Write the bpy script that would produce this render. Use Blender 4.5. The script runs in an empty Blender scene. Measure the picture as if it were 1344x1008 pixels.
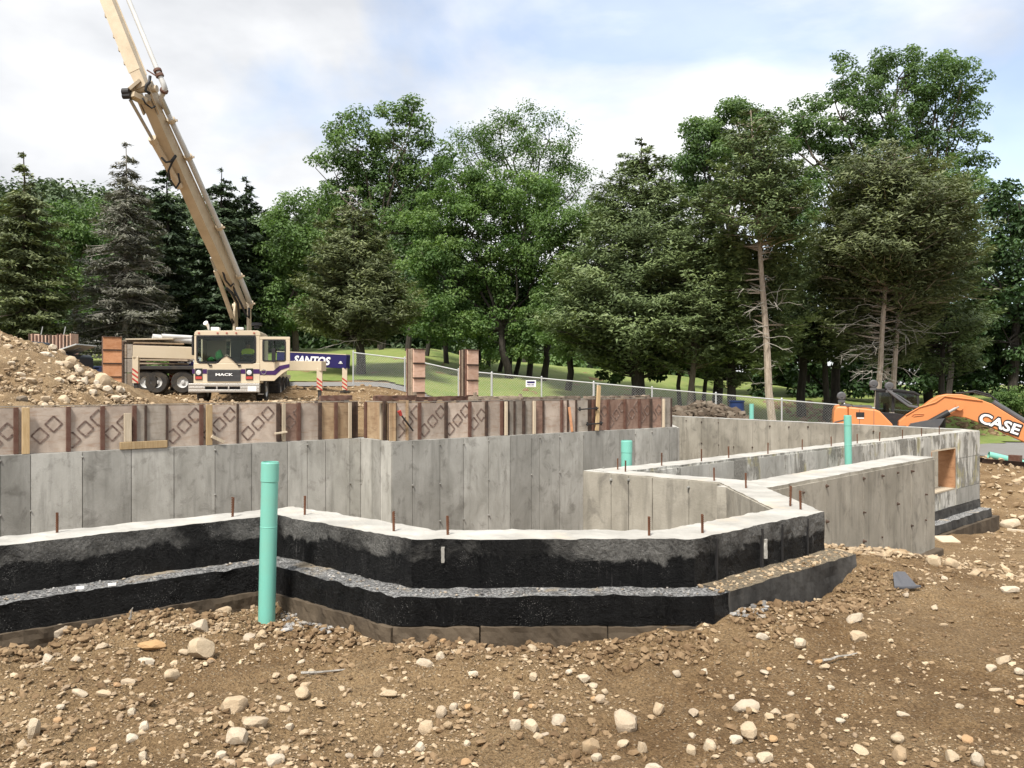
import bpy, math, random
import numpy as np
from mathutils import Vector, Matrix
R = math.radians
rng = np.random.default_rng(11)
random.seed(11)
scene = bpy.context.scene
COL = scene.collection
F = 1087.0                                # focal length in photograph pixels (1344 wide)

# ---------------------------------------------------------------- camera, sky, sun, exposure
cam_d = bpy.data.cameras.new('camera')
cam_d.sensor_width = 36.0
cam_d.lens = F / 1344.0 * 36.0
cam_d.clip_start = 0.1
cam_d.clip_end = 3000.0
cam = bpy.data.objects.new('camera', cam_d)
COL.objects.link(cam)
cam.location = (0, 0, 0)                  # eye level is z = 0
cam.rotation_euler = (R(90), 0, 0)
scene.camera = cam

SUN_EL, SUN_AZ = R(57), R(-156)
world = bpy.data.worlds.new('World')
scene.world = world
world.use_nodes = True
wn, wl = world.node_tree.nodes, world.node_tree.links
wn.clear()
w_out = wn.new('ShaderNodeOutputWorld')
w_bg = wn.new('ShaderNodeBackground'); w_bg.inputs['Strength'].default_value = 0.085
sky = wn.new('ShaderNodeTexSky')
sky.sky_type = 'NISHITA'; sky.sun_disc = False
sky.sun_elevation = SUN_EL; sky.sun_rotation = SUN_AZ
w_tc = wn.new('ShaderNodeTexCoord')
w_map = wn.new('ShaderNodeMapping'); w_map.inputs['Scale'].default_value = (1.0, 1.0, 2.0)
w_map.inputs['Location'].default_value = (0.2, 7.7, 3.3)
w_map.inputs['Rotation'].default_value = (0, R(18), 0)
wl.new(w_tc.outputs['Generated'], w_map.inputs['Vector'])
w_n = wn.new('ShaderNodeTexNoise'); w_n.inputs['Scale'].default_value = 1.7
w_n.inputs['Detail'].default_value = 7; w_n.inputs['Roughness'].default_value = 0.52; w_n.inputs['Distortion'].default_value = 0.4
wl.new(w_map.outputs['Vector'], w_n.inputs['Vector'])
w_r = wn.new('ShaderNodeValToRGB')
w_r.color_ramp.elements[0].position = 0.34; w_r.color_ramp.elements[0].color = (0.40, 0.40, 0.40, 1)
w_r.color_ramp.elements[1].position = 0.47; w_r.color_ramp.elements[1].color = (1, 1, 1, 1)
wl.new(w_n.outputs['Fac'], w_r.inputs['Fac'])
w_n2 = wn.new('ShaderNodeTexNoise'); w_n2.inputs['Scale'].default_value = 2.2; w_n2.inputs['Detail'].default_value = 6
wl.new(w_map.outputs['Vector'], w_n2.inputs['Vector'])
w_r2 = wn.new('ShaderNodeValToRGB')
w_r2.color_ramp.elements[0].position = 0.37; w_r2.color_ramp.elements[0].color = (2.95, 3.02, 3.16, 1)
w_r2.color_ramp.elements[1].position = 0.57; w_r2.color_ramp.elements[1].color = (4.8, 4.82, 4.85, 1)
wl.new(w_n2.outputs['Fac'], w_r2.inputs['Fac'])
w_mix = wn.new('ShaderNodeMix'); w_mix.data_type = 'RGBA'
wl.new(w_r.outputs['Color'], w_mix.inputs[0])
wl.new(sky.outputs['Color'], w_mix.inputs[6])
wl.new(w_r2.outputs['Color'], w_mix.inputs[7])
wl.new(w_mix.outputs[2], w_bg.inputs['Color'])
wl.new(w_bg.outputs['Background'], w_out.inputs['Surface'])

sun_d = bpy.data.lights.new('sun', 'SUN')
sun_d.energy = 2.1
sun_d.angle = R(10)
sun_d.color = (1.0, 0.95, 0.88)
sun = bpy.data.objects.new('sun', sun_d)
COL.objects.link(sun)
sdir = Vector((-0.22, -0.50, 0.84)).normalized()      # high, behind the camera's left shoulder
sky.sun_elevation = math.asin(sdir.z)
sky.sun_rotation = math.atan2(sdir.x, sdir.y)
sun.rotation_euler = (-sdir).to_track_quat('-Z', 'Y').to_euler()

vs = scene.view_settings
vs.view_transform = 'Standard'
vs.look = 'None'
vs.exposure = 1.66
vs.gamma = 1.0
vs.use_curve_mapping = False
scene.cycles.max_bounces = 6
scene.cycles.transparent_max_bounces = 12

# ---------------------------------------------------------------- helpers
def P(px, py, d):
    """point of the place that lies at depth d and that the photograph shows at (px, py)"""
    return Vector(((px - 672) / F * d, d, -(py - 504) / F * d))

def thing(name, label, cat, loc=(0, 0, 0), rz=0.0, group=None):
    o = bpy.data.objects.new(name, None)
    o.empty_display_size = 0.2
    COL.objects.link(o)
    o.location = loc; o.rotation_euler = (0, 0, rz)
    o['label'] = label; o['category'] = cat
    if group: o['group'] = group
    return o

def tag(o, label=None, cat=None, group=None, kind=None):
    for k, v in (('label', label), ('category', cat), ('group', group), ('kind', kind)):
        if v: o[k] = v
    return o

def link(name, me, parent=None, loc=None):
    o = bpy.data.objects.new(name, me)
    COL.objects.link(o)
    if parent is not None: o.parent = parent
    if loc is not None: o.location = loc
    return o

class MB:
    """collects shapes, links them as one mesh object"""
    def __init__(s, off=(0, 0, 0)):
        s.v, s.f, s.m, s.off, s.cur = [], [], [], Vector(off), 0
    def add(s, vs_, fs, mi=None):
        b = len(s.v)
        s.v += [Vector(p) - s.off for p in vs_]
        s.f += [tuple(b + i for i in f) for f in fs]
        s.m += [s.cur if mi is None else mi] * len(fs)
        return s
    def box(s, c, size, M=None, mi=None):
        hx, hy, hz = size[0] / 2, size[1] / 2, size[2] / 2
        pts = [Vector((x, y, z)) for x in (-hx, hx) for y in (-hy, hy) for z in (-hz, hz)]
        if M is not None: pts = [M @ p for p in pts]
        c = Vector(c)
        return s.add([p + c for p in pts], [(0, 1, 3, 2), (4, 6, 7, 5), (0, 4, 5, 1), (2, 3, 7, 6), (0, 2, 6, 4), (1, 5, 7, 3)], mi)
    def box2(s, a, b, mi=None):
        a, b = Vector(a), Vector(b)
        return s.box((a + b) / 2, [abs(b[i] - a[i]) for i in range(3)], None, mi)
    def beam(s, p0, p1, w, h, up=(0, 0, 1), w1=None, h1=None, mi=None):
        p0, p1 = Vector(p0), Vector(p1)
        d = (p1 - p0).normalized()
        side = d.cross(Vector(up))
        if side.length < 1e-4: side = d.cross(Vector((0, 1, 0)))
        side.normalize(); u = side.cross(d)
        w1 = w if w1 is None else w1; h1 = h if h1 is None else h1
        pts = []
        for p, ww, hh in ((p0, w, h), (p1, w1, h1)):
            for a, b in ((-1, -1), (1, -1), (1, 1), (-1, 1)):
                pts.append(p + side * (a * ww / 2) + u * (b * hh / 2))
        return s.add(pts, [(3, 2, 1, 0), (4, 5, 6, 7), (0, 1, 5, 4), (1, 2, 6, 5), (2, 3, 7, 6), (3, 0, 4, 7)], mi)
    def tube(s, p0, p1, r0, r1=None, n=10, cap=True, mi=None):
        return s.path([p0, p1], [r0, r0 if r1 is None else r1], n, cap, mi)
    def path(s, pts, r, n=6, cap=True, mi=None):
        pts = [Vector(p) for p in pts]
        rs = r if isinstance(r, (list, tuple)) else [r] * len(pts)
        vs_, fs = [], []
        ref = None
        for i, p in enumerate(pts):
            d = (pts[min(i + 1, len(pts) - 1)] - pts[max(i - 1, 0)]).normalized()
            if ref is None:
                ref = d.orthogonal().normalized()
            else:
                ref = (ref - d * ref.dot(d))
                ref = ref.normalized() if ref.length > 1e-5 else d.orthogonal().normalized()
            b = d.cross(ref)
            for k in range(n):
                a = 2 * math.pi * k / n
                vs_.append(p + (ref * math.cos(a) + b * math.sin(a)) * rs[i])
        for i in range(len(pts) - 1):
            for k in range(n):
                k2 = (k + 1) % n
                fs.append((i * n + k, i * n + k2, (i + 1) * n + k2, (i + 1) * n + k))
        if cap:
            fs.append(tuple(range(n - 1, -1, -1)))
            e = (len(pts) - 1) * n
            fs.append(tuple(e + k for k in range(n)))
        return s.add(vs_, fs, mi)
    def ring(s, c, axis, prof, n=20, mi=None):
        """surface of revolution: prof = [(radius, along axis)], closed ring when first and last differ"""
        c, ax = Vector(c), Vector(axis).normalized()
        u = ax.orthogonal().normalized(); w = ax.cross(u)
        vs_, fs = [], []
        for r, t in prof:
            for k in range(n):
                a = 2 * math.pi * k / n
                vs_.append(c + ax * t + (u * math.cos(a) + w * math.sin(a)) * r)
        for i in range(len(prof) - 1):
            for k in range(n):
                k2 = (k + 1) % n
                fs.append((i * n + k, i * n + k2, (i + 1) * n + k2, (i + 1) * n + k))
        return s.add(vs_, fs, mi)
    def prism(s, poly, A, B, mi=None):
        """poly (2-D) mapped by A(u, v) and B(u, v) to the two end faces"""
        n = len(poly)
        vs_ = [A(*p) for p in poly] + [B(*p) for p in poly]
        fs = [tuple(range(n)), tuple(range(2 * n - 1, n - 1, -1))]
        fs += [(i, i + n, (i + 1) % n + n, (i + 1) % n) for i in range(n)]
        return s.add(vs_, fs, mi)
    def mesh(s, name, mats, smooth=False):
        me = bpy.data.meshes.new(name)
        me.from_pydata([tuple(p) for p in s.v], [], s.f)
        for mt in (mats if isinstance(mats, (list, tuple)) else [mats]): me.materials.append(mt)
        me.polygons.foreach_set('material_index', s.m)
        if smooth: me.polygons.foreach_set('use_smooth', [True] * len(me.polygons))
        me.update()
        import bmesh
        bm = bmesh.new(); bm.from_mesh(me)
        bmesh.ops.recalc_face_normals(bm, faces=bm.faces)
        bm.to_mesh(me); bm.free()
        return me
    def build(s, name, mats, parent=None, smooth=False, bevel=0.0, loc=None):
        o = link(name, s.mesh(name, mats, smooth), parent, loc)
        if bevel:
            b = o.modifiers.new('bevel', 'BEVEL'); b.width = bevel; b.segments = 2; b.limit_method = 'ANGLE'; b.angle_limit = R(40)
        return o

def np_mesh(name, V, faces, mats, smooth=False, attrs=None, midx=None):
    """V (n,3), faces (m,k) with constant k"""
    me = bpy.data.meshes.new(name)
    V = np.ascontiguousarray(V, dtype=np.float32); faces = np.ascontiguousarray(faces, dtype=np.int32)
    n, (m, k) = len(V), faces.shape
    me.vertices.add(n); me.vertices.foreach_set('co', V.ravel())
    me.loops.add(m * k); me.loops.foreach_set('vertex_index', faces.ravel())
    me.polygons.add(m)
    me.polygons.foreach_set('loop_start', np.arange(0, m * k, k, dtype=np.int32))
    for mt in (mats if isinstance(mats, (list, tuple)) else [mats]): me.materials.append(mt)
    if midx is not None: me.polygons.foreach_set('material_index', np.ascontiguousarray(midx, dtype=np.int32))
    me.polygons.foreach_set('use_smooth', np.full(m, smooth, dtype=bool))
    if attrs:
        for key, val in attrs.items():
            a = me.attributes.new(key, 'FLOAT', 'POINT')
            a.data.foreach_set('value', np.ascontiguousarray(val, dtype=np.float32))
    me.update(calc_edges=True)
    return me

# value noise, vectorised
def _hash(ix, iy, iz, seed):
    h = (ix.astype(np.int64) * 374761393 + iy.astype(np.int64) * 668265263 + iz.astype(np.int64) * 2147483647 + seed * 974634599) & 0xFFFFFFFF
    h = ((h ^ (h >> 13)) * 1274126177) & 0xFFFFFFFF
    h = (h ^ (h >> 16)) & 0xFFFFFFFF
    return h.astype(np.float64) / 4294967295.0
def vnoise(x, y, z=None, seed=0):
    x = np.asarray(x, float); y = np.asarray(y, float)
    z = np.zeros_like(x) if z is None else np.asarray(z, float)
    ix, iy, iz = np.floor(x), np.floor(y), np.floor(z)
    fx, fy, fz = x - ix, y - iy, z - iz
    fx, fy, fz = [t * t * (3 - 2 * t) for t in (fx, fy, fz)]
    r = 0
    for a in (0, 1):
        for b in (0, 1):
            for c in (0, 1):
                w = (fx if a else 1 - fx) * (fy if b else 1 - fy) * (fz if c else 1 - fz)
                r = r + w * _hash(ix + a, iy + b, iz + c, seed)
    return r * 2 - 1
def fbm(x, y, z=None, seed=0, oct=3, gain=0.5):
    r, a = 0, 1.0
    x = np.asarray(x, float); y = np.asarray(y, float); z = None if z is None else np.asarray(z, float)
    for i in range(oct):
        r = r + a * vnoise(x, y, z, seed + i * 17)
        x, y = x * 2.03 + 5.1, y * 2.03 + 1.7
        z = None if z is None else z * 2.03 + 3.3
        a *= gain
    return r
def ss(a, b, x):
    t = np.clip((np.asarray(x, float) - a) / (b - a), 0, 1)
    return t * t * (3 - 2 * t)

# ---------------------------------------------------------------- materials
class NT:
    def __init__(s, name):
        s.mat = bpy.data.materials.new(name); s.mat.use_nodes = True
        s.n, s.l = s.mat.node_tree.nodes, s.mat.node_tree.links
        s.bsdf = s.n['Principled BSDF']; s.out = s.n['Material Output']
        s.bsdf.inputs['Specular IOR Level'].default_value = 0.35
        s._pos = None
    def pos(s):
        if s._pos is None:
            s._pos = s.n.new('ShaderNodeNewGeometry')
        return s._pos.outputs['Position']
    def obj(s):
        t = s.n.new('ShaderNodeTexCoord'); return t.outputs['Object']
    def map(s, vec, scale=(1, 1, 1), loc=(0, 0, 0), rot=(0, 0, 0)):
        m = s.n.new('ShaderNodeMapping'); m.inputs['Scale'].default_value = scale; m.inputs['Location'].default_value = loc
        m.inputs['Rotation'].default_value = rot
        s.l.new(vec, m.inputs['Vector']); return m.outputs['Vector']
    def noise(s, vec, scale, detail=4, rough=0.55, dist=0.0):
        t = s.n.new('ShaderNodeTexNoise'); t.inputs['Scale'].default_value = scale; t.inputs['Detail'].default_value = detail
        t.inputs['Roughness'].default_value = rough; t.inputs['Distortion'].default_value = dist
        s.l.new(vec, t.inputs['Vector']); return t.outputs['Fac']
    def voro(s, vec, scale, feature='F1', out='Distance'):
        t = s.n.new('ShaderNodeTexVoronoi'); t.inputs['Scale'].default_value = scale; t.feature = feature
        s.l.new(vec, t.inputs['Vector']); return t.outputs[out]
    def ramp(s, fac, stops):
        r = s.n.new('ShaderNodeValToRGB')
        e = r.color_ramp.elements
        while len(e) < len(stops): e.new(0.5)
        for i, (p, c) in enumerate(stops):
            e[i].position = p
            e[i].color = (c, c, c, 1) if isinstance(c, (int, float)) else (*c, 1)
        s.l.new(fac, r.inputs['Fac']); return r.outputs['Color']
    def mix(s, fac, a, b, blend='MIX'):
        m = s.n.new('ShaderNodeMix'); m.data_type = 'RGBA'; m.blend_type = blend
        for sock, val in ((m.inputs[0], fac), (m.inputs[6], a), (m.inputs[7], b)):
            if isinstance(val, bpy.types.NodeSocket): s.l.new(val, sock)
            elif isinstance(val, (int, float)): sock.default_value = val if sock == m.inputs[0] else (val, val, val, 1)
            else: sock.default_value = (*val, 1)
        return m.outputs[2]
    def math(s, op, a, b=0.0):
        m = s.n.new('ShaderNodeMath'); m.operation = op
        for i, val in enumerate((a, b)):
            if isinstance(val, bpy.types.NodeSocket): s.l.new(val, m.inputs[i])
            else: m.inputs[i].default_value = val
        return m.outputs[0]
    def attr(s, name):
        a = s.n.new('ShaderNodeAttribute'); a.attribute_name = name; return a.outputs['Fac']
    def rnd(s):
        o = s.n.new('ShaderNodeObjectInfo'); return o.outputs['Random']
    def sep(s, vec):
        x = s.n.new('ShaderNodeSeparateXYZ'); s.l.new(vec, x.inputs[0]); return x.outputs
    def color(s, c):
        if isinstance(c, bpy.types.NodeSocket): s.l.new(c, s.bsdf.inputs['Base Color'])
        else: s.bsdf.inputs['Base Color'].default_value = (*c, 1)
    def rough(s, r):
        if isinstance(r, bpy.types.NodeSocket): s.l.new(r, s.bsdf.inputs['Roughness'])
        else: s.bsdf.inputs['Roughness'].default_value = r
    def bump(s, h, strength=0.4, dist=0.02):
        b = s.n.new('ShaderNodeBump'); b.inputs['Strength'].default_value = strength; b.inputs['Distance'].default_value = dist
        s.l.new(h, b.inputs['Height']); s.l.new(b.outputs['Normal'], s.bsdf.inputs['Normal']); return b

def plain(name, c, rough=0.6, metal=0.0, dirt=0.25, scale=6.0, bump=0.0, dirt_c=None, spec=None):
    """painted or raw surface with uneven wear"""
    t = NT(name)
    n = t.noise(t.obj(), scale, 6, 0.6)
    n2 = t.noise(t.obj(), scale * 7, 4, 0.6)
    dc = dirt_c or tuple(x * 0.45 for x in c)
    f = t.ramp(n, [(0.4, 0.0), (0.75, dirt)])
    col = t.mix(f, c, dc)
    col = t.mix(t.ramp(n2, [(0.55, 0.0), (0.8, dirt * 0.6)]), col, dc)
    t.color(col); t.rough(t.ramp(n, [(0.3, rough * 0.85), (0.7, min(1, rough * 1.2))]))
    t.bsdf.inputs['Metallic'].default_value = metal
    if spec is not None: t.bsdf.inputs['Specular IOR Level'].default_value = spec
    if bump: t.bump(n2, bump, 0.01)
    return t.mat

def m_soil(name, dark, mid, light, wet=False):
    t = NT(name); p = t.pos()
    big = t.noise(p, 0.9, 5, 0.6); fine = t.noise(p, 9, 8, 0.7); grit = t.noise(p, 70, 6, 0.75)
    col = t.mix(t.ramp(fine, [(0.3, 0.0), (0.7, 1.0)]), dark, mid)
    col = t.mix(t.ramp(big, [(0.35, 0.0), (0.68, 0.75)]), col, light)
    v = t.voro(p, 55); sp = t.voro(p, 26)
    n3 = t.noise(p, 6, 3)
    peb = t.math('MULTIPLY', t.ramp(v, [(0.20, 1.0), (0.30, 0.0)]), t.ramp(n3, [(0.42, 0.0), (0.6, 0.8)]))
    col = t.mix(peb, col, (0.50, 0.40, 0.27))
    peb2 = t.math('MULTIPLY', t.ramp(sp, [(0.13, 1.0), (0.2, 0.0)]), t.ramp(n3, [(0.35, 0.8), (0.55, 0.0)]))
    col = t.mix(peb2, col, (0.46, 0.37, 0.26))
    col = t.mix(t.ramp(grit, [(0.38, 0.7), (0.55, 0.0)]), col, tuple(x * 0.4 for x in dark))
    col = t.mix(t.ramp(grit, [(0.58, 0.0), (0.72, 0.5)]), col, (0.52, 0.41, 0.28))
    t.color(col); t.rough(0.95); t.bsdf.inputs['Specular IOR Level'].default_value = 0.15
    h = t.math('ADD', t.math('MULTIPLY', fine, 0.8), t.math('MULTIPLY', grit, 0.5))
    h = t.math('ADD', h, t.math('MULTIPLY', t.ramp(v, [(0.1, 0.4), (0.4, 0.0)]), 0.6))
    t.bump(h, 1.0, 0.045)
    return t.mat

def m_concrete(name, c_dark, c_light, streak=0.5, rnd_amt=0.35, stain=(0.11, 0.10, 0.085)):
    t = NT(name); p = t.pos()
    big = t.noise(t.map(p, (1, 1, 0.6)), 2.2, 6, 0.62, 0.4)
    st = t.noise(t.map(p, (7, 7, 0.8)), 1.3, 5, 0.6)
    fine = t.noise(p, 42, 5, 0.65)
    col = t.mix(t.ramp(big, [(0.32, 0.0), (0.68, 1.0)]), c_dark, c_light)
    blot = t.noise(t.map(p, (1, 1, 0.8), (4.0, 2.0, 9.0)), 4.5, 7, 0.66, 0.6)
    col = t.mix(t.ramp(blot, [(0.54, 0.0), (0.68, 0.5)]), col, stain)
    col = t.mix(t.ramp(st, [(0.50, 0.0), (0.72, streak)]), col, tuple(x * 0.62 for x in c_dark))
    col = t.mix(t.ramp(fine, [(0.66, 0.0), (0.74, 0.5)]), col, stain)
    col = t.mix(t.ramp(fine, [(0.25, 0.4), (0.36, 0.0)]), col, tuple(min(1, x * 1.35) for x in c_light))
    r = t.rnd()
    k = t.ramp(r, [(0.0, 1 - rnd_amt), (1.0, 1.0 + rnd_amt * 0.35)])
    col = t.mix(1.0, col, k, 'MULTIPLY')
    t.color(col); t.rough(0.85); t.bsdf.inputs['Specular IOR Level'].default_value = 0.2
    t.bump(t.math('ADD', fine, t.math('MULTIPLY', big, 1.5)), 0.3, 0.012)
    return t.mat

def m_captop():
    t = NT('concrete_top'); p = t.pos()
    n = t.noise(p, 3.5, 6, 0.6); f = t.noise(p, 38, 6, 0.7)
    col = t.mix(t.ramp(n, [(0.35, 0), (0.7, 1)]), (0.29, 0.278, 0.25), (0.44, 0.425, 0.385))
    col = t.mix(t.ramp(t.noise(p, 1.4, 5, 0.7), [(0.56, 0.0), (0.68, 0.6)]), col, (0.46, 0.38, 0.28))
    col = t.mix(t.ramp(f, [(0.6, 0.0), (0.7, 0.55)]), col, (0.33, 0.30, 0.26))
    t.color(col); t.rough(0.9); t.bump(f, 0.5, 0.012); return t.mat

def m_tar():
    t = NT('tar_coat'); p = t.pos()
    z = t.sep(p)[2]
    n = t.noise(t.map(p, (1, 1, 0.9)), 3.1, 7, 0.68, 0.8); f = t.noise(p, 60, 6, 0.75); st = t.noise(t.map(p, (14, 14, 1.2)), 1.6, 5, 0.65)
    patch = t.noise(t.map(p, (1, 1, 1), (7, 3, 1)), 1.3, 5, 0.6)
    base = t.mix(t.ramp(st, [(0.4, 0), (0.75, 1)]), (0.0028, 0.0028, 0.003), (0.009, 0.009, 0.0088))
    # thin or missing coat in places along the top: grey concrete showing, with a ragged lower edge
    hgt = t.math('ADD', z, t.math('MULTIPLY', t.math('SUBTRACT', n, 0.5), 0.30))
    worn = t.ramp(t.math('ADD', t.math('MULTIPLY', hgt, 6.0), 6.75), [(0.28, 0.0), (0.40, 0.9)])
    worn = t.math('MULTIPLY', worn, t.ramp(patch, [(0.40, 0.05), (0.50, 1.0)]))
    grey = t.mix(t.ramp(t.math('ADD', t.math('MULTIPLY', f, 0.6), t.math('MULTIPLY', n, 0.4)), [(0.38, 0), (0.62, 1)]), (0.045, 0.044, 0.042), (0.20, 0.195, 0.18))
    col = t.mix(worn, base, grey)
    spk = t.voro(t.map(p, (1, 1, 1.4)), 85)
    clus = t.ramp(t.noise(p, 6.5, 5, 0.7), [(0.50, 0.0), (0.66, 1.0)])
    col = t.mix(t.math('MULTIPLY', t.ramp(spk, [(0.10, 0.9), (0.24, 0.0)]), clus), col, (0.36, 0.35, 0.33))
    drip = t.math('MULTIPLY', t.ramp(t.noise(t.map(p, (30, 30, 2.0)), 1.5, 4, 0.6), [(0.60, 0.0), (0.70, 0.6)]), t.ramp(patch, [(0.5, 0.0), (0.6, 1.0)]))
    col = t.mix(drip, col, (0.11, 0.105, 0.10))
    t.color(col)
    t.rough(t.ramp(n, [(0.35, 0.24), (0.65, 0.65)])); t.bsdf.inputs['Specular IOR Level'].default_value = 0.15
    t.bump(t.math('ADD', f, t.math('MULTIPLY', n, 1.6)), 0.9, 0.03); return t.mat

def m_ledge():
    t = NT('tar_ledge'); p = t.pos()
    n = t.noise(p, 2.2, 5, 0.65); f = t.noise(p, 55, 6, 0.85); g = t.noise(p, 9, 5, 0.7)
    col = t.mix(t.ramp(f, [(0.44, 0), (0.56, 1)]), (0.035, 0.035, 0.035), (0.52, 0.515, 0.50))
    col = t.mix(t.ramp(g, [(0.50, 0.0), (0.66, 0.8)]), col, (0.07, 0.07, 0.068))
    col = t.mix(t.ramp(n, [(0.57, 0.0), (0.66, 0.85)]), col, (0.47, 0.38, 0.26))
    t.color(col); t.rough(0.7); t.bump(t.math('ADD', f, g), 1.0, 0.03); return t.mat

def m_wood(name, c1, c2, grain=(1, 1, 14), rough=0.75, dirty=0.3, rnd_amt=0.3):
    t = NT(name); o = t.obj()
    g = t.noise(t.map(o, grain), 4.0, 6, 0.65, 0.6)
    n = t.noise(o, 3.5, 6, 0.65)
    col = t.mix(t.ramp(g, [(0.35, 0), (0.68, 1)]), c1, c2)
    col = t.mix(t.ramp(n, [(0.5, 0), (0.75, dirty)]), col, tuple(x * 0.35 for x in c1))
    col = t.mix(1.0, col, t.ramp(t.rnd(), [(0, 1 - rnd_amt), (1, 1 + rnd_amt * 0.4)]), 'MULTIPLY')
    t.color(col); t.rough(rough); t.bump(g, 0.3, 0.006); return t.mat

def m_formply(name, c1, c2, c3):
    t = NT(name); p = t.pos()
    n = t.noise(t.map(p, (1, 1, 0.7)), 4.0, 7, 0.66, 0.7); s2 = t.noise(t.map(p, (2, 2, 9)), 2.2, 5, 0.6); f = t.noise(p, 30, 6, 0.7)
    col = t.mix(t.ramp(n, [(0.36, 0), (0.66, 1)]), c1, c2)
    col = t.mix(t.ramp(s2, [(0.52, 0), (0.7, 0.6)]), col, c3)
    col = t.mix(t.ramp(f, [(0.6, 0), (0.75, 0.5)]), col, tuple(x * 0.4 for x in c1))
    col = t.mix(1.0, col, t.ramp(t.rnd(), [(0, 0.75), (1, 1.12)]), 'MULTIPLY')
    t.color(col); t.rough(0.8); t.bump(f, 0.25, 0.006); return t.mat

def m_stone(name, cols):
    t = NT(name); o = t.obj(); r = t.rnd()
    base = t.ramp(r, [(i / (len(cols) - 1), c) for i, c in enumerate(cols)])
    n = t.noise(o, 2.6, 6, 0.65); f = t.noise(o, 16, 6, 0.7)
    col = t.mix(t.ramp(n, [(0.35, 0.0), (0.7, 0.55)]), base, t.mix(0.5, base, (0.23, 0.15, 0.08)))
    col = t.mix(t.ramp(f, [(0.55, 0.0), (0.75, 0.5)]), col, t.mix(0.5, base, (0.16, 0.12, 0.08)))
    t.color(col); t.rough(0.88); t.bsdf.inputs['Specular IOR Level'].default_value = 0.2
    t.bump(t.math('ADD', f, n), 0.45, 0.03); return t.mat

def m_pebble(name, cols):
    t = NT(name); a = t.attr('tint')
    col = t.ramp(a, [(i / (len(cols) - 1), c) for i, c in enumerate(cols)])
    n = t.noise(t.pos(), 60, 5, 0.7)
    col = t.mix(t.ramp(n, [(0.4, 0.0), (0.7, 0.4)]), col, (0.16, 0.11, 0.065))
    t.color(col); t.rough(0.9); t.bsdf.inputs['Specular IOR Level'].default_value = 0.2
    t.bump(n, 0.4, 0.01); return t.mat

def m_leaf(name, c1, c2, c3, trans=0.40, rough=0.55):
    t = NT(name); a = t.attr('tint')
    col = t.ramp(a, [(0.0, c1), (0.5, c2), (1.0, c3)])
    n = t.noise(t.pos(), 0.35, 3, 0.5)
    col = t.mix(t.ramp(n, [(0.4, 0.0), (0.65, 0.35)]), col, tuple(x * 0.8 for x in c1))
    t.color(col); t.rough(rough); t.bsdf.inputs['Specular IOR Level'].default_value = 0.3
    tr = t.n.new('ShaderNodeBsdfTranslucent')
    t.l.new(t.mix(1.0, col, (1.0, 1.1, 0.55), 'MULTIPLY'), tr.inputs['Color'])
    mx = t.n.new('ShaderNodeMixShader'); mx.inputs[0].default_value = trans
    t.l.new(t.bsdf.outputs[0], mx.inputs[1]); t.l.new(tr.outputs[0], mx.inputs[2])
    t.l.new(mx.outputs[0], t.out.inputs['Surface']); return t.mat

def m_bark(name, c1, c2):
    t = NT(name); p = t.pos()
    g = t.noise(t.map(p, (6, 6, 1.0)), 2.5, 6, 0.7)
    t.color(t.mix(t.ramp(g, [(0.35, 0), (0.65, 1)]), c1, c2)); t.rough(0.95); t.bump(g, 0.8, 0.05); return t.mat

def m_glass(name, tint=(0.75, 0.82, 0.8), refl=0.055):
    t = NT(name)
    tr = t.n.new('ShaderNodeBsdfTransparent'); tr.inputs['Color'].default_value = (*tint, 1)
    gl = t.n.new('ShaderNodeBsdfGlossy'); gl.inputs['Roughness'].default_value = 0.03
    mx = t.n.new('ShaderNodeMixShader')
    fr = t.n.new('ShaderNodeFresnel'); fr.inputs['IOR'].default_value = 1.35
    t.l.new(t.math('ADD', t.math('MULTIPLY', fr.outputs[0], 0.6), refl - 0.05), mx.inputs[0])
    t.l.new(tr.outputs[0], mx.inputs[1]); t.l.new(gl.outputs[0], mx.inputs[2])
    t.l.new(mx.outputs[0], t.out.inputs['Surface']); return t.mat

M = {}
M['soil'] = m_soil('soil', (0.125, 0.072, 0.032), (0.262, 0.170, 0.084), (0.365, 0.256, 0.140))
M['soil_pile'] = m_soil('soil_pile', (0.15, 0.094, 0.048), (0.30, 0.205, 0.112), (0.40, 0.295, 0.175))
M['concrete'] = m_concrete('concrete', (0.275, 0.268, 0.238), (0.445, 0.436, 0.398), 0.5, 0.30)
M['concrete_warm'] = m_concrete('concrete_warm', (0.24, 0.22, 0.178), (0.385, 0.355, 0.295), 0.6, 0.12)
M['concrete_body'] = m_concrete('concrete_body', (0.17, 0.165, 0.15), (0.28, 0.27, 0.245), 0.5, 0.0)
t = NT('concrete_limed'); p = t.pos()
a_ = t.noise(t.map(p, (2.2, 2.2, 0.9)), 1.7, 6, 0.62, 0.5); b_ = t.noise(t.map(p, (9, 9, 1.1)), 1.6, 5, 0.6, 0.3); f_ = t.noise(p, 40, 5, 0.7)
c_ = t.mix(t.ramp(f_, [(0.35, 0), (0.65, 1)]), (0.15, 0.145, 0.125), (0.27, 0.26, 0.23))
c_ = t.mix(t.math('MULTIPLY', t.ramp(a_, [(0.44, 0.0), (0.52, 1.0)]), t.ramp(b_, [(0.40, 0.35), (0.55, 1.0)])), c_, (0.56, 0.55, 0.50))
c_ = t.mix(t.ramp(t.noise(t.map(p, (3, 3, 1.5), (5, 1, 2)), 1.4, 5, 0.6), [(0.56, 0.0), (0.64, 0.7)]), c_, (0.33, 0.30, 0.15))
c_ = t.mix(t.ramp(b_, [(0.58, 0.0), (0.68, 0.8)]), c_, (0.06, 0.058, 0.05))
t.color(c_); t.rough(0.85); t.bump(t.math('ADD', f_, a_), 0.4, 0.015); M['concrete_limed'] = t.mat
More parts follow.
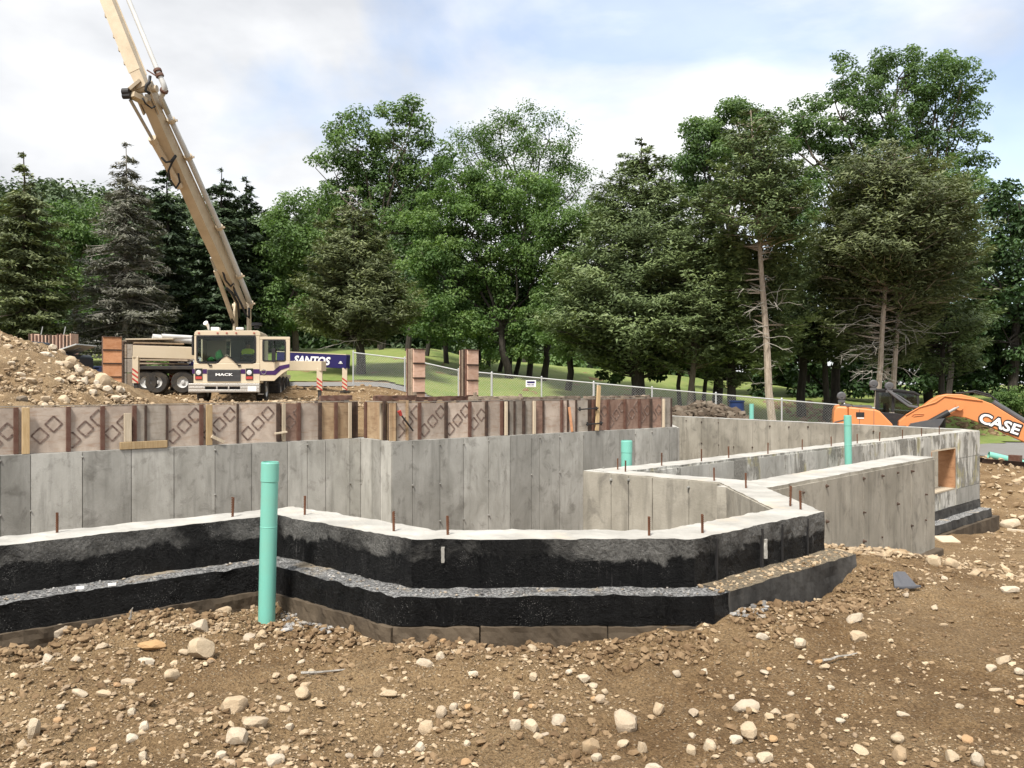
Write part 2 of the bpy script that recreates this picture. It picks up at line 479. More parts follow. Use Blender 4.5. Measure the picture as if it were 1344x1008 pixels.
M['concrete_pale'] = m_concrete('concrete_pale', (0.22, 0.21, 0.19), (0.60, 0.58, 0.52), 0.7, 0.25, (0.09, 0.085, 0.075))
M['footing'] = m_concrete('footing', (0.055, 0.042, 0.029), (0.115, 0.088, 0.060), 0.5, 0.1, (0.03, 0.024, 0.018))
M['footing_dark'] = m_concrete('footing_dark', (0.030, 0.029, 0.027), (0.095, 0.09, 0.082), 0.8, 0.1, (0.014, 0.013, 0.012))
M['captop'] = m_captop()
M['tar'] = m_tar()
M['ledge'] = m_ledge()
M['ledge_sandy'] = m_soil('ledge_sandy', (0.10, 0.085, 0.065), (0.24, 0.19, 0.125), (0.40, 0.33, 0.23))
M['rust'] = plain('rust', (0.13, 0.055, 0.028), 0.9, 0.0, 0.6, 30, 0.3)
M['rib'] = plain('rib', (0.10, 0.045, 0.030), 0.75, 0.0, 0.6, 8, 0.3, (0.18, 0.13, 0.10))
M['rib_dark'] = plain('rib_dark', (0.042, 0.027, 0.020), 0.75, 0.0, 0.6, 8, 0.3, (0.15, 0.09, 0.06))
M['lumber'] = m_wood('lumber', (0.40, 0.27, 0.13), (0.56, 0.42, 0.24), (14, 14, 1), 0.75, 0.3)
M['lumber_pale'] = m_wood('lumber_pale', (0.46, 0.38, 0.27), (0.60, 0.51, 0.38), (14, 14, 1), 0.75, 0.3)
M['lumber_old'] = m_wood('lumber_old', (0.20, 0.15, 0.11), (0.36, 0.29, 0.21), (1, 14, 14), 0.85, 0.6)
M['ply_pink'] = m_formply('ply_pink', (0.35, 0.28, 0.225), (0.50, 0.42, 0.345), (0.30, 0.19, 0.125))
M['ply_red'] = m_formply('ply_red', (0.21, 0.125, 0.09), (0.34, 0.23, 0.175), (0.15, 0.08, 0.055))
M['ply_tan'] = m_formply('ply_tan', (0.30, 0.20, 0.115), (0.43, 0.32, 0.20), (0.17, 0.105, 0.06))
M['ply_grey'] = m_formply('ply_grey', (0.25, 0.215, 0.175), (0.36, 0.32, 0.27), (0.18, 0.14, 0.10))
M['ply_orange'] = m_formply('ply_orange', (0.48, 0.22, 0.10), (0.58, 0.30, 0.16), (0.33, 0.13, 0.06))
M['buck'] = m_formply('buck', (0.30, 0.155, 0.075), (0.40, 0.22, 0.115), (0.20, 0.095, 0.045))
M['ply_rose'] = m_formply('ply_rose', (0.50, 0.32, 0.23), (0.60, 0.43, 0.33), (0.40, 0.24, 0.16))
M['print'] = plain('print', (0.10, 0.062, 0.050), 0.8, 0, 1.0, 16, 0, (0.34, 0.26, 0.21))
M['pvc'] = plain('pvc', (0.165, 0.455, 0.37), 0.36, 0, 0.35, 4, 0, (0.22, 0.36, 0.27))
M['cream'] = plain('cream', (0.55, 0.465, 0.335), 0.42, 0, 0.22, 3, 0, (0.42, 0.32, 0.20))
M['cream_dirty'] = plain('cream_dirty', (0.50, 0.415, 0.295), 0.5, 0, 0.45, 2.5, 0, (0.28, 0.21, 0.13))
M['tan_paint'] = plain('tan_paint', (0.53, 0.42, 0.285), 0.5, 0, 0.35, 1.5, 0, (0.34, 0.26, 0.17))
M['navy'] = plain('navy', (0.018, 0.014, 0.085), 0.4, 0, 0.15, 3)
M['purple'] = plain('purple', (0.045, 0.015, 0.085), 0.4, 0, 0.1, 3)
M['white'] = plain('white', (0.80, 0.79, 0.77), 0.5, 0, 0.12, 5)
M['red'] = plain('red', (0.42, 0.05, 0.04), 0.5, 0, 0.2, 8)
M['black'] = plain('black', (0.016, 0.016, 0.017), 0.55, 0, 0.3, 8, 0, (0.05, 0.045, 0.04))
M['rubber'] = plain('rubber', (0.020, 0.019, 0.018), 0.85, 0, 0.6, 5, 0.3, (0.10, 0.08, 0.055))
M['chassis'] = plain('chassis', (0.026, 0.025, 0.024), 0.7, 0, 0.5, 4, 0, (0.09, 0.07, 0.05))
M['steel'] = plain('steel', (0.45, 0.44, 0.42), 0.38, 0.7, 0.3, 5)
M['chrome'] = plain('chrome', (0.66, 0.64, 0.60), 0.28, 0.85, 0.35, 4, 0, (0.35, 0.30, 0.24))
M['grille'] = plain('grille', (0.085, 0.085, 0.087), 0.55, 0.2, 0.3, 10)
M['galv'] = plain('galv', (0.46, 0.47, 0.46), 0.5, 0.3, 0.25, 5)
M['pipe_grey'] = plain('pipe_grey', (0.52, 0.52, 0.50), 0.5, 0, 0.3, 2)
M['seat'] = plain('seat', (0.12, 0.12, 0.125), 0.85, 0, 0.2, 8)
M['orange'] = plain('orange', (0.60, 0.225, 0.08), 0.42, 0, 0.16, 1.6, 0, (0.40, 0.17, 0.07))
M['exc_grey'] = plain('exc_grey', (0.075, 0.077, 0.082), 0.5, 0, 0.3, 4, 0, (0.14, 0.12, 0.10))
M['glass'] = m_glass('glass')
M['glass_dark'] = m_glass('glass_dark', (0.58, 0.63, 0.61), 0.08)
M['lens'] = plain('lens', (0.72, 0.72, 0.70), 0.2, 0.3, 0.1, 20)
M['skin'] = plain('skin', (0.20, 0.11, 0.07), 0.6, 0, 0.1, 20)
M['hair'] = plain('hair', (0.012, 0.010, 0.009), 0.8, 0, 0.1, 20)
M['vest'] = plain('vest', (0.62, 0.78, 0.08), 0.7, 0, 0.1, 10)
M['cloth_dark'] = plain('cloth_dark', (0.03, 0.035, 0.05), 0.9, 0, 0.2, 10)
M['cloth_green'] = plain('cloth_green', (0.05, 0.26, 0.07), 0.8, 0, 0.2, 10)
M['blue_plastic'] = plain('blue_plastic', (0.012, 0.03, 0.10), 0.5, 0, 0.2, 5)
M['dumpster'] = plain('dumpster', (0.012, 0.022, 0.062), 0.5, 0, 0.3, 2)
M['car_dark'] = plain('car_dark', (0.035, 0.042, 0.055), 0.35, 0.2, 0.25, 2)
M['stone'] = m_stone('stone', [(0.45, 0.345, 0.22), (0.52, 0.43, 0.305), (0.37, 0.27, 0.165), (0.50, 0.39, 0.26), (0.41, 0.345, 0.265), (0.54, 0.455, 0.335)])
M['stone_pale'] = m_stone('stone_pale', [(0.52, 0.43, 0.31), (0.56, 0.49, 0.385), (0.47, 0.37, 0.25), (0.53, 0.47, 0.375)])
M['stone_rust'] = m_stone('stone_rust', [(0.46, 0.29, 0.14), (0.42, 0.27, 0.15)])
M['stone_dark'] = m_stone('stone_dark', [(0.10, 0.085, 0.065), (0.15, 0.125, 0.095), (0.075, 0.066, 0.055)])
M['pebble'] = m_pebble('pebble', [(0.20, 0.135, 0.075), (0.29, 0.205, 0.12), (0.40, 0.305, 0.195), (0.50, 0.40, 0.27), (0.32, 0.24, 0.155), (0.24, 0.18, 0.12)])
M['pebble_grey'] = m_pebble('pebble_grey', [(0.10, 0.10, 0.10), (0.20, 0.20, 0.195), (0.38, 0.375, 0.36), (0.28, 0.25, 0.21), (0.42, 0.35, 0.26)])
M['clod'] = m_pebble('clod', [(0.115, 0.072, 0.037), (0.19, 0.125, 0.068), (0.27, 0.19, 0.11)])
M['soil_dark'] = m_soil('soil_dark', (0.05, 0.038, 0.026), (0.10, 0.078, 0.055), (0.14, 0.115, 0.085))
M['clod_dark'] = m_pebble('clod_dark', [(0.05, 0.038, 0.028), (0.10, 0.08, 0.06), (0.16, 0.135, 0.105)])
M['asphalt'] = plain('asphalt', (0.20, 0.195, 0.185), 0.9, 0, 0.4, 0.5, 0.2, (0.14, 0.12, 0.10))
M['tarp'] = plain('tarp', (0.075, 0.078, 0.088), 0.75, 0, 0.4, 9, 0.4, (0.14, 0.13, 0.13))
t = NT('lawn'); p = t.pos()
g1 = t.noise(p, 0.25, 5, 0.6); g2 = t.noise(t.map(p, (1, 0.5, 1)), 3.0, 6, 0.7)
c = t.mix(t.ramp(g1, [(0.35, 0), (0.65, 1)]), (0.115, 0.170, 0.034), (0.185, 0.225, 0.058))
c = t.mix(t.ramp(g2, [(0.45, 0), (0.7, 0.6)]), c, (0.24, 0.23, 0.085))
t.color(c); t.rough(0.9); t.bump(g2, 0.5, 0.08); M['lawn'] = t.mat
t = NT('hillside'); p = t.pos()
t.color(t.mix(t.noise(p, 0.1, 4), (0.02, 0.035, 0.012), (0.04, 0.06, 0.02))); t.rough(1.0); M['hillside'] = t.mat
M['bark'] = m_bark('bark', (0.060, 0.048, 0.037), (0.13, 0.105, 0.082))
M['bark_dark'] = m_bark('bark_dark', (0.022, 0.019, 0.016), (0.055, 0.047, 0.038))
M['bark_pale'] = m_bark('bark_pale', (0.22, 0.175, 0.135), (0.42, 0.35, 0.28))
M['deadwood'] = m_bark('deadwood', (0.24, 0.22, 0.19), (0.42, 0.39, 0.34))
# ---------------------------------------------------------------- terrain
A0, A1, PB, PC, PD = (-6.2, 2.08), (-1.68, 5.94), (-0.608, 5.01), (1.107, 5.03), (2.30, 6.10)
T0, J1, J2, T1 = (-10.6, 7.55), (-2.62, 14.4), (-1.966, 13.53), (3.60, 18.12)
PIT = np.array([(-6.3, 2.3), (-1.72, 6.15), (-0.63, 5.2), (1.05, 5.2), (2.15, 6.3), (2.15, 7.95), (0.85, 9.15), (9.45, 17.2),
                (4.75, 24.8), (4.2, 24.7), (3.55, 18.3), (-1.937, 13.79), (-2.593, 14.66), (-10.75, 7.75)])
def inside(x, y, poly=PIT):
    r = np.zeros(np.shape(x), bool)
    j = len(poly) - 1
    for i in range(len(poly)):
        xi, yi = poly[i]; xj, yj = poly[j]
        c = ((yi > y) != (yj > y)) & (x < (xj - xi) * (y - yi) / (yj - yi + 1e-12) + xi)
        r ^= c; j = i
    return r
def H_front(x, y):
    s = 0.62 * x + 0.78 * y
    z = np.interp(s, [-8, 2.6, 5.2, 7.4, 11.8, 19, 30, 70], [-1.62, -1.53, -1.46, -1.55, -2.25, -2.98, -3.08, -3.0])
    def bump(cx, cy, a, sx, sy): return a * np.exp(-((x - cx) / sx) ** 2 - ((y - cy) / sy) ** 2)
    z = z + bump(-2.15, 5.0, 0.12, 0.55, 0.35) + bump(1.5, 5.0, 0.13, 0.7, 0.4) + bump(2.6, 6.2, 0.20, 0.5, 0.5) + bump(3.2, 7.4, 0.14, 0.8, 0.5)
    z = z + bump(-2.9, 4.35, 0.07, 0.9, 0.35) + bump(-0.3, 4.5, 0.03, 1.2, 0.25)
    z = z + bump(-1.55, 5.3, -0.03, 0.3, 0.2) + bump(-0.9, 4.75, 0.03, 0.3, 0.2) + bump(0.2, 4.62, -0.03, 0.25, 0.2)
    return z
def H_back(x, y):
    b = np.clip(-0.60 - 0.088 * (x + 6.6), -2.98, -0.62) + 0.42 * ss(30.5, 37, y) * ss(-3, -6, x)
    rise = np.interp(x, [-40, 14, 24, 60], [2.9, 2.9, 1.2, 1.2])
    return b + rise * ss(34, 66, y) + 0.9 * ss(44, 52, y) * ss(14, 20, x)
def H(x, y, detail=False):
    x = np.asarray(x, float); y = np.asarray(y, float)
    yl = np.interp(x, [-60, -10.6, -2.62, -1.97, 3.6, 4.85, 9.4, 60], [-34, 7.9, 14.6, 13.7, 18.3, 24.6, 17.3, 17.3])
    back = (y > yl) & (x > -40)
    t = np.maximum(ss(17, 31, y), np.where(x < 9.4, ss(9.6, 6.2, x), 0.0)) * back
    z = H_front(x, y) * (1 - t) + H_back(x, y) * t
    if detail:
        near = np.exp(-((y - 4.5) / 5.0) ** 2)
        z = z + 0.035 * fbm(x * 1.6, y * 1.6, seed=3, oct=3)
        lumps = fbm(x * 7, y * 7, seed=9, oct=4, gain=0.55)
        rough = 0.35 + 0.65 * ss(1.9, 0.2, x - 0.35 * (y - 4))
        z = z + near * rough * 0.028 * lumps + near * 0.006 * fbm(x * 31, y * 31, seed=21, oct=2)
        # track ripples pressed into the flatter soil on the right
        rip = np.sin((x * 0.35 + y) * 42 + 3 * vnoise(x * 2, y * 2, seed=5)) * 0.011
        z = z + near * rip * ss(0.3, 1.4, x - 0.3 * (y - 4)) * ss(-0.3, 0.4, vnoise(x * 0.9, y * 1.3, seed=8))
    z = np.where(inside(x, y), -3.4, z)
    return z
def Hs(x, y): return float(H(np.array([x]), np.array([y]))[0])
def hit(px, py):
    """where the line of sight through a photograph pixel meets the ground"""
    d = np.linspace(2.5, 60, 6000)
    x = (px - 672) / F * d
    below = (-(py - 504) / F * d) < H(x, d)
    d0 = d[np.argmax(below)] if below.any() else 60.0
    return (px - 672) / F * d0, d0

def axis(marks):
    out = [marks[0][0]]
    for (a, _), (b, st) in zip(marks, marks[1:]):
        n = max(1, int(round((b - a) / st)))
        out += list(np.linspace(a, b, n + 1)[1:])
    return np.array(out)
gx = axis([(-900, 0), (-120, 60), (-40, 8), (-12, 0.7), (-4.4, 0.08), (4.6, 0.035), (11, 0.08), (40, 0.8), (120, 8), (900, 60)])
gy = axis([(-60, 0), (-8, 6), (2.4, 0.6), (6.9, 0.035), (26, 0.08), (50, 0.5), (120, 4), (1200, 60)])
X, Y = np.meshgrid(gx, gy)
Z = H(X, Y, True)
nx_, ny_ = len(gx), len(gy)
ii = (np.arange(ny_ - 1)[:, None] * nx_ + np.arange(nx_ - 1)[None, :]).ravel()
me = np_mesh('ground', np.stack([X.ravel(), Y.ravel(), Z.ravel()], 1), np.stack([ii, ii + 1, ii + nx_ + 1, ii + nx_], 1), M['soil'], True)
tag(link('ground', me), kind='structure')

def drape(name, xs, ys, keep, lift, mat, bumpy=0.0):
    X, Y = np.meshgrid(xs, ys); n = len(xs)
    Z = H(X, Y) + lift + bumpy * fbm(X * 0.8, Y * 0.8, seed=33, oct=3)
    ii = (np.arange(len(ys) - 1)[:, None] * n + np.arange(n - 1)[None, :]).ravel()
    fc = np.stack([ii, ii + 1, ii + n + 1, ii + n], 1)
    k = keep(X.ravel()[fc].mean(1), Y.ravel()[fc].mean(1))
    return tag(link(name, np_mesh(name, np.stack([X.ravel(), Y.ravel(), Z.ravel()], 1), fc[k], mat, True)), kind='structure')
def lawn_edge(x): return np.interp(x, [-60, -14, -6, -2, 12, 14, 40], [41, 41.2, 40.6, 36.4, 34.6, 36, 47]) + 0.5 * vnoise(x * 0.7, x * 0)
drape('lawn', axis([(-500, 0), (-70, 30), (-20, 1.2), (24, 0.4), (60, 1.2), (500, 30)]), axis([(33, 0), (75, 0.5), (120, 3), (700, 40)]), lambda x, y: y > lawn_edge(x), 0.05, M['lawn'], 0.05)
drape('driveway', axis([(-60, 0), (-3, 0.6)]), axis([(36.8, 0), (40.2, 0.3)]), lambda x, y: (y > 37.2 + 0.2 * np.sin(x)) & (y < 40 + 0.05 * x * 0), 0.035, M['asphalt'])
drape('road', axis([(14, 0), (70, 0.6)]), axis([(30.5, 0), (44, 0.4)]), lambda x, y: (y > 31.5 + 0.15 * np.sin(x * 1.3)) & (y < 42.5), 0.04, M['asphalt'])
tag(link('pit_floor', np_mesh('pit_floor', np.array([(-10.7, 2.2, -3.37), (9.6, 2.2, -3.37), (9.6, 25, -3.37), (-10.7, 25, -3.37)]), np.array([[0, 1, 2, 3]]), M['soil'])), kind='structure')

# far wooded hill on the left
hx = np.linspace(-330, 60, 80); hy = np.linspace(120, 330, 40)
def hill_z(x, y):
    ridge = np.interp(x, [-330, -150, -110, -80, -60, -42, -20, 10, 60], [36.5, 35.5, 34, 34, 31.5, 30.5, 27, 6, -8])
    return 2.0 + (ridge - 2.0) * ss(118, 178, y) + 2.0 * fbm(x * 0.04, y * 0.04, seed=2)
X, Y = np.meshgrid(hx, hy)
ii = (np.arange(39)[:, None] * 80 + np.arange(79)[None, :]).ravel()
tag(link('hill', np_mesh('hill', np.stack([X.ravel(), Y.ravel(), hill_z(X, Y).ravel()], 1), np.stack([ii, ii + 1, ii + 81, ii + 80], 1), M['hillside'], True)), kind='structure')

# ---------------------------------------------------------------- cast concrete
def sweep(mb, poly, prof, mats, du=0.06, dv=0.06, amp=0.006, freq=6.0, seed=1, caps=True):
    """sweep the profile [(offset to the right of travel, z)] along poly; mats[i] = slot of the i-th profile edge"""
    pts = [Vector((p[0], p[1])) for p in poly]
    nrm = []
    for a, b in zip(pts, pts[1:]):
        d = (b - a).normalized(); nrm.append(Vector((d.y, -d.x)))
    mit = [nrm[0]]
    for a, b in zip(nrm, nrm[1:]): mit.append((a + b) / (1 + a.dot(b)))
    mit.append(nrm[-1])
    cols = []
    for i in range(len(pts) - 1):
        n = max(1, int((pts[i + 1] - pts[i]).length / du))
        for k in range(n + (i == len(pts) - 2)):
            tt = k / n
            cols.append((pts[i].lerp(pts[i + 1], tt), mit[i].lerp(mit[i + 1], tt)))
    rows, slots = [], []
    for (o0, z0), (o1, z1), s in zip(prof, prof[1:], mats):
        n = max(1, int(math.hypot(o1 - o0, z1 - z0) / dv))
        for k in range(n):
            rows.append((o0 + (o1 - o0) * k / n, z0 + (z1 - z0) * k / n)); slots.append(s)
    rows.append(prof[-1])
    pc = np.array([[c[0].x, c[0].y] for c in cols]); mc = np.array([[c[1].x, c[1].y] for c in cols])
    ro = np.array(rows)
    Xg = pc[:, None, 0] + mc[:, None, 0] * ro[None, :, 0]
    Yg = pc[:, None, 1] + mc[:, None, 1] * ro[None, :, 0]
    Zg = np.broadcast_to(ro[None, :, 1], Xg.shape)
    n1 = fbm(Xg * freq, Yg * freq, Zg * freq, seed, 3, 0.6) * amp
    n2 = fbm(Xg * freq, Yg * freq, Zg * freq, seed + 50, 3, 0.6) * amp
    Xd = Xg + mc[:, None, 0] * n1; Yd = Yg + mc[:, None, 1] * n1; Zd = Zg + n2 * 0.8
    nr = len(rows)
    V = [Vector((a, b, c)) for a, b, c in zip(Xd.ravel(), Yd.ravel(), Zd.ravel())]
    base = len(mb.v)
    fs, ms = [], []
    for i in range(len(cols) - 1):
        for j in range(nr - 1):
            fs.append((i * nr + j, (i + 1) * nr + j, (i + 1) * nr + j + 1, i * nr + j + 1)); ms.append(slots[j])
    if caps:
        fs.append(tuple(range(nr))); ms.append(slots[-1])
        e = (len(cols) - 1) * nr
        fs.append(tuple(e + j for j in range(nr - 1, -1, -1))); ms.append(slots[-1])
    mb.v += [p - mb.off for p in V]; mb.f += [tuple(base + i for i in f) for f in fs]; mb.m += ms

def seg(a, b):
    a, b = Vector((a[0], a[1])), Vector((b[0], b[1]))
    d = (b - a).normalized()
    return a, d, Vector((d.y, -d.x)), (b - a).length
def s_at(px, a, b):
    a, d, n, L = seg(a, b); k = (px - 672) / F
    return (k * a.y - a.x) / (d.x - k * d.y)
def plate(root, name, a, b, s0, s1, o0, o1, z0, z1, mat, bevel=0.0, label=None, parent=None):
    """upright slab along the segment a-b between s0 and s1, offsets o0..o1 to the right, its origin at its own foot"""
    A, d, n, L = seg(a, b)
    c = A + d * (s0 + s1) / 2
    base = Vector((c.x, c.y, z0))
    mb = MB(base)
    def pt(s, o, z): q = A + d * s + n * o; return Vector((q.x, q.y, z))
    mb.add([pt(s, o, z) for s in (s0, s1) for o in (o0, o1) for z in (z0, z1)],
           [(0, 1, 3, 2), (4, 6, 7, 5), (0, 4, 5, 1), (2, 3, 7, 6), (0, 2, 6, 4), (1, 5, 7, 3)])
    o = mb.build(name, mat, parent or root, bevel=bevel, loc=base - root.location if parent is None else base - root.location - parent.location)
    if label: o['label'] = label
    return o
def panels(root, a, b, breaks, z0, z1, mat, gap=0.006, o0=-0.02, o1=0.012, jit=0.003):
    for s0, s1 in zip(breaks, breaks[1:]):
        if s1 - s0 < 0.03: continue
        plate(root, 'panel', a, b, s0 + gap, s1 - gap, o0, o1 + random.uniform(-jit, jit), z0, z1, mat if not isinstance(mat, list) else random.choice(mat))
def even(a, b, step, start=0.0):
    L = seg(a, b)[3]; k = [0.0]; s = start or step
    while s < L - 0.15: k.append(s); s += step * random.uniform(0.92, 1.08)
    return k + [L]
def ties(root, a, b, breaks, zs, o=0.014, r=0.016, mat='concrete_body', prob=0.6):
    mb = MB(root.location); A, d, n, L = seg(a, b)
    for s in breaks[1:-1]:
        for z in zs:
            if random.random() > prob: continue
            q = A + d * s + n * o; q = Vector((q.x, q.y, z + random.uniform(-.02, .02)))
            nn = Vector((n.x, n.y, 0))
            mb.tube(q - nn * 0.01, q + nn * random.uniform(0.01, 0.035), r * random.uniform(.8, 1.5), r * 0.5, 6)
    o_ = mb.build('form_ties', M[mat], root); o_['kind'] = 'stuff'
def rebar(root, x, y, z0, h, r=0.0078, lean=0.05):
    mb = MB((x, y, z0))
    mb.path([(x, y, z0 - 0.06), (x + lean * h * random.uniform(-1, 1), y + lean * h * random.uniform(-1, 1), z0 + h)], r, 7)
    k = 0.0
    while k < h:
        mb.ring((x, y, z0 + k), (0, 0, 1), [(r, 0), (r * 1.18, 0.003), (r, 0.006)], 7); k += 0.012
    mb.build('rebar', M['rust'], root, loc=Vector((x, y, z0)) - root.location)

# low tarred wall with the bay, nearest the camera
ZT = -0.94
fw = thing('foundation_wall', 'low black tar coated foundation wall with angled bay and white top, nearest the dirt', 'foundation wall', (0.2, 5.1, -1.4))
mb = MB(fw.location)
sweep(mb, [A0, A1, PB, PC, PD], [(-0.32, -3.38), (-0.32, ZT), (0.0, ZT), (0.0, -1.26)], [2, 0, 1], du=0.03, dv=0.03, amp=0.0075, freq=11, seed=4)
mb.build('wall_body', [M['captop'], M['tar'], M['concrete']], fw, smooth=False)
mb = MB(fw.location)
sweep(mb, [A0, A1, PB, PC, (1.16, 5.075)], [(-0.1, -1.235), (0.20, -1.235), (0.205, -1.41), (0.05, -1.41)], [0, 1, 1], du=0.03, dv=0.03, amp=0.011, freq=10, seed=6)
mb.build('footing', [M['ledge'], M['tar']], fw)
mb = MB(fw.location)
sweep(mb, [(1.16, 5.075), (2.36, 6.155)], [(-0.1, -1.222), (0.205, -1.232), (0.21, -1.62), (0.0, -1.62)], [0, 1, 1], du=0.035, dv=0.035, amp=0.008, freq=9, seed=7)
mb.build('footing', [M['ledge_sandy'], M['footing_dark']], fw)['label'] = 'plain grey black footing with sandy top on the right flank'
# brown mud-smeared footing boards under the tar, butted end to end
for (a, b, br) in ((A0, A1, [0.0, 2.0, 4.1, 5.78]), (A1, PB, [0.16, 1.5]), (PB, PC, [-0.085, 0.42, 1.16, 1.78])):
    for s0, s1 in zip(br, br[1:]):
        A_, d_, n_, L_ = seg(a, b); mb = MB(fw.location)
        o_ = random.uniform(-.005, .005)
        sweep(mb, [tuple(A_ + d_ * (s0 + .004)), tuple(A_ + d_ * (s1 - .004))], [(0.13, -1.80), (0.13, -1.408), (0.232 + o_, -1.408 + o_), (0.232 + o_, -1.80)], [0, 0, 0], du=.025, dv=.03, amp=.0085, freq=16, seed=int(s0 * 7) + 71)
        mb.build('footing_board', M['footing'], fw)
# seam strips where the tar bridged two pours
for px_, dw in ((720 + 660 / 3, 0.012), (720 + 838 / 3, 0.02), (720 + 918 / 3, 0.010), (720 + 1018 / 3, 0.010)):
    s = s_at(px_, PC, PD)
    plate(fw, 'seam', PC, PD, s - dw / 2, s + dw / 2, -0.01, 0.011, -1.24, -0.965, M['black'])
def smear(a, b, px_, z0, z1, w):
    """thin ragged lump of lime left on the face"""
    A, d, n, L = seg(a, b); s0 = s_at(px_, a, b); mb = MB(fw.location)
    pl = [(w * random.uniform(.5, 1) * (1 if k < 7 else -1), z0 + (z1 - z0) * (k if k < 7 else 13 - k) / 6) for k in range(14)]
    def at(u, v, o): q = A + d * (s0 + u) + n * o; return Vector((q.x, q.y, v))
    mb.prism(pl, lambda u, v: at(u, v, -.012), lambda u, v: at(u * .8, v, .016))
    mb.build('lime_smear', M['concrete_pale'], fw)
smear(PC, PD, 720 + 850 / 3, -1.17, -1.04, .02)
smear(PB, PC, 340 + 725 / 3, -1.08, -0.985, .017)
for px_, py_ in ((75, 699), (305, 678), (400, 676), (517, 697), (588, 702), (852, 703), (922, 700), (1037, 663), (1051, 669)):
    d_ = -ZT * F / (py_ - 504)
    rebar(fw, (px_ - 672) / F * d_, d_, ZT, 25 / F * d_)

# tall wall behind, carrying the formwork
tw = thing('foundation_wall', 'tall grey concrete wall with vertical panel seams standing under the row of wooden forms', 'foundation wall', (-2.3, 14.0, -3.4))
mb = MB(tw.location)
sweep(mb, [T0, J1, J2, T1], [(-0.34, -3.39), (-0.34, ZT), (0, ZT), (0, -3.39)], [1, 0, 1], du=0.12, dv=0.2, amp=0.004, seed=12)
mb.build('wall_body', [M['captop'], M['concrete_body']], tw)
def px_breaks(a, b, pxs):
    L = seg(a, b)[3]
    return [max(0.0, min(L, s_at(p_, a, b))) for p_ in pxs]
bl = [0.0, 1.0, 1.65, 2.3, 2.95, 3.55, 4.1] + px_breaks(T0, J1, [0, 40, 108, 172, 228, 282, 330, 377, 403, 427, 459, 473])
bl = sorted(set(round(v, 3) for v in bl)); bl = [v for i, v in enumerate(bl) if i == 0 or v - bl[i - 1] > 0.12] + [seg(T0, J1)[3]]
panels(tw, T0, J1, bl, -3.38, ZT - 0.004, M['concrete'])
ties(tw, T0, J1, bl, (-1.02, -1.72, -2.3))
bj = [0.0] + px_breaks(J1, J2, [489, 500]) + [seg(J1, J2)[3]]
panels(tw, J1, J2, bj, -3.38, ZT - 0.004, M['concrete'])
br_ = [0.0] + px_breaks(J2, T1, [541, 577, 608, 641, 669, 697, 708, 734, 765, 791, 813, 833, 855, 878]) + [seg(J2, T1)[3]]
panels(tw, J2, T1, br_, -3.38, ZT - 0.004, M['concrete'])
ties(tw, J2, T1, br_, (-1.02, -1.7, -2.35))

# inner angled wall
Q0, Q1, Q2 = (0.78, 9.04), (2.0, 7.98), (1.985, 6.24)
qw = thing('foundation_wall', 'grey inner wall with white top that turns a corner behind the bay', 'foundation wall', (1.6, 8.2, -3.4))
mb = MB(qw.location)
sweep(mb, [Q0, Q1, Q2], [(-0.325, -3.38), (-0.325, ZT - 0.008), (0, ZT - 0.008), (0, -3.38)], [1, 0, 1], du=0.06, dv=0.1, amp=0.007, freq=8, seed=15)
mb.build('wall_body', [M['captop'], M['concrete_warm']], qw)
b1 = [0.0] + px_breaks(Q0, Q1, [803, 826, 857, 905]) + [seg(Q0, Q1)[3] - 0.01]
panels(qw, Q0, Q1, b1, -3.37, ZT - 0.02, M['concrete_warm'], 0.004)
b2 = [0.01, 0.55, 1.1, 1.7]
panels(qw, Q1, Q2, b2, -3.37, ZT - 0.02, M['concrete_warm'], 0.004)
ties(qw, Q0, Q1, b1, (-1.02,), r=0.02)
for px_, py_, h_ in ((811, 616, 15), (821, 619, 15), (938, 630, 17), (980, 640, 20)):
    d_ = (-ZT) * F / (py_ - 504); rebar(qw, (px_ - 672) / F * d_, d_ + 0.02, ZT - 0.008, h_ / F * d_)

# wing wall on the right (R) with vertical board joints
R0, R1 = (2.18, 7.46), (5.55, 10.88)
rw = thing('wing_wall', 'grey concrete wing wall with vertical joints and tie holes ending in the dirt on the right', 'foundation wall', (4.0, 9.2, -2.3))
mb = MB(rw.location)
sweep(mb, [R0, R1], [(-0.38, -3.0), (-0.38, ZT - 0.016), (0, ZT - 0.016), (0, -3.0)], [1, 0, 1], du=0.05, dv=0.08, amp=0.007, freq=7, seed=19)
mb.build('wall_body', [M['captop'], M['concrete_warm']], rw)
bR = [0.12] + px_breaks(R0, R1, [1021, 1052, 1083, 1109, 1132, 1156, 1176, 1195, 1213]) + [seg(R0, R1)[3] - 0.01]
panels(rw, R0, R1, bR, -2.95, ZT - 0.05, M['concrete_warm'], 0.005)
ties(rw, R0, R1, bR, (-1.06, -1.42, -1.75), r=0.017, mat='rib_dark')
plate(rw, 'footing', R0, R1, 2.6, seg(R0, R1)[3] + 0.06, -0.45, 0.10, -2.9, -2.15, M['footing'], 0.02)

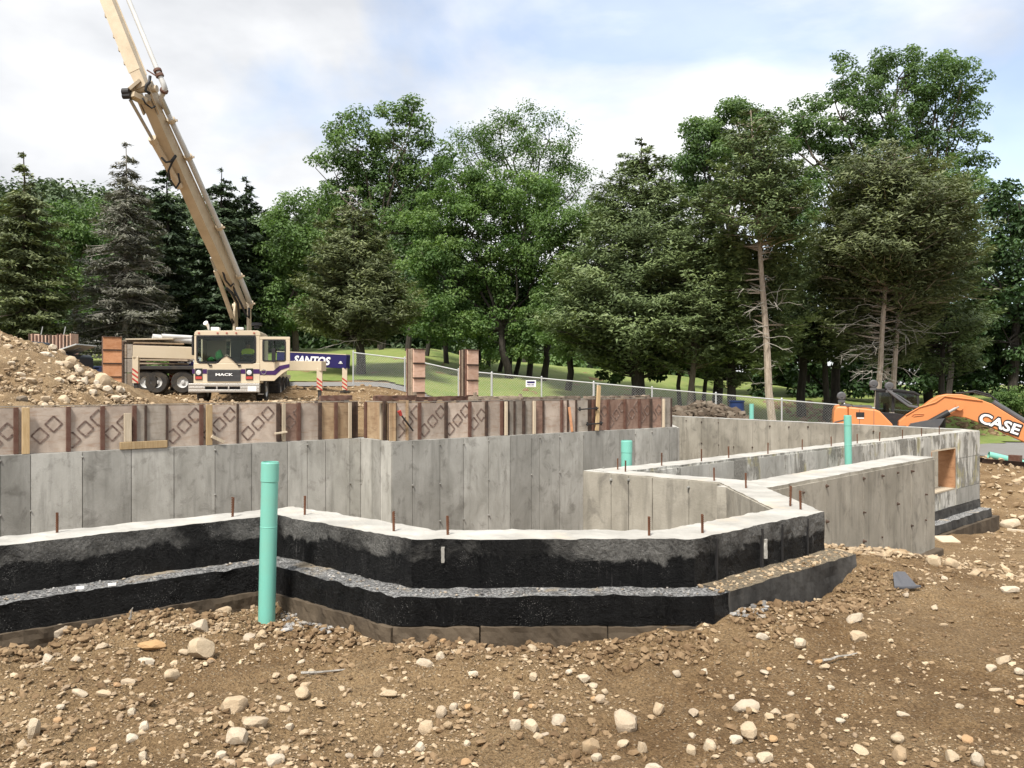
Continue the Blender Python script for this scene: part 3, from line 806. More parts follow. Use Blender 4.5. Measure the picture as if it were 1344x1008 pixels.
# long middle wall (P) from the inner angle to the corner pier with the window buck
P0, P1 = (1.10, 8.86), (9.55, 16.93)
aP, dP, nP, LP_ = seg(P0, P1)
so0, so1 = s_at(1222, P0, P1), s_at(1254, P0, P1)
ZP = ZT - 0.004
pw = thing('foundation_wall', 'long grey wall with white top and limed stains leading to the corner pier with a window opening', 'foundation wall', (5.5, 13.0, -2.9))
def on(s, o=0.0): q = aP + dP * s + nP * o; return (q.x, q.y)
mb = MB(pw.location)
sweep(mb, [P0, P1], [(-0.31, -1.215), (-0.31, ZP), (0, ZP), (0, -1.215), (-0.31, -1.215)], [1, 0, 1, 1], du=0.08, dv=0.08, amp=0.008, freq=6, seed=23)
sweep(mb, [P0, on(so0)], [(-0.31, -2.9), (-0.31, -1.216), (0, -1.216), (0, -2.9)], [1, 1, 1], du=0.2, dv=0.2, amp=0.004, seed=24)
sweep(mb, [on(so0), on(so1)], [(-0.31, -2.9), (-0.31, -2.03), (0.0, -2.03), (0.0, -2.9)], [1, 0, 1], du=0.1, dv=0.1, amp=0.006, seed=25)
sweep(mb, [on(so1), P1], [(-0.31, -2.9), (-0.31, -1.216), (0, -1.216), (0, -2.9)], [1, 1, 1], du=0.1, dv=0.1, amp=0.006, seed=26)
mb.build('wall_body', [M['captop'], M['concrete_limed']], pw)
bP = [s for s in even(P0, P1, 0.61) if s < so0 - 0.1] + [so0 - 0.02]
panels(pw, P0, P1, bP, -2.9, ZP - 0.03, [M['concrete_limed'], M['concrete'], M['concrete_limed']], 0.006, jit=0.004)
for (s0, s1, z0, z1, mt) in ((so1 + 0.14, LP_ - 0.004, -1.44, ZP - 0.02, 'concrete_limed'), (so1 + 0.14, LP_ - 0.004, -2.02, -1.45, 'concrete_limed'), (so1 + 0.02, LP_ - 0.004, -2.34, -2.03, 'concrete')):
    plate(pw, 'panel', P0, P1, s0, s1, -0.02, 0.014, z0, z1, M[mt])
# window buck: two jambs, head and sill boards
for (s0, s1, z0, z1) in ((so0, so0 + 0.04, -2.0, -1.245), (so1 - 0.04, so1, -2.0, -1.245), (so0, so1, -1.244, -1.217), (so0, so1, -2.029, -2.002)):
    plate(pw, 'window_buck', P0, P1, s0, s1, -0.30, 0.004, z0, z1, M['buck'] if z1 - z0 > 0.2 else M['lumber_pale'])
mb = MB(pw.location)
sP = s_at(1195, P0, P1)
sweep(mb, [on(sP), (P1[0] + 0.02, P1[1] + 0.02)], [(-0.05, -2.34), (0.012, -2.34), (0.014, -2.52), (0.22, -2.52), (0.225, -2.68), (-0.1, -2.68)], [0, 0, 1, 0, 0], du=0.08, dv=0.06, amp=0.012, seed=28)
mb.build('footing', [M['footing_dark'], M['ledge']], pw)
mb = MB(pw.location)
e = on(LP_ + 0.25)
sweep(mb, [on(sP), e], [(-0.1, -2.685), (0.30, -2.685), (0.31, -3.2), (0, -3.2)], [0, 0, 0], du=0.15, dv=0.1, amp=0.01, seed=29)
mb.build('footing', [M['footing']], pw)
for px_ in (875, 927, 963, 1014, 1059, 1097, 1131, 1160, 1190, 1215, 1238):
    q = on(s_at(px_, P0, P1), -0.07); rebar(pw, q[0], q[1], ZP, 0.15)
# far cross wall
S0, S1 = (4.45, 25.1), (9.42, 17.25)
sw = thing('foundation_wall', 'far grey cross wall standing in front of the fence and the orange digger', 'foundation wall', (7.0, 21.0, -3.3))
mb = MB(sw.location)
sweep(mb, [S0, S1], [(-0.31, -3.3), (-0.31, ZT - 0.014), (0, ZT - 0.014), (0, -3.38)], [1, 0, 1], du=0.15, dv=0.15, amp=0.005, seed=31)
mb.build('wall_body', [M['captop'], M['concrete_body']], sw)
bS = even(S0, S1, 0.61)
panels(sw, S0, S1, bS, -3.37, ZT - 0.03, M['concrete_warm'])
ties(sw, S0, S1, bS, (-1.08, -1.7), r=0.02, mat='rib_dark')
# closing walls that the picture hides: end wall at far left and link behind the formed wall
cw = thing('foundation_wall', 'plain grey end wall closing the pit out of sight on the left', 'foundation wall', (-8.6, 5.0, -3.4))
mb = MB(cw.location)
sweep(mb, [(-6.2, 2.3), (-10.75, 7.5)], [(-0.2, -3.39), (-0.2, ZT - 0.02), (0.1, ZT - 0.02), (0.1, -3.39)], [1, 0, 1], du=0.4, dv=0.4, seed=34)
sweep(mb, [(3.55, 18.15), (4.15, 24.9)], [(-0.12, -3.39), (-0.12, ZT - 0.02), (0.12, ZT - 0.02), (0.12, -3.39)], [1, 0, 1], du=0.4, dv=0.4, seed=35)
mb.build('wall_body', [M['captop'], M['concrete_body']], cw)

# ---------------------------------------------------------------- wooden formwork on the tall wall
ZB, ZF = ZT + 0.004, -0.315
def diamonds(panel, root, a, b, s0, s1, n=3, shift=0.0):
    """rubbed diamond marks printed on a form face: thin bars, a child of the panel"""
    A, d, nn, L = seg(a, b)
    base = root.location + panel.location
    mb = MB(base)
    mid, w = (s0 + s1) / 2 + shift, s1 - s0
    zc = (ZB + ZF) / 2
    h = 0.105; st = 0.165
    for k in range(n):
        cs, cz = mid + (k - (n - 1) / 2) * st, zc + (k - (n - 1) / 2) * st * 0.93
        cor = [(cs - h, cz), (cs, cz + h * 1.05), (cs + h, cz), (cs, cz - h * 1.05)]
        for (u0, v0), (u1, v1) in zip(cor, cor[1:] + cor[:1]):
            # clip each bar to the panel's face
            pts = [(u0 + (u1 - u0) * q / 8, v0 + (v1 - v0) * q / 8) for q in range(9)]
            pts = [q for q in pts if s0 + 0.035 < q[0] < s1 - 0.035 and ZB + 0.02 < q[1] < ZF - 0.02]
            if len(pts) < 2: continue
            (ua, va), (ub, vb) = pts[0], pts[-1]
            qa, qb = A + d * ua - nn * 0.0715, A + d * ub - nn * 0.0715
            mb.beam((qa.x, qa.y, va), (qb.x, qb.y, vb), 0.004, 0.022, up=(0, 0, 1) if abs(vb - va) < 1e-3 else Vector((d.x, d.y, 0)) * (-(vb - va)) + Vector((0, 0, 1)) * ((ub - ua)))
    if mb.f: mb.build('diamond_print', M['print'], panel)

def form_run(root, a, b, pxs, kinds, ribs):
    L = seg(a, b)[3]
    br = [max(0, min(L, s_at(p_, a, b))) for p_ in pxs]
    for i, k in enumerate(kinds):
        s0, s1 = br[i], br[i + 1]
        if s1 - s0 < 0.03: continue
        mat = {'d': 'ply_pink', 'p': 'ply_tan', 'g': 'ply_grey', 'r': 'ply_red', 'e': 'ply_red', 'k': 'rib_dark', 'n': 'ply_pink'}[k[0]]
        pn = plate(root, 'panel', a, b, s0 + 0.004, s1 - 0.004, -0.095, -0.075 + random.uniform(-.002, .002), ZB, ZF + random.uniform(-.008, .008), M[mat])
        if k[0] in 'dr' and len(k) > 1: diamonds(pn, root, a, b, s0, s1, int(k[1]), float(k[2:] or 0))
    for p_, typ in ribs:
        s = s_at(p_, a, b)
        if typ == 'r': plate(root, 'rib', a, b, s - 0.028, s + 0.028, -0.073, -0.035, ZB, ZF + 0.004, M[random.choice(['rib', 'rib', 'rib_dark'])], 0.004)
        elif typ == 's': plate(root, 'rib', a, b, s - 0.016, s + 0.016, -0.073, -0.045, ZB, ZF + 0.003, M['rib_dark'], 0.003)
        elif typ == 'w':
            plate(root, 'stud', a, b, s - 0.045, s + 0.045, -0.034, 0.002, ZB, ZF - 0.004, M['lumber'], 0.003)
        elif typ == 'v':
            plate(root, 'stud', a, b, s - 0.028, s + 0.028, -0.034, 0.0, ZB, ZF - 0.004, M['lumber_pale'], 0.003)
    # metal edge along the top of the run
    plate(root, 'top_rail', a, b, br[0], br[-1], -0.099, -0.07, ZF + 0.010, ZF + 0.022, M['ply_grey'])

fl = thing('formwork', 'weathered wooden form panels with diamond prints on the left stretch of the tall wall', 'formwork', (-6.0, 11.4, ZT))
pxl = [-430, -325, -228, -140, -75, -20, 23, 91, 136, 178, 221, 266, 314, 367, 398, 422, 443, 461, 473]
kl = ['d3', 'g', 'd3', 'd3', 'd3', 'd3.08', 'd2.05', 'd3', 'd2.0', 'g', 'd3', 'd3', 'd3', 'r3', 'n', 'p', 'p', 'k']
form_run(fl, T0, J1, pxl, kl, [(-430, 'r'), (-325, 'r'), (-228, 'r'), (-140, 'r'), (-75, 'r'), (-20, 'r'), (22, 'r'), (34, 'w'), (91, 'r'), (136, 'r'), (178, 'r'), (193, 's'), (221, 's'), (266, 'r'), (275, 'w'),
                               (314, 's'), (367, 'r'), (373, 'v'), (394, 'r'), (422, 'r'), (443, 'r'), (460, 'v'), (466, 's')])
fj = thing('formwork', 'tan plywood form panels around the jog in the tall wall', 'formwork', (-2.3, 14.0, ZT))
# the jog faces left: forms run from J1 to J2
form_run(fj, J1, J2, [474.5, 497, 513.5], ['p', 'p'], [(476, 'r'), (499, 'v'), (506, 's')])
fr = thing('formwork', 'weathered form panels with diamond prints on the right stretch of the tall wall', 'formwork', (1.0, 16.0, ZT))
pxr = [513, 523, 553, 588, 619, 641, 661, 672, 690, 702, 716, 740, 759, 775, 785, 801, 823, 842, 857, 872, 884]
kr = ['p', 'd3', 'd3', 'd3', 'd2', 'n', 'k', 'g', 'g', 'e', 'n', 'n', 'g', 'k', 'r2', 'r3', 'r3', 'r2', 'r2', 'g']
form_run(fr, J2, T1, pxr, kr, [(522, 's'), (553, 'r'), (588, 'r'), (619, 'r'), (641, 'r'), (661, 'r'), (665, 'v'), (678, 's'), (690, 'r'), (702, 'v'), (716, 's'), (740, 'r'), (748, 's'),
                               (759, 's'), (781, 'r'), (801, 'r'), (823, 'r'), (842, 'r'), (857, 'r'), (872, 'v'), (884, 's')])
# second row of forms on the far edge of the wall, and the rough walers lying along it
fb = thing('formwork', 'second row of brown forms and rough walers behind the diamond printed row', 'formwork', (0.0, 15.4, ZT))
for (a, b, p0, p1) in ((T0, J1, 425, 470), (J2, T1, 516, 884)):
    L = seg(a, b)[3]
    br = list(np.arange(s_at(p0, a, b), min(L, s_at(p1, a, b)), 0.5)) + [min(L, s_at(p1, a, b))]
    for s0, s1 in zip(br, br[1:]):
        if s1 - s0 < .05: continue
        plate(fb, 'panel', a, b, s0 + 0.004, s1 - 0.004, -0.33, -0.305, ZB, -0.285 + random.uniform(-.01, .01), M[random.choice(['ply_tan', 'ply_grey', 'ply_red'])])
        plate(fb, 'rib', a, b, s0 - 0.02, s0 + 0.03, -0.304, -0.27, ZB, -0.285 + random.uniform(0, .012), M['rib_dark'])
plate(fb, 'panel', J1, J2, 0.05, seg(J1, J2)[3] - 0.02, -0.33, -0.31, ZB, -0.27, M['ply_tan'])
def waler(a, b, s0, s1, off, z0, z1):
    A, d, n, L = seg(a, b); mb = MB(fb.location)
    sweep(mb, [tuple(A + d * s0 - n * off), tuple(A + d * s1 - n * off)], [(0, z0), (0, z1), (0.07, z1), (0.07, z0), (0, z0)], [0] * 4, du=0.05, dv=0.04, amp=0.018, freq=7, seed=int(s0 * 10) + 41)
    mb.build('waler', M[random.choice(['rib', 'lumber_old'])], fb)
for p0, p1, dz in ((505, 560, 0.02), (558, 632, 0.0), (628, 700, -0.01), (697, 776, -0.03), (782, 868, -0.03)):
    waler(J2, T1, s_at(p0, J2, T1), s_at(p1, J2, T1), 0.37, -0.30 + dz, -0.215 + dz)
for p0, p1 in ((432, 474),):
    waler(T0, J1, s_at(p0, T0, J1), s_at(p1, T0, J1), 0.37, -0.29, -0.20)
for p_ in (560, 640, 700):
    s = s_at(p_, J2, T1)
    plate(fb, 'stake', J2, T1, s, s + 0.05, -0.43, -0.385, -0.9, -0.15 + random.uniform(-.05, .03), M['lumber_old'])
# loose lumber and clamps on and against the forms
def loose(name, label, cat, pts, w, h, mat, up=(0, 0, 1)):
    base = (Vector(pts[0]) + Vector(pts[1])) / 2
    base.z = min(pts[0][2], pts[1][2])
    mb = MB(base); mb.beam(pts[0], pts[1], w, h, up)
    return tag(mb.build(name, M[mat], None, bevel=0.003, loc=base), label, cat)
def onseg(a, b, px, off, z):
    A, d, n, L = seg(a, b); q = A + d * s_at(px, a, b) + n * off; return (q.x, q.y, z)
loose('wood_block', 'short pale board lying flat at the foot of the forms on the left', 'board', [onseg(T0, J1, 157, 0.012, -0.885), onseg(T0, J1, 219, 0.012, -0.885)], 0.04, 0.105, 'lumber')
loose('wood_block', 'short upright board leaning on a diamond panel above the flat board', 'board', [onseg(T0, J1, 168, -0.01, -0.83), onseg(T0, J1, 168, -0.02, -0.42)], 0.035, 0.10, 'lumber_pale', tuple((*seg(T0, J1)[1], 0)))
loose('wood_scrap', 'thin slanted offcut below the bright stud left of the truck', 'board', [onseg(T0, J1, 277, 0.02, -0.80), onseg(T0, J1, 293, 0.02, -0.90)], 0.03, 0.05, 'lumber_pale')
loose('wood_scrap', 'thin cross strip nailed low over a pale stud under the truck wheels', 'board', [onseg(T0, J1, 360, 0.02, -0.80), onseg(T0, J1, 376, 0.02, -0.78)], 0.03, 0.03, 'lumber_pale')
loose('lumber_post', 'tall pale board leaning upright against the right stretch of forms', 'board', [onseg(J2, T1, 782, 0.03, -0.93), onseg(J2, T1, 787, -0.02, -0.03)], 0.035, 0.085, 'lumber', tuple((*seg(J2, T1)[1], 0)))
loose('wood_scrap', 'narrow orange strip standing against the weathered forms', 'board', [onseg(J2, T1, 751, 0.0, -0.93), onseg(J2, T1, 748, -0.02, -0.45)], 0.025, 0.05, 'ply_orange', tuple((*seg(J2, T1)[1], 0)))
for i, (p0, p1, z0, lb) in enumerate(((759, 783, -0.50, 'upper black bar clamped across the forms beside the leaning post'), (769, 789, -0.80, 'lower black bar clamped across the forms beside the leaning post'))):
    mb = MB(onseg(J2, T1, p0, 0, z0)); mb.tube(onseg(J2, T1, p0, 0.01, z0), onseg(J2, T1, p1, 0.05, z0 + 0.02), 0.014, n=7)
    for q in (p0 + 1, p1 - 1): mb.tube(onseg(J2, T1, q, 0.02, z0 - .03), onseg(J2, T1, q, 0.02, z0 + .05), 0.018, n=6)
    tag(mb.build('clamp_bar', M['black'], None, loc=onseg(J2, T1, p0, 0, z0)), lb, 'clamp')
b0 = Vector(onseg(J2, T1, 523, 0.03, -0.44))
pr = thing('pry_bar', 'black diagonal bar with a red grip resting on the forms beside the jog', 'pry bar', b0)
mb = MB(b0); mb.path([onseg(J2, T1, 523, 0.03, -0.47), onseg(J2, T1, 531, 0.05, -0.62), onseg(J2, T1, 541, 0.03, -0.78)], [0.012, 0.018, 0.012], 6); mb.build('bar', M['black'], pr)
mb = MB(b0); mb.tube(onseg(J2, T1, 522.5, 0.03, -0.44), onseg(J2, T1, 525, 0.035, -0.52), 0.035, 0.025, 8); mb.build('grip', M['red'], pr)

# ---------------------------------------------------------------- free-standing column forms
def column_form(label, px, py_top, d, w, dep, yaw, face, n, grp=None, faces_px=None, zb=None):
    x = (px - 672) / F * d; zt = -(py_top - 504) / F * d
    zb = Hs(x, d) - 0.05 if zb is None else zb
    r = thing('column_form', label, 'column form', (x, d, zb), yaw, grp)
    h = zt - zb
    MB().box((0, 0, h / 2), (w * 0.9, dep * 0.9, h * 0.995)).build('core', M['rib_dark'], r)
    for k in range(n):                                   # stacked boards of the pale face
        z0, z1 = h * k / n, h * (k + 1) / n
        MB().box((random.uniform(-.006, .006), -dep / 2 + 0.02, (z0 + z1) / 2), (w, 0.05, z1 - z0 - 0.035)).build('board', M[face], r, bevel=0.006)
        MB().box((0, -dep / 2 - 0.012, z1 - 0.012), (w * 1.02, 0.035, 0.028)).build('batten', M['rib_dark'], r)
        MB().box((0, dep / 2 - 0.02, (z0 + z1) / 2), (w, 0.05, z1 - z0 - 0.035)).build('board', M[face], r)
    for s in (-1, 1):
        m_ = 4
        for k in range(m_):
            yy = -dep / 2 + 0.07 + (dep - 0.14) * k / (m_ - 1)
            MB().box((s * w * 0.47, yy, h / 2), (0.07, dep * 0.13, h * random.uniform(0.985, 1.02))).build('rib', M[random.choice(['rib', 'rib_dark', 'lumber_old'])], r, bevel=0.005)
    MB().box((w * 0.52, 0, h * 0.1), (0.03, dep * 1.02, 0.03)).build('tie_band', M['galv'], r)
    return r
column_form('pinkish column form standing on the lawn side, left of the two middle ones', 545.5, 458, 22, 0.36, 0.36, R(40), 'ply_rose', 5, 'column forms beyond the wall')
column_form('pinkish column form with a torn top, right of the two middle ones', 615.5, 459, 22, 0.36, 0.36, R(41), 'ply_rose', 5, 'column forms beyond the wall')
column_form('orange column form standing at the left beside the stacked lumber', 147, 442, 28, 0.56, 0.42, R(30), 'ply_orange', 5)
r = thing('wall_form', 'low brown wall form with ragged top rods at the far left behind the soil pile', 'wall form', ((68 - 672) / F * 33, 33, Hs(-18.3, 33) - .05), R(-4))
hw = -(438 - 504) / F * 33 - r.location.z
xs_ = np.linspace(-0.9, 0.72, 5)
for k in range(4): MB().box(((xs_[k] + xs_[k + 1]) / 2, 0, hw / 2), (xs_[k + 1] - xs_[k] - 0.02, 0.06, hw * random.uniform(.94, 1.0))).build('panel', M[random.choice(['ply_red', 'ply_grey', 'ply_rose'])], r)
for k in range(12): MB().box((-0.9 + 1.62 * k / 11, -0.05, hw / 2), (0.06, 0.05, hw * random.uniform(0.93, 1.03))).build('rib', M[random.choice(['rib', 'rib_dark'])], r)
MB().box((0.83, 0.15, hw / 2), (0.05, 0.5, hw)).build('panel', M['ply_rose'], r)
for k, xx in enumerate((-0.5, 0.45)): MB().path([(xx, 0, hw * .9), (xx + 0.12, 0, hw + 0.28)], 0.018, 5).build('rod', M['galv'], r)
# ---------------------------------------------------------------- vehicles
def frame(root):
    """(px, py, y) -> root-local point that projects to the photograph pixel, at local depth y"""
    th = root.rotation_euler.z; c, s = math.cos(th), math.sin(th); rx, ry, rz = root.location
    def f(px, py, y=0.0):
        k = (px - 672) / F
        x = (rx - y * s - k * ry - k * y * c) / (k * s - c)
        D = ry + x * s + y * c
        return Vector((x, y, -(py - 504) / F * D - rz))
    return f
def to_local(root, w):
    th = root.rotation_euler.z
    return Matrix.Rotation(-th, 3, 'Z') @ (Vector(w) - Vector(root.location))
def pbox(mb, f, px0, py0, px1, py1, y0, y1, mi=None):
    a, b = f(px0, py0, y0), f(px1, py1, y0)
    mb.box2((a.x, y0, a.z), (b.x, y1, b.z), mi); return mb
def pprism(mb, f, poly, y0, y1, mi=None):
    pts = [f(px, py, y0) for px, py in poly]
    return mb.prism([(p.x, p.z) for p in pts], lambda u, v: Vector((u, y0, v)), lambda u, v: Vector((u, y1, v)), mi)
def text_mesh(name, body, height, mat, bold=0.02, shear=0.0, depth=0.008):
    cu = bpy.data.curves.new(name, 'FONT'); cu.body = body; cu.size = 1.0; cu.align_x = 'CENTER'; cu.align_y = 'CENTER'
    cu.offset = bold; cu.shear = shear; cu.extrude = 0.05; cu.resolution_u = 3
    o = bpy.data.objects.new(name, cu); COL.objects.link(o)
    bpy.context.view_layer.update()
    me = bpy.data.meshes.new_from_object(o.evaluated_get(bpy.context.evaluated_depsgraph_get()))
    bpy.data.objects.remove(o); bpy.data.curves.remove(cu)
    me.materials.clear(); me.materials.append(mat)
    n = len(me.vertices); co = np.zeros(n * 3); me.vertices.foreach_get('co', co); co = co.reshape(-1, 3)
    k = height / 0.70
    co = co * k; co[:, 2] *= depth / (0.05 * k)
    me.vertices.foreach_set('co', co.ravel()); me.update(); me.name = name
    return me, co[:, 0].max() - co[:, 0].min()
def put_text(root, name, body, p, width, height, mat, bold=0.02, shear=0.0, rot=0.0, yaw=0.0):
    me, w = text_mesh(name, body, height, mat, bold, shear)
    o = link(name, me, root, p)
    o.rotation_euler = (R(90), rot, yaw) if rot == 0 else (Matrix.Rotation(yaw, 4, 'Z') @ Matrix.Rotation(rot, 4, 'Y') @ Matrix.Rotation(R(90), 4, 'X')).to_euler()
    o.scale = (width / w, 1, 1); return o
def wheel(root, c, r, w, face=1, rim='steel', hub=True):
    t_ = MB(); ax = (1, 0, 0); h = w / 2
    t_.ring(c, ax, [(r * .58, -h * .8), (r * .9, -h), (r * .985, -h * .8), (r, -h * .4), (r, h * .4), (r * .985, h * .8), (r * .9, h), (r * .58, h * .8), (r * .58, -h * .8)], 26)
    for k in range(26):
        a = 2 * math.pi * k / 26
        t_.box(Vector(c) + Vector((0, math.cos(a), math.sin(a))) * r, (w * .8, r * .10, r * .05), Matrix.Rotation(a, 3, 'X'))
    ty = t_.build('wheel', M['rubber'], root)
    m = MB(); f_ = face * h
    m.ring(c, ax, [(r * .585, f_ * .75), (r * .55, f_ * .85), (r * .5, f_ * .35), (r * .30, f_ * .2), (r * .26, f_ * .75), (r * .12, f_ * .9), (0.001, f_ * .9)], 22)
    m.ring(c, ax, [(r * .585, -f_ * .75), (r * .3, -f_ * .5), (0.001, -f_ * .5)], 22)
    for k in range(8):
        a = 2 * math.pi * k / 8
        m.tube(Vector(c) + Vector((f_ * .3, math.cos(a) * r * .38, math.sin(a) * r * .38)), Vector(c) + Vector((f_ * .5, math.cos(a) * r * .38, math.sin(a) * r * .38)), r * .035, n=6)
    m.build('rim', M[rim], ty, smooth=False)
    return ty

TR = thing('pump_truck', 'cream concrete pump truck with open cab door and raised boom facing the camera', 'concrete pump truck', (-9.95, 29.0, -0.70), R(8.8))
f = frame(TR)
# running gear
mb = MB(); mb.box2((-0.45, 0.3, 0.62), (-0.33, 10.2, 0.92)); mb.box2((0.33, 0.3, 0.62), (0.45, 10.2, 0.92))
for y in (0.9, 2.6, 4.2, 6.2, 8.2): mb.box2((-0.33, y, 0.66), (0.33, y + 0.15, 0.88))
for y in (1.1, 5.2, 6.5, 7.8): mb.tube((-1.0, y, 0.5), (1.0, y, 0.5), 0.09, n=8)
mb.build('chassis', M['chassis'], TR)
for s in (-1, 1):
    wheel(TR, (s * 1.02, 1.1, 0.50), 0.50, 0.34, s)
    for y in (5.2, 6.5, 7.8): wheel(TR, (s * 0.93, y, 0.50), 0.50, 0.56, s)
# cab shell
cab = MB()
pbox(cab, f, 254, 476.5, 341, 503, 0, 0.10)
pbox(cab, f, 255.5, 437, 259, 477, 0.01, 0.13); pbox(cab, f, 335.5, 437, 341, 477, 0.01, 0.13)
pprism(cab, f, [(254.5, 440.5), (255.5, 436), (258, 433.8), (338, 433.8), (341, 436), (342, 440.5)], 0.0, 1.95)
pprism(cab, f, [(286, 477), (296, 465.5), (299, 465.5), (309, 477)], 0.004, 0.09)
a, b = f(254, 438), f(342, 503)
cab.box2((a.x, 0.1, b.z), (a.x + 0.06, 1.95, b.z + 0.75)); cab.box2((a.x, 0.1, b.z + 0.75), (a.x + 0.06, 0.22, a.z)); cab.box2((a.x, 1.2, b.z + 0.75), (a.x + 0.06, 1.95, a.z))
cab.box2((b.x - 0.06, 1.25, b.z), (b.x, 1.95, a.z)); cab.box2((b.x - 0.05, 0.1, b.z), (b.x, 1.25, b.z + 0.12))
cab.box2((a.x + 0.06, 1.87, b.z), (b.x - 0.06, 1.93, b.z + 0.95)); cab.box2((a.x + 0.06, 1.87, a.z - 0.16), (b.x - 0.06, 1.93, a.z))
cab.box2((a.x + 0.06, 1.87, b.z + 0.95), (a.x + 0.75, 1.93, a.z - 0.16)); cab.box2((b.x - 0.75, 1.87, b.z + 0.95), (b.x - 0.06, 1.93, a.z - 0.16))
cab.box2((a.x + 1.18, 1.87, b.z + 0.95), (a.x + 1.26, 1.93, a.z - 0.16))
cab.box2((a.x + 0.06, 0.1, b.z), (b.x - 0.06, 1.87, b.z + 0.06))
cab.build('cab', M['cream'], TR, bevel=0.018)
mb = MB(); mb.box2((a.x + 0.06, 0.11, f(0, 473).z - 0.32), (b.x - 0.07, 0.5, f(0, 473).z)); mb.build('dashboard', M['black'], TR, bevel=0.02)
mb = MB(); mb.box2((a.x + 0.08, 1.845, b.z + 0.1), (b.x - 0.08, 1.868, b.z + 0.94)); mb.build('back_lining', M['black'], TR)
mb = MB(); mb.box2((a.x + 0.065, 0.12, a.z - 0.14), (b.x - 0.065, 1.86, a.z - 0.10)); mb.build('roof_lining', M['black'], TR)
# windscreen and its black gasket
gz = MB()
def rrect(px0, py0, px1, py1, r=3.0):
    o = []
    for cx, cy, a0 in ((px1 - r, py0 + r, -90), (px1 - r, py1 - r, 0), (px0 + r, py1 - r, 90), (px0 + r, py0 + r, 180)):
        for k in range(4): o.append((cx + r * math.cos(R(a0 + 30 * k)), cy + r * math.sin(R(a0 + 30 * k))))
    return o
def frame_ring(mb, f, outer, inner, y0, y1):
    n = len(outer); A = [f(px, py, y0) for px, py in outer]; B = [f(px, py, y0) for px, py in inner]
    vs_ = A + B + [Vector((p.x, y1, p.z)) for p in A] + [Vector((p.x, y1, p.z)) for p in B]
    fs = []
    for i in range(n):
        j = (i + 1) % n
        fs += [(i, j, n + j, n + i), (2 * n + i, 3 * n + i, 3 * n + j, 2 * n + j), (i, 2 * n + i, 2 * n + j, j), (n + i, n + j, 3 * n + j, 3 * n + i)]
    mb.add(vs_, fs)
ws = [(258, 440), (335, 440), (336, 443), (336, 473), (332, 477), (312, 477), (306, 471.5), (297.5, 467), (289, 471.5), (283, 477), (261, 477), (257.5, 473), (257.5, 443)]
cx_, cy_ = 296.5, 458
wi = [(cx_ + (x - cx_) * 0.95, cy_ + (y - cy_) * 0.895) for x, y in ws]
frame_ring(gz, f, ws, wi, -0.012, 0.05)
gasket = gz.build('windscreen_seal', M['black'], TR)
mb = MB(); pprism(mb, f, wi, 0.0, 0.012); mb.build('windscreen', M['glass'], TR)
for px0 in (275, 313):
    mb = MB(); p0 = f(px0, 479, -0.03); p1 = f(px0 - 14 if px0 < 300 else px0 - 16, 466, -0.025); mb.tube(p0, p1, 0.012, 0.008, 5)
    mb.box(f(px0 + 1, 479.5, -0.02), (0.10, 0.04, 0.05)); mb.build('wiper', M['black'], TR)
# grille, lettering, lamps, stripe, bumper
mb = MB(); pbox(mb, f, 272, 485, 315.5, 500.5, -0.035, 0.0)
for k in range(9): pbox(mb, f, 272.6, 486 + k * 1.6, 315, 486.7 + k * 1.6, -0.047, -0.034)
gr_ = mb.build('grille', M['grille'], TR)
put_text(gr_, 'lettering', 'MACK', f(294, 491.8, -0.062), 22 * .02668, 0.085, M['white'], 0.03)
for px0 in (256, 322.5):
    mb = MB(); pbox(mb, f, px0, 483.5, px0 + 9.5, 498.5, -0.03, 0.0); hl = mb.build('headlight', M['black'], TR, bevel=0.01)
    c = f(px0 + 4.7, 489, -0.03); mb = MB(); mb.ring(c, (0, -1, 0), [(0.085, 0.0), (0.088, 0.012), (0.075, 0.018), (0.055, 0.012), (0.001, 0.028)], 18); mb.build('lens', M['lens'], hl, smooth=True)
    mb = MB(); pbox(mb, f, px0 + 0.6, 494, px0 + 8.9, 497.6, -0.045, -0.03); mb.build('turn_signal', M['red'], hl)
mb = MB()
for x0, x1 in ((252.2, 255.6), (266, 271.5), (316, 322), (332.4, 340.6)): pbox(mb, f, x0, 484.5, x1, 490.5, -0.008, 0.0)
mb.build('stripe', M['purple'], TR)
mb = MB()
pbox(mb, f, 247, 503.5, 340.5, 507.5, -0.16, 0.06); pbox(mb, f, 247, 511.5, 340.5, 515, -0.15, 0.06)
for x0, x1 in ((247, 269), (283.5, 285.5), (299, 301), (315, 340.5)): pbox(mb, f, x0, 507.5, x1, 511.5, -0.155, 0.06)
mb.build('bumper', M['chrome'], TR, bevel=0.012)
mb = MB(); pbox(mb, f, 268, 507, 316, 512, -0.08, -0.05); mb.build('bumper_recess', M['black'], TR)
mb = MB(); pbox(mb, f, 325, 507, 336.5, 513.5, -0.172, -0.164); mb.build('licence_plate', M['white'], TR)
for px0 in (261, 285.5, 297.5, 310, 333.5):
    mb = MB(); mb.box(f(px0, 437, -0.012), (0.06, 0.03, 0.035)); mb.build('marker_light', M['red'], TR)
mb = MB(); c = f(283, 433, 0.5); mb.box(c + Vector((0, 0, .03)), (.28, .3, .12)); mb.build('roof_vent', M['white'], TR, bevel=0.02)
mb = MB(); c = f(274, 433, 0.4); mb.path([c, c + Vector((-.02, -.05, .16)), c + Vector((-.08, -.16, .24))], [.03, .05, .09], 8); mb.build('air_horn', M['white'], TR)
mb = MB(); c = f(315, 433, 0.5); mb.box(c + Vector((0, 0, .04)), (.26, .2, .10)); mb.build('beacon', M['white'], TR, bevel=0.03)
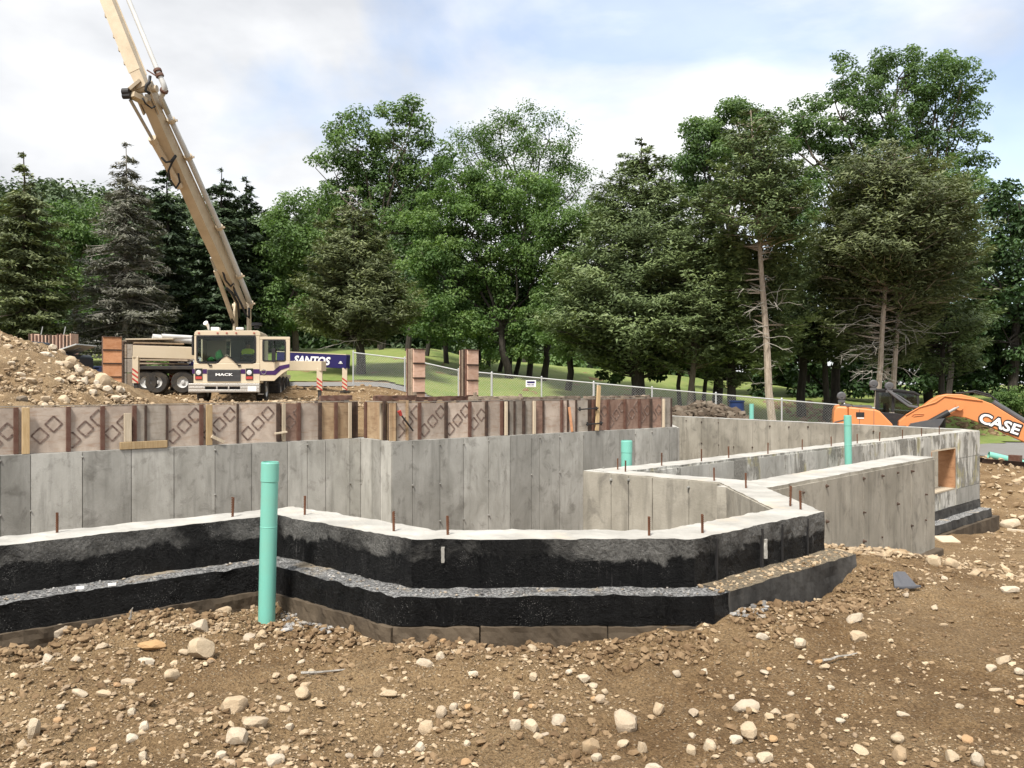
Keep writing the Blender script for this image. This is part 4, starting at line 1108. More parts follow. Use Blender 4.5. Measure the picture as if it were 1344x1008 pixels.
mb = MB(); c = f(337, 431, 1.2); mb.tube(c, c + Vector((0, 0, .10)), .10, n=12); mb.tube(c + Vector((0, 0, .10)), c + Vector((0, 0, .2)), .20, .19, 14); mb.build('air_intake', M['black'], TR)
mb = MB(); pbox(mb, f, 251.5, 441, 254, 466, 0.25, 0.5); mb.build('mirror', M['black'], TR, bevel=.01)
# open door swung out square to the cab
dr = MB()
dout = [(341, 442), (378, 442), (380.5, 444), (380.5, 474), (378.5, 474), (375, 474), (344.5, 474), (341, 474)]
pbox(dr, f, 341, 441.8, 380.5, 445.8, 0.02, 0.07); pbox(dr, f, 341, 445.8, 344.6, 474, 0.02, 0.07); pbox(dr, f, 374.8, 445.8, 380.5, 474, 0.02, 0.07)
pprism(dr, f, [(341, 474), (380.5, 474), (380, 484.6), (372, 489.5), (364, 496), (360, 500), (341, 500)], 0.02, 0.08)
door = dr.build('door', M['cream'], TR, bevel=0.01)
gz = MB(); frame_ring(gz, f, rrect(344.2, 445.4, 375.2, 474.4, 3), rrect(346, 447, 373.4, 472.8, 2.4), 0.005, 0.06); gz.build('window_seal', M['black'], door)
mb = MB(); pprism(mb, f, rrect(346, 447, 373.4, 472.8, 2.4), 0.03, 0.038); mb.build('window', M['glass'], door)
mb = MB(); pprism(mb, f, [(341, 487), (359, 486.5), (367, 480), (380, 477.6), (380, 482), (369, 485.3), (361.6, 492), (341, 492)], 0.008, 0.02); mb.build('stripe', M['purple'], door)
mb = MB(); c = f(346, 488, 0.0); mb.ring(c, (0, 1, 0), [(.075, 0), (.085, -.012), (.095, 0), (.085, .012), (.075, 0)], 14); mb.build('handle', M['steel'], door)
mb = MB(); pbox(mb, f, 356.5, 457.5, 361.5, 475, -0.16, -0.09); mb.tube(f(359, 447, -.10), f(359, 476, -.10), .014, n=6); mb.build('mirror', M['black'], door, bevel=.008)
mb = MB(); mb.box2((0.98, .25, .32), (1.14, .7, .36)); mb.box2((1.0, .28, .32), (1.03, .32, .75)); mb.box2((1.0, .62, .32), (1.03, .66, .75)); mb.build('step', M['steel'], TR)
# seats
for px0 in (310,):
    c = f(px0, 472, 1.05)
    mb = MB(); mb.box(c + Vector((0, .22, .42)), (.46, .14, .72)); mb.box(c + Vector((0, .24, .86)), (.30, .12, .20)); mb.box(c + Vector((0, -.05, 0)), (.48, .5, .16)); mb.build('seat', M['seat'], TR, bevel=.05)
c = f(325, 472, 1.05); mb = MB(); mb.box(c + Vector((0, .30, .40)), (.44, .12, .66)); mb.box(c + Vector((0, 0, 0)), (.44, .5, .16)); mb.build('seat', M['seat'], TR, bevel=.05)
c = f(325, 468, .55); mb = MB(); mb.ring(c, (0, -.5, 1), [(.18, 0), (.20, -.015), (.22, 0), (.20, .015), (.18, 0)], 20); mb.tube(c, c + Vector((0, -.12, -.25)), .03, n=6); mb.box(c, (.38, .03, .03)); mb.build('steering_wheel', M['black'], TR)
# deck behind the cab
mb = MB(); mb.box2((-1.1, 2.3, 0.95), (1.1, 9.6, 1.12)); mb.box2((-1.15, 3.9, 1.12), (-0.6, 6.6, 1.75)); mb.box2((0.6, 4.2, 1.12), (1.12, 6.9, 1.6)); mb.build('deck', M['cream_dirty'], TR, bevel=.02)
mb = MB(); mb.prism([(9.3, .8), (10.6, .8), (10.9, 1.7), (9.2, 1.7)], lambda u, v: Vector((-.8, u, v)), lambda u, v: Vector((.8, u, v))); mb.build('hopper', M['cream_dirty'], TR, bevel=.02)
# turret and boom
pv = to_local(TR, P(318, 402, 32.8)); eb = to_local(TR, P(189, 117, 25.5)); tip = to_local(TR, P(112, -75, 26.2))
mb = MB()
for s in (-1, 1):
    mb.prism([(-.38, 0), (.40, 0), (.26, 1.0), (.12, 1.25), (-.16, 1.25), (-.3, .9)], lambda u, v, s=s: Vector((pv.x + s * .30, pv.y + u, pv.z - 1.10 + v)), lambda u, v, s=s: Vector((pv.x + s * .22, pv.y + u, pv.z - 1.10 + v)))
mb.tube((pv.x, pv.y, 1.10), (pv.x, pv.y, pv.z - 1.0), .50, .42, 20); mb.tube((pv.x - .38, pv.y, pv.z), (pv.x + .38, pv.y, pv.z), .10, n=12)
mb.build('turret', M['cream_dirty'], TR, bevel=.012)
ax = (eb - pv).normalized(); side = ax.cross(Vector((0, 0, 1))).normalized(); upv = side.cross(ax)
boom = MB()
pr_ = [(0.0, .28, .28), (.10, .28, .36), (.22, .30, .50), (.45, .31, .58), (.62, .30, .53), (.86, .29, .44), (.97, .28, .38)]
L1 = (eb - pv).length
for (t0, w0, h0), (t1, w1, h1) in zip(pr_, pr_[1:]): boom.beam(pv + ax * L1 * t0, pv + ax * L1 * t1, w0, h0, upv, w1, h1)
# flange plates standing proud along both edges of the box
for sg in (-1, 1):
    for (t0, w0, h0), (t1, w1, h1) in zip(pr_[1:], pr_[2:]):
        boom.beam(pv + ax * L1 * t0 + upv * sg * h0 / 2, pv + ax * L1 * t1 + upv * sg * h1 / 2, w0 + .05, .022, upv, w1 + .05, .022)
b1 = boom.build('boom_section', M['cream_dirty'], TR)
mb = MB()
for sg in (-1, 1):
    c0 = eb - ax * .75 + side * sg * .25
    mb.beam(c0, eb + ax * .18 + side * sg * .25, .05, .46, upv, .05, .34)
mb.tube(eb - side * .42, eb + side * .42, .11, n=12)
mb.build('elbow_joint', M['cream_dirty'], TR)
ax2 = (tip - eb).normalized(); side2 = side; up2 = side2.cross(ax2).normalized()
L2 = (tip - eb).length
boom = MB()
pr2 = [(.0, .30, .30), (.10, .32, .42), (.3, .32, .46), (1.0, .30, .40)]
for (t0, w0, h0), (t1, w1, h1) in zip(pr2, pr2[1:]): boom.beam(eb + ax2 * L2 * t0, eb + ax2 * L2 * t1, w0, h0, up2, w1, h1)
for sg in (-1, 1):
    for (t0, w0, h0), (t1, w1, h1) in zip(pr2[1:], pr2[2:]): boom.beam(eb + ax2 * L2 * t0 + up2 * sg * h0 / 2, eb + ax2 * L2 * t1 + up2 * sg * h1 / 2, w0 + .05, .02, up2, w1 + .05, .02)
b2 = boom.build('boom_section', M['cream_dirty'], TR)
mb = MB()
for t_ in (.18, .27, .36, .5): mb.box(eb + ax2 * L2 * t_ + side2 * .21 + up2 * -.05, (.10, .12, .2))
mb.build('hose_clip', M['cream_dirty'], b2)
# delivery pipe along the boom with couplings
def wp(px, py, d): return to_local(TR, P(px, py, d))
def depth_on(py): return 25.5 + (32.8 - 25.5) * (py - 117) / (402 - 117)
pp = [pv + ax * L1 * t_ - side * o_ + upv * u_ for t_, o_, u_ in ((.0, .31, .10), (.10, .32, .16), (.40, .33, .26), (.70, .33, .24), (.90, .32, .18))]
mb = MB(); mb.path(pp, [.105, .10, .095, .09, .085], 10); mb.build('delivery_pipe', M['pipe_grey'], TR, smooth=True)
for q0, q1, t_ in ((pp[0], pp[1], .05), (pp[1], pp[2], .18), (pp[2], pp[3], .0), (pp[3], pp[4], .1), (pp[3], pp[4], .85)):
    mb = MB(); c = q0.lerp(q1, t_); d_ = (q1 - q0).normalized(); mb.ring(c - d_ * .07, d_, [(.09, 0), (.135, .01), (.135, .13), (.09, .14)], 12)
    mb.box(c + side * -.12, (.16, .06, .06))
    mb.build('pipe_coupling', M['cream_dirty'], TR)
pts = [pp[-1], wp(211, 128, 25.6), wp(214, 122, 25.5), wp(216.5, 116, 25.4), wp(214, 109, 25.4), wp(209, 98, 25.4), wp(170, 3, 25.8), wp(146, -60, 26.1)]
mb = MB(); mb.path(pts, [.085] * 5 + [.075] * 3, 10); mb.build('delivery_pipe', M['pipe_grey'], TR, smooth=True)
for i0, t_ in ((4, .9), (5, .05), (2, .5)):
    mb = MB(); q0, q1 = pts[i0], pts[i0 + 1]; c = q0.lerp(q1, t_); d_ = (q1 - q0).normalized(); mb.ring(c - d_ * .05, d_, [(.08, 0), (.125, .01), (.125, .09), (.08, .10)], 12); mb.build('pipe_coupling', M['rib'], TR)
mb = MB(); mb.beam(wp(207, 101, 25.4), wp(193, 92, 25.4), .04, .04)
mb.build('pipe_bracket', M['rib'], TR)
# rams
mb = MB(); mb.tube(wp(236, 246, 27.9), wp(201, 184, 26.6), .115, n=12); mb.tube(wp(202.5, 187, 26.65), wp(199.5, 181, 26.5), .135, n=12); mb.build('ram_barrel', M['tan_paint'], TR, smooth=False)
mb = MB(); mb.tube(wp(202, 186, 26.6), wp(171, 131, 25.3), .052, n=10); mb.build('ram_rod', M['steel'], TR)
mb = MB(); c = wp(166, 121, 25.2); mb.tube(c - side * .11, c + side * .11, .12, n=14); mb.tube(wp(166.5, 126, 25.2) - side * .12, wp(166.5, 126, 25.2) + side * .12, .09, n=12); mb.build('link_pin', M['black'], TR)
mb = MB(); mb.beam(wp(168, 118, 25.2), wp(182, 106, 25.4), .28, .10); mb.beam(wp(172, 124, 25.2), wp(190, 133, 25.6), .30, .16); mb.build('link_arm', M['cream_dirty'], TR, bevel=.01)
mb = MB(); mb.tube(wp(306, 420, 32.4), wp(283, 355, 31.0), .085, n=10); mb.build('ram_barrel', M['cream_dirty'], TR)
mb = MB(); mb.tube(wp(284, 358, 31.1), wp(277, 338, 30.6), .05, n=8); mb.build('ram_rod', M['steel'], TR)
# hoses
def hose(pts, r=.028): mb = MB(); mb.path(pts, r, 6); mb.build('hose', M['black'], TR, smooth=True)
hose([wp(212, 207, 26.6), wp(218, 213, 26.5), wp(224, 212, 26.6), wp(230, 204, 26.7), wp(231, 205, 26.9)], .035)
hose([wp(231, 205, 26.8), wp(226, 213, 26.7), wp(221, 224, 26.8), wp(223, 236, 27.0), wp(231, 247, 27.4), wp(236, 239, 27.4), wp(234, 228, 27.1)], .035)
hose([wp(291, 352, 31), wp(296, 368, 31.2), wp(303, 376, 31.4), wp(306, 372, 31.6), wp(309, 388, 32)], .04)
hose([wp(297, 378, 31.4), wp(304, 384, 31.6), wp(312, 398, 32), wp(314, 416, 32.4)], .05)
hose([wp(307, 380, 31.6), wp(317, 400, 31.9), wp(322, 412, 32.2), wp(327, 418, 32.3), wp(327, 404, 32.2)], .045)
hose([wp(197, 100, 25.3), wp(196, 108, 25.25), wp(192, 112, 25.2), wp(191, 119, 25.2), wp(197, 123, 25.3)], .05)
hose([wp(187, 128, 25.3), wp(191, 136, 25.4), wp(199, 142, 25.6), wp(204, 139, 25.6)], .03)
hose([wp(300, 400, 32), wp(303, 410, 32.2), wp(306, 424, 32.4)], .06)
# outriggers
def outrigger(p0, p1, h, w, mat, leg_px, leg_y0, leg_y1, foot_y, d, label=None):
    a, b = wp(*p0), wp(*p1)
    mb = MB(); mb.beam(a, b, w, h); o = mb.build('outrigger', M[mat], TR, bevel=.012)
    if label: o['label'] = label
    top, mid, bot = wp(leg_px, leg_y0, d), wp(leg_px, leg_y1, d), wp(leg_px, foot_y, d)
    mid.x = bot.x = top.x; mid.y = bot.y = top.y
    g = Hs(*(Matrix.Rotation(TR.rotation_euler.z, 3, 'Z') @ top + TR.location).xy) - TR.location.z
    bot.z = min(bot.z, g + .05)
    mb = MB(); mb.beam(top + Vector((0, 0, .06)), mid, .20, .20, (0, 1, 0)); lg = mb.build('leg', M['cream'], o, bevel=.01)
    for k in range(3):                                   # red warning bands wound round the leg
        zc = top.z + (mid.z - top.z) * (.50 + .19 * k)
        for fy in (-.103, .103):
            mb = MB(); mb.add([(top.x - .10, top.y + fy, zc + .10), (top.x + .10, top.y + fy, zc - .05), (top.x + .10, top.y + fy, zc - .12), (top.x - .10, top.y + fy, zc + .03),
                    (top.x - .10, top.y + fy * 1.03, zc + .10), (top.x + .10, top.y + fy * 1.03, zc - .05), (top.x + .10, top.y + fy * 1.03, zc - .12), (top.x - .10, top.y + fy * 1.03, zc + .03)],
                   [(0, 1, 2, 3), (7, 6, 5, 4), (0, 4, 5, 1), (1, 5, 6, 2), (2, 6, 7, 3), (3, 7, 4, 0)])
            mb.build('warning_band', M['red'], lg)
    mb = MB(); mb.beam(mid, bot, .13, .13, (0, 1, 0)); mb.box(bot + Vector((0, 0, .02)), (.36, .36, .05)); mb.build('jack_foot', M['chassis'], lg)
    return o, a, b
outrigger((256, 464, 30.6), (174, 461.5, 29.6), .44, .34, 'cream', 178.5, 470, 503, 513, 29.6)
outrigger((362, 480, 31.4), (425, 480.5, 30.6), .36, .32, 'cream', 419.5, 486, 512, 524, 30.6)
o1, a1, c1 = outrigger((366, 470.5, 35.2), (457, 475, 34.0), .56, .3, 'navy', 452.5, 485, 512, 514, 34.0)
o2, a2, c2 = outrigger((262, 474.5, 35.0), (222, 474.5, 34.4), .36, .3, 'navy', 226, 480, 508, 512, 34.4)
for o_, a_, c_ in ((o1, a1, c1), (o2, a2, c2)):
    mb = MB(); mb.beam(a_ + Vector((0, 0, .295 if o_ is o1 else .195)), c_ + Vector((0, 0, .295 if o_ is o1 else .195)), .32, .03); mb.build('edge_trim', M['cream'], o_)
d_ = (c1 - a1).normalized(); nrm_ = Vector((d_.y, -d_.x, 0)).normalized()
pt = wp(411, 473.6, 34.55) ; pt = pt + nrm_ * ((a1 - pt).dot(nrm_) + .16)
put_text(o1, 'lettering', 'SANTOS', pt, 1.78, .31, M['white'], .035, .18, -math.atan2(d_.z, math.hypot(d_.x, d_.y)), math.atan2(d_.y, d_.x))
d2 = (a2 - c2).normalized(); nrm2 = Vector((d2.y, -d2.x, 0)).normalized()
pt = wp(258, 473.6, 34.7); pt = pt + nrm2 * ((a2 - pt).dot(nrm2) + .16)
put_text(o2, 'lettering', 'SANTOS', pt, 1.5, .24, M['white'], .035, .18, 0.0, math.atan2(d2.y, d2.x))
for o_, px_, py_, d0 in ((o1, 450, 476, 34.1),):
    pt = wp(px_, py_, d0); pt = pt + nrm_ * ((a1 - pt).dot(nrm_) + .165)
    mb = MB(); mb.ring(pt, nrm_, [(.001, .004), (.05, .004), (.06, 0)], 10); mb.beam(pt - d_ * .1 + Vector((0, 0, -.03)), pt + d_ * .1 + Vector((0, 0, -.03)), .01, .03); mb.build('emblem', M['lens'], o_)
# timber pads under the rear left jack
w_ = Matrix.Rotation(TR.rotation_euler.z, 3, 'Z') @ wp(226, 512, 34.4) + TR.location
zz = Hs(w_.x, w_.y)
mb = MB((w_.x, w_.y, zz)); mb.box((w_.x, w_.y, zz + .03), (.95, .5, .10)); tag(mb.build('jack_pad', M['lumber_pale'], None, bevel=.01, loc=(w_.x, w_.y, zz)), 'pale plank under the rear left outrigger foot', 'plank')

# ---------------------------------------------------------------- driver sitting in the cab
def person_mesh(name, joints, bones, radii, mats, pick, levels=2):
    me = bpy.data.meshes.new(name)
    me.from_pydata([tuple(j) for j in joints], bones, [])
    o = bpy.data.objects.new(name, me); COL.objects.link(o)
    sk = o.modifiers.new('skin', 'SKIN'); sk.use_smooth_shade = True
    for i, r_ in enumerate(radii): me.skin_vertices[0].data[i].radius = (r_, r_) if not isinstance(r_, tuple) else r_
    me.skin_vertices[0].data[0].use_root = True
    sb = o.modifiers.new('sub', 'SUBSURF'); sb.levels = levels; sb.render_levels = levels
    bpy.context.view_layer.update()
    m2 = bpy.data.meshes.new_from_object(o.evaluated_get(bpy.context.evaluated_depsgraph_get()))
    bpy.data.objects.remove(o)
    m2.name = name; m2.materials.clear()
    for k in mats: m2.materials.append(M[k])
    for pl in m2.polygons: pl.material_index = pick(pl.center)
    return m2
hip = Matrix.Rotation(TR.rotation_euler.z, 3, 'Z') @ f(325.5, 478.5, .95) + TR.location
jt = [(0, 0, .10), (0, .02, .30), (0, .03, .48), (0, .02, .58), (0, 0, .70), (0, 0, .80),
      (-.17, .02, .50), (-.24, -.10, .27), (-.16, -.32, .22), (-.14, -.40, .24),
      (.17, .02, .50), (.24, -.10, .27), (.16, -.32, .22), (.14, -.40, .24),
      (-.10, -.02, .08), (-.13, -.42, .10), (-.13, -.46, -.30), (-.13, -.58, -.34),
      (.10, -.02, .08), (.13, -.42, .10), (.13, -.46, -.30), (.13, -.58, -.34)]
bn = [(0, 1), (1, 2), (2, 3), (3, 4), (4, 5), (2, 6), (6, 7), (7, 8), (8, 9), (2, 10), (10, 11), (11, 12), (12, 13), (0, 14), (14, 15), (15, 16), (16, 17), (0, 18), (18, 19), (19, 20), (20, 21)]
rd = [(.16, .12), (.155, .115), (.15, .10), .055, (.085, .10), (.075, .085), .065, .05, .038, .04, .065, .05, .038, .04, .09, .07, .055, .045, .09, .07, .055, .045]
def pick(c):
    if c.z > .575: return 0
    if c.z > .36 and abs(c.x) < .20 and c.y > -.2: return 1
    if c.y < -.29 and c.z > .17: return 0
    return 1 if (c.z > .42 and abs(c.x) < .26) else 2
pm = person_mesh('person', jt, bn, rd, ['skin', 'vest', 'cloth_dark'], pick)
pers = link('person', pm, None, hip); pers.rotation_euler.z = TR.rotation_euler.z
tag(pers, 'person in a yellow hi-vis vest sitting behind the windscreen of the pump truck', 'person')
mb = MB(); mb.ring((0, .012, .735), (0, 0, 1), [(.085, -.02), (.10, .03), (.095, .075), (.06, .12), (.001, .135)], 14); mb.build('hair', M['hair'], pers, smooth=True)
mb = MB()
for s in (-1, 1): mb.ring((s * .034, -.098, .715), (0, -1, 0), [(.014, 0), (.010, .006), (.001, .008)], 8)
mb.build('eyes', M['hair'], pers)
mb = MB(); mb.add([(-.015, -.098, .675), (.015, -.098, .675), (0, -.098, .72), (0, -.125, .68)], [(0, 1, 3), (1, 2, 3), (2, 0, 3), (0, 2, 1)]); mb.build('nose', M['skin'], pers)
mb = MB()
for zz_ in (.20, .34): mb.ring((0, .025, zz_), (0, 0, 1), [(.165, 0), (.168, .02), (.165, .04)], 16)
mb.build('reflective_band', M['white'], pers)
# bag on the dashboard
bp = Matrix.Rotation(TR.rotation_euler.z, 3, 'Z') @ f(288, 473, .3) + TR.location
mb = MB(); mb.path([(0, 0, 0), (.01, 0, .12), (-.02, .02, .27), (.02, .02, .38)], [.13, .15, .11, .03], 9); mb.path([(-.18, 0, .03), (-.3, 0, .05), (-.42, .02, .02)], [.07, .09, .04], 7)
tag(mb.build('bag', M['cloth_green'], None, smooth=True, loc=bp), 'green bag lying on the dashboard of the pump truck', 'bag')

# ---------------------------------------------------------------- excavator
EX = thing('excavator', 'orange tracked excavator with black cab and long raised boom beyond the far wall', 'excavator', ((1165 - 672) / F * 28, 28.0, Hs((1165 - 672) / F * 28, 28.0)), R(-20))
g = frame(EX)
for s in (-1, 1):
    n_ = 10; st = [(1.5 + .38 * math.cos(R(-90 + 18 * k)), .40 + .38 * math.sin(R(-90 + 18 * k))) for k in range(n_ + 1)] + [(-1.5 + .38 * math.cos(R(90 + 18 * k)), .40 + .38 * math.sin(R(90 + 18 * k))) for k in range(n_ + 1)]
    mb = MB(); mb.prism(st, lambda u, v, s=s: Vector((u, s * 1.12 - .27, v)), lambda u, v, s=s: Vector((u, s * 1.12 + .27, v)))
    for i in range(22):
        for zz_, k_ in ((.81, 1), (.0, -1)):
            mb.box((-1.5 + 3.0 * i / 21, s * 1.12, zz_), (.05, .54, .05))
    tk = mb.build('track', M['chassis'], EX)
    mb = MB()
    for i in range(6): mb.tube((-1.5 + .6 * i, s * 1.12 - .29, .38), (-1.5 + .6 * i, s * 1.12 + .29, .38), .2 if i not in (0, 5) else .3, n=14)
    mb.build('track_roller', M['exc_grey'], tk)
mb = MB(); mb.box2((-.9, -.85, .42), (.9, .85, .85)); mb.tube((0, 0, .8), (0, 0, 1.0), .6, n=20); mb.build('undercarriage', M['exc_grey'], EX)
mb = MB()
pprism(mb, g, [(1093.5, 552), (1094.5, 541), (1096.5, 535.5), (1100, 533), (1113, 534), (1113, 580), (1099, 580), (1094, 570)], -1.2, 1.2); mb.build('counterweight', M['orange'], EX, bevel=.06)
mb = MB(); pprism(mb, g, [(1113.6, 534.2), (1150, 537.8), (1155, 540), (1172, 557.5), (1172, 580), (1113.6, 580)], -1.18, -.28); pprism(mb, g, [(1113.6, 534.2), (1146, 537), (1146, 580), (1113.6, 580)], -.28, 1.1); mb.build('engine_cover', M['orange'], EX, bevel=.04)
mb = MB()
for px_ in (1128, 1147): pbox(mb, g, px_ - .3, 537, px_ + .3, 579, -1.188, -1.16)
pprism(mb, g, [(1095, 553.5), (1112, 549.6), (1112, 550.8), (1095, 555)], -1.215, -1.18)
mb.build('panel_gap', M['exc_grey'], EX)
mb = MB(); pbox(mb, g, 1123.5, 541, 1134.5, 547.5, -1.195, -1.17); mb.build('vent', M['black'], EX)
mb = MB(); pbox(mb, g, 1125, 548, 1134, 549.5, -1.195, -1.17); mb.build('label_plate', M['white'], EX)
mb = MB(); pbox(mb, g, 1103, 531.2, 1117, 534, -.9, .3); pbox(mb, g, 1119, 532.5, 1145, 535, -.8, .2); mb.build('hood_top', M['exc_grey'], EX, bevel=.01)
# cab: frame of posts, roof, glass
mb = MB()
cabw0, cabw1 = .15, 1.12
for y0 in (cabw0, cabw1 - .07):
    pprism(mb, g, [(1148.5, 541), (1149.5, 513.5), (1153.5, 513.2), (1153.8, 541)], y0, y0 + .07)
    pprism(mb, g, [(1170, 541), (1171, 514), (1174, 514), (1174, 541)], y0, y0 + .07)
    pprism(mb, g, [(1203, 518.5), (1206.5, 519.5), (1206.5, 531), (1204, 552), (1200, 552), (1203.5, 531)], y0, y0 + .07)
    pprism(mb, g, [(1148.5, 540.5), (1176, 542.5), (1204, 548), (1204, 562), (1148.5, 562)], y0, y0 + .07)
    pprism(mb, g, [(1149.5, 511.8), (1178, 511.6), (1200, 514.5), (1207, 517.5), (1206.5, 520.5), (1199, 518), (1176, 515.2), (1149.5, 515.2)], y0, y0 + .07)
pprism(mb, g, [(1149.5, 510.4), (1178, 510.6), (1200, 513.6), (1208, 518), (1207, 519.6), (1199, 516.4), (1177, 513.6), (1149.5, 513.2)], cabw0 - .02, cabw1 + .02)
pbox(mb, g, 1148.6, 541, 1152, 562, cabw0, cabw1); pbox(mb, g, 1149.5, 560, 1204, 566, cabw0, cabw1)
mb.build('cab', M['black'], EX, bevel=.012)
mb = MB(); pprism(mb, g, [(1153.5, 515), (1171, 515), (1171, 541), (1153.5, 541)], cabw0 + .02, cabw0 + .03); mb.build('cab_window', M['glass_dark'], EX); mb = MB(); pprism(mb, g, [(1174, 515), (1199, 518), (1203.5, 520), (1203, 531), (1201, 547), (1174, 542)], cabw0 + .02, cabw0 + .03); mb.build('cab_window', M['glass_dark'], EX); mb = MB()
pprism(mb, g, [(1153.5, 515), (1171, 515), (1171, 541), (1153.5, 541)], cabw1 - .03, cabw1 - .02); mb.build('cab_window', M['glass_dark'], EX); mb = MB(); pprism(mb, g, [(1174, 515), (1199, 518), (1203.5, 520), (1203, 531), (1201, 547), (1174, 542)], cabw1 - .03, cabw1 - .02)
mb.build('cab_window', M['glass_dark'], EX)
mb = MB(); pbox(mb, g, 1160, 529, 1167, 551, .45, .85); pbox(mb, g, 1160, 546, 1178, 552, .42, .88); mb.build('seat', M['black'], EX, bevel=.04)
mb = MB(); mb.path([g(1167, 513.5, .06), g(1176, 521, 0), g(1193, 533, -.1), g(1205, 535, -.2)], .05, 7); mb.path([g(1164, 512, .06), g(1180, 520, 0), g(1197, 531, -.1)], .03, 6); mb.build('handrail', M['exc_grey'], EX)
for px_, py_, y_, post in ((1104.5, 520, -.9, 533), (1146.5, 504, .2, 513), (1167, 507, .1, 513)):
    c = g(px_, py_, y_); mb = MB(); mb.ring(c, (.25, -1, 0), [(.001, .02), (.10, .035), (.145, .02), (.15, -.02), (.09, -.06), (.001, -.07)], 18); mr = mb.build('mirror', M['exc_grey'], EX, smooth=True)
    mb = MB(); mb.tube(c + Vector((0, -.05, 0)), c + Vector((0, .03, 0)), .045, n=8); mb.tube(c + Vector((0, 0, -.03)), Vector((c.x + .02, y_, g(px_, post, y_).z)), .025, n=6); mb.box(c + Vector((0, 0, -.17)), (.22, .12, .08)); mb.build('mirror_arm', M['exc_grey'], mr)
mb = MB()
pprism(mb, g, [(1178, 567), (1180, 553), (1190, 545), (1203, 537.5), (1212, 533), (1221, 526), (1232, 519.5), (1244, 517.2), (1262, 517.6), (1280, 522), (1302, 530), (1344, 556), (1392, 590), (1396, 600), (1388, 606),
               (1344, 580), (1300, 560.5), (1268, 548.5), (1252, 546), (1240, 548.5), (1215, 554.5), (1192, 562)], -.24, .24)
bm_ = mb.build('boom', M['orange'], EX, bevel=.025)
mb = MB(); mb.path([g(1197, 546, -.255), g(1199, 543.8, -.255), g(1213, 543, -.255), g(1212, 545, -.255), g(1199, 546.5, -.255)], .012, 5); mb.path([g(1189, 545, -.25), g(1207, 534.5, -.25), g(1228, 528, -.26), g(1240, 520, -.26), g(1290, 526, -.26)], .022, 6)
mb.build('hydraulic_line', M['orange'], bm_)
mb = MB(); c = g(1257, 533.5, 0); mb.tube(c + Vector((0, -.4, 0)), c + Vector((0, .4, 0)), .12, n=14); mb.build('boom_pin', M['orange'], bm_)
for s in (-1, 1):
    a_, b_ = g(1211, 558, 0) + Vector((0, s * .36, 0)), g(1256, 533.5, 0) + Vector((0, s * .36, 0))
    mb = MB(); mb.tube(a_, a_.lerp(b_, .72), .10, n=12); mb.build('ram_barrel', M['black'], EX)
    mb = MB(); mb.tube(a_.lerp(b_, .7), b_, .05, n=10); mb.build('ram_rod', M['steel'], EX)
mb = MB(); mb.tube(g(1303, 528, 0), g(1372, 570, 0), .10, n=12); mb.build('ram_barrel', M['exc_grey'], EX)
mb = MB(); mb.tube(g(1370, 569, 0), g(1412, 596, 0), .055, n=10); mb.build('ram_rod', M['steel'], EX)
mb = MB(); mb.path([g(1262, 516, .1), g(1280, 513, .1), g(1298, 518, .1), g(1310, 527, .1)], .03, 6); mb.build('hose', M['black'], EX); mb = MB(); mb.path([g(1255, 516, -.1), g(1276, 514.5, -.1), g(1300, 521, -.1)], .025, 6); mb.build('hose', M['black'], EX); mb = MB(); mb.path([g(1203, 562, .2), g(1222, 552, .1), g(1238, 548, 0), g(1232, 560, 0)], .04, 6); mb.build('hose', M['black'], EX)
mb = MB(); pprism(mb, g, [(1188, 566), (1196, 556), (1222, 551), (1240, 549), (1225, 572), (1190, 580)], -.5, .5); mb.build('boom_foot', M['exc_grey'], EX)
ang = math.atan2(566.5 - 548.5, 1338 - 1288)
pc_ = g(1311.5, 556.8, -.256)
tl = put_text(bm_, 'lettering_outline', 'CASE', pc_, 1.28, .345, M['black'], .085, .0, ang)
tl2 = put_text(bm_, 'lettering', 'CASE', pc_ + Vector((0, -.009, 0)), 1.20, .31, M['white'], .03, .0, ang)
mb = MB(); mb.beam(g(1385, 578, 0), g(1470, 640, 0), .30, .42, (0, 1, 0)); mb.build('stick', M['orange'], EX, bevel=.02)
mb = MB(); pprism(mb, g, [(1455, 628), (1482, 634), (1486, 655), (1470, 668), (1450, 660), (1462, 650)], -.5, .5); mb.build('bucket', M['exc_grey'], EX, bevel=.02)

# ---------------------------------------------------------------- flatbed with lumber and pipes behind the truck
FB = thing('flatbed_trailer', 'dark flatbed trailer with wheels standing left of the pump truck', 'trailer', ((212 - 672) / F * 34, 34.0, Hs((212 - 672) / F * 34, 34.0)), R(4))
h_ = frame(FB)
mb = MB(); pbox(mb, h_, 165, 480, 256, 485, -1.0, 1.2); pbox(mb, h_, 178, 485, 250, 490, -.6, .6); mb.build('bed', M['chassis'], FB, bevel=.02)
mb = MB(); pbox(mb, h_, 162, 450, 164.5, 486, -1.0, 1.2); mb.build('headboard', M['rib_dark'], FB)
for px_ in (193, 207, 241):
    for y_ in (-.75, .9):
        c = h_(px_, 495, y_); mb = MB(); r_ = .46; c.z = r_
        mb.ring(c, (0, 1, 0), [(r_ * .5, -.16), (r_ * .9, -.17), (r_, -.1), (r_, .1), (r_ * .9, .17), (r_ * .5, .16), (r_ * .5, -.16)], 22); w__ = mb.build('wheel', M['rubber'], FB)
        mb = MB(); mb.ring(c, (0, -1, 0), [(r_ * .52, .14), (r_ * .4, .06), (r_ * .2, .05), (r_ * .15, .12), (.001, .13)], 16); mb.build('rim', M['pipe_grey'], w__)
wf = lambda v: Matrix.Rotation(FB.rotation_euler.z, 3, 'Z') @ v + FB.location
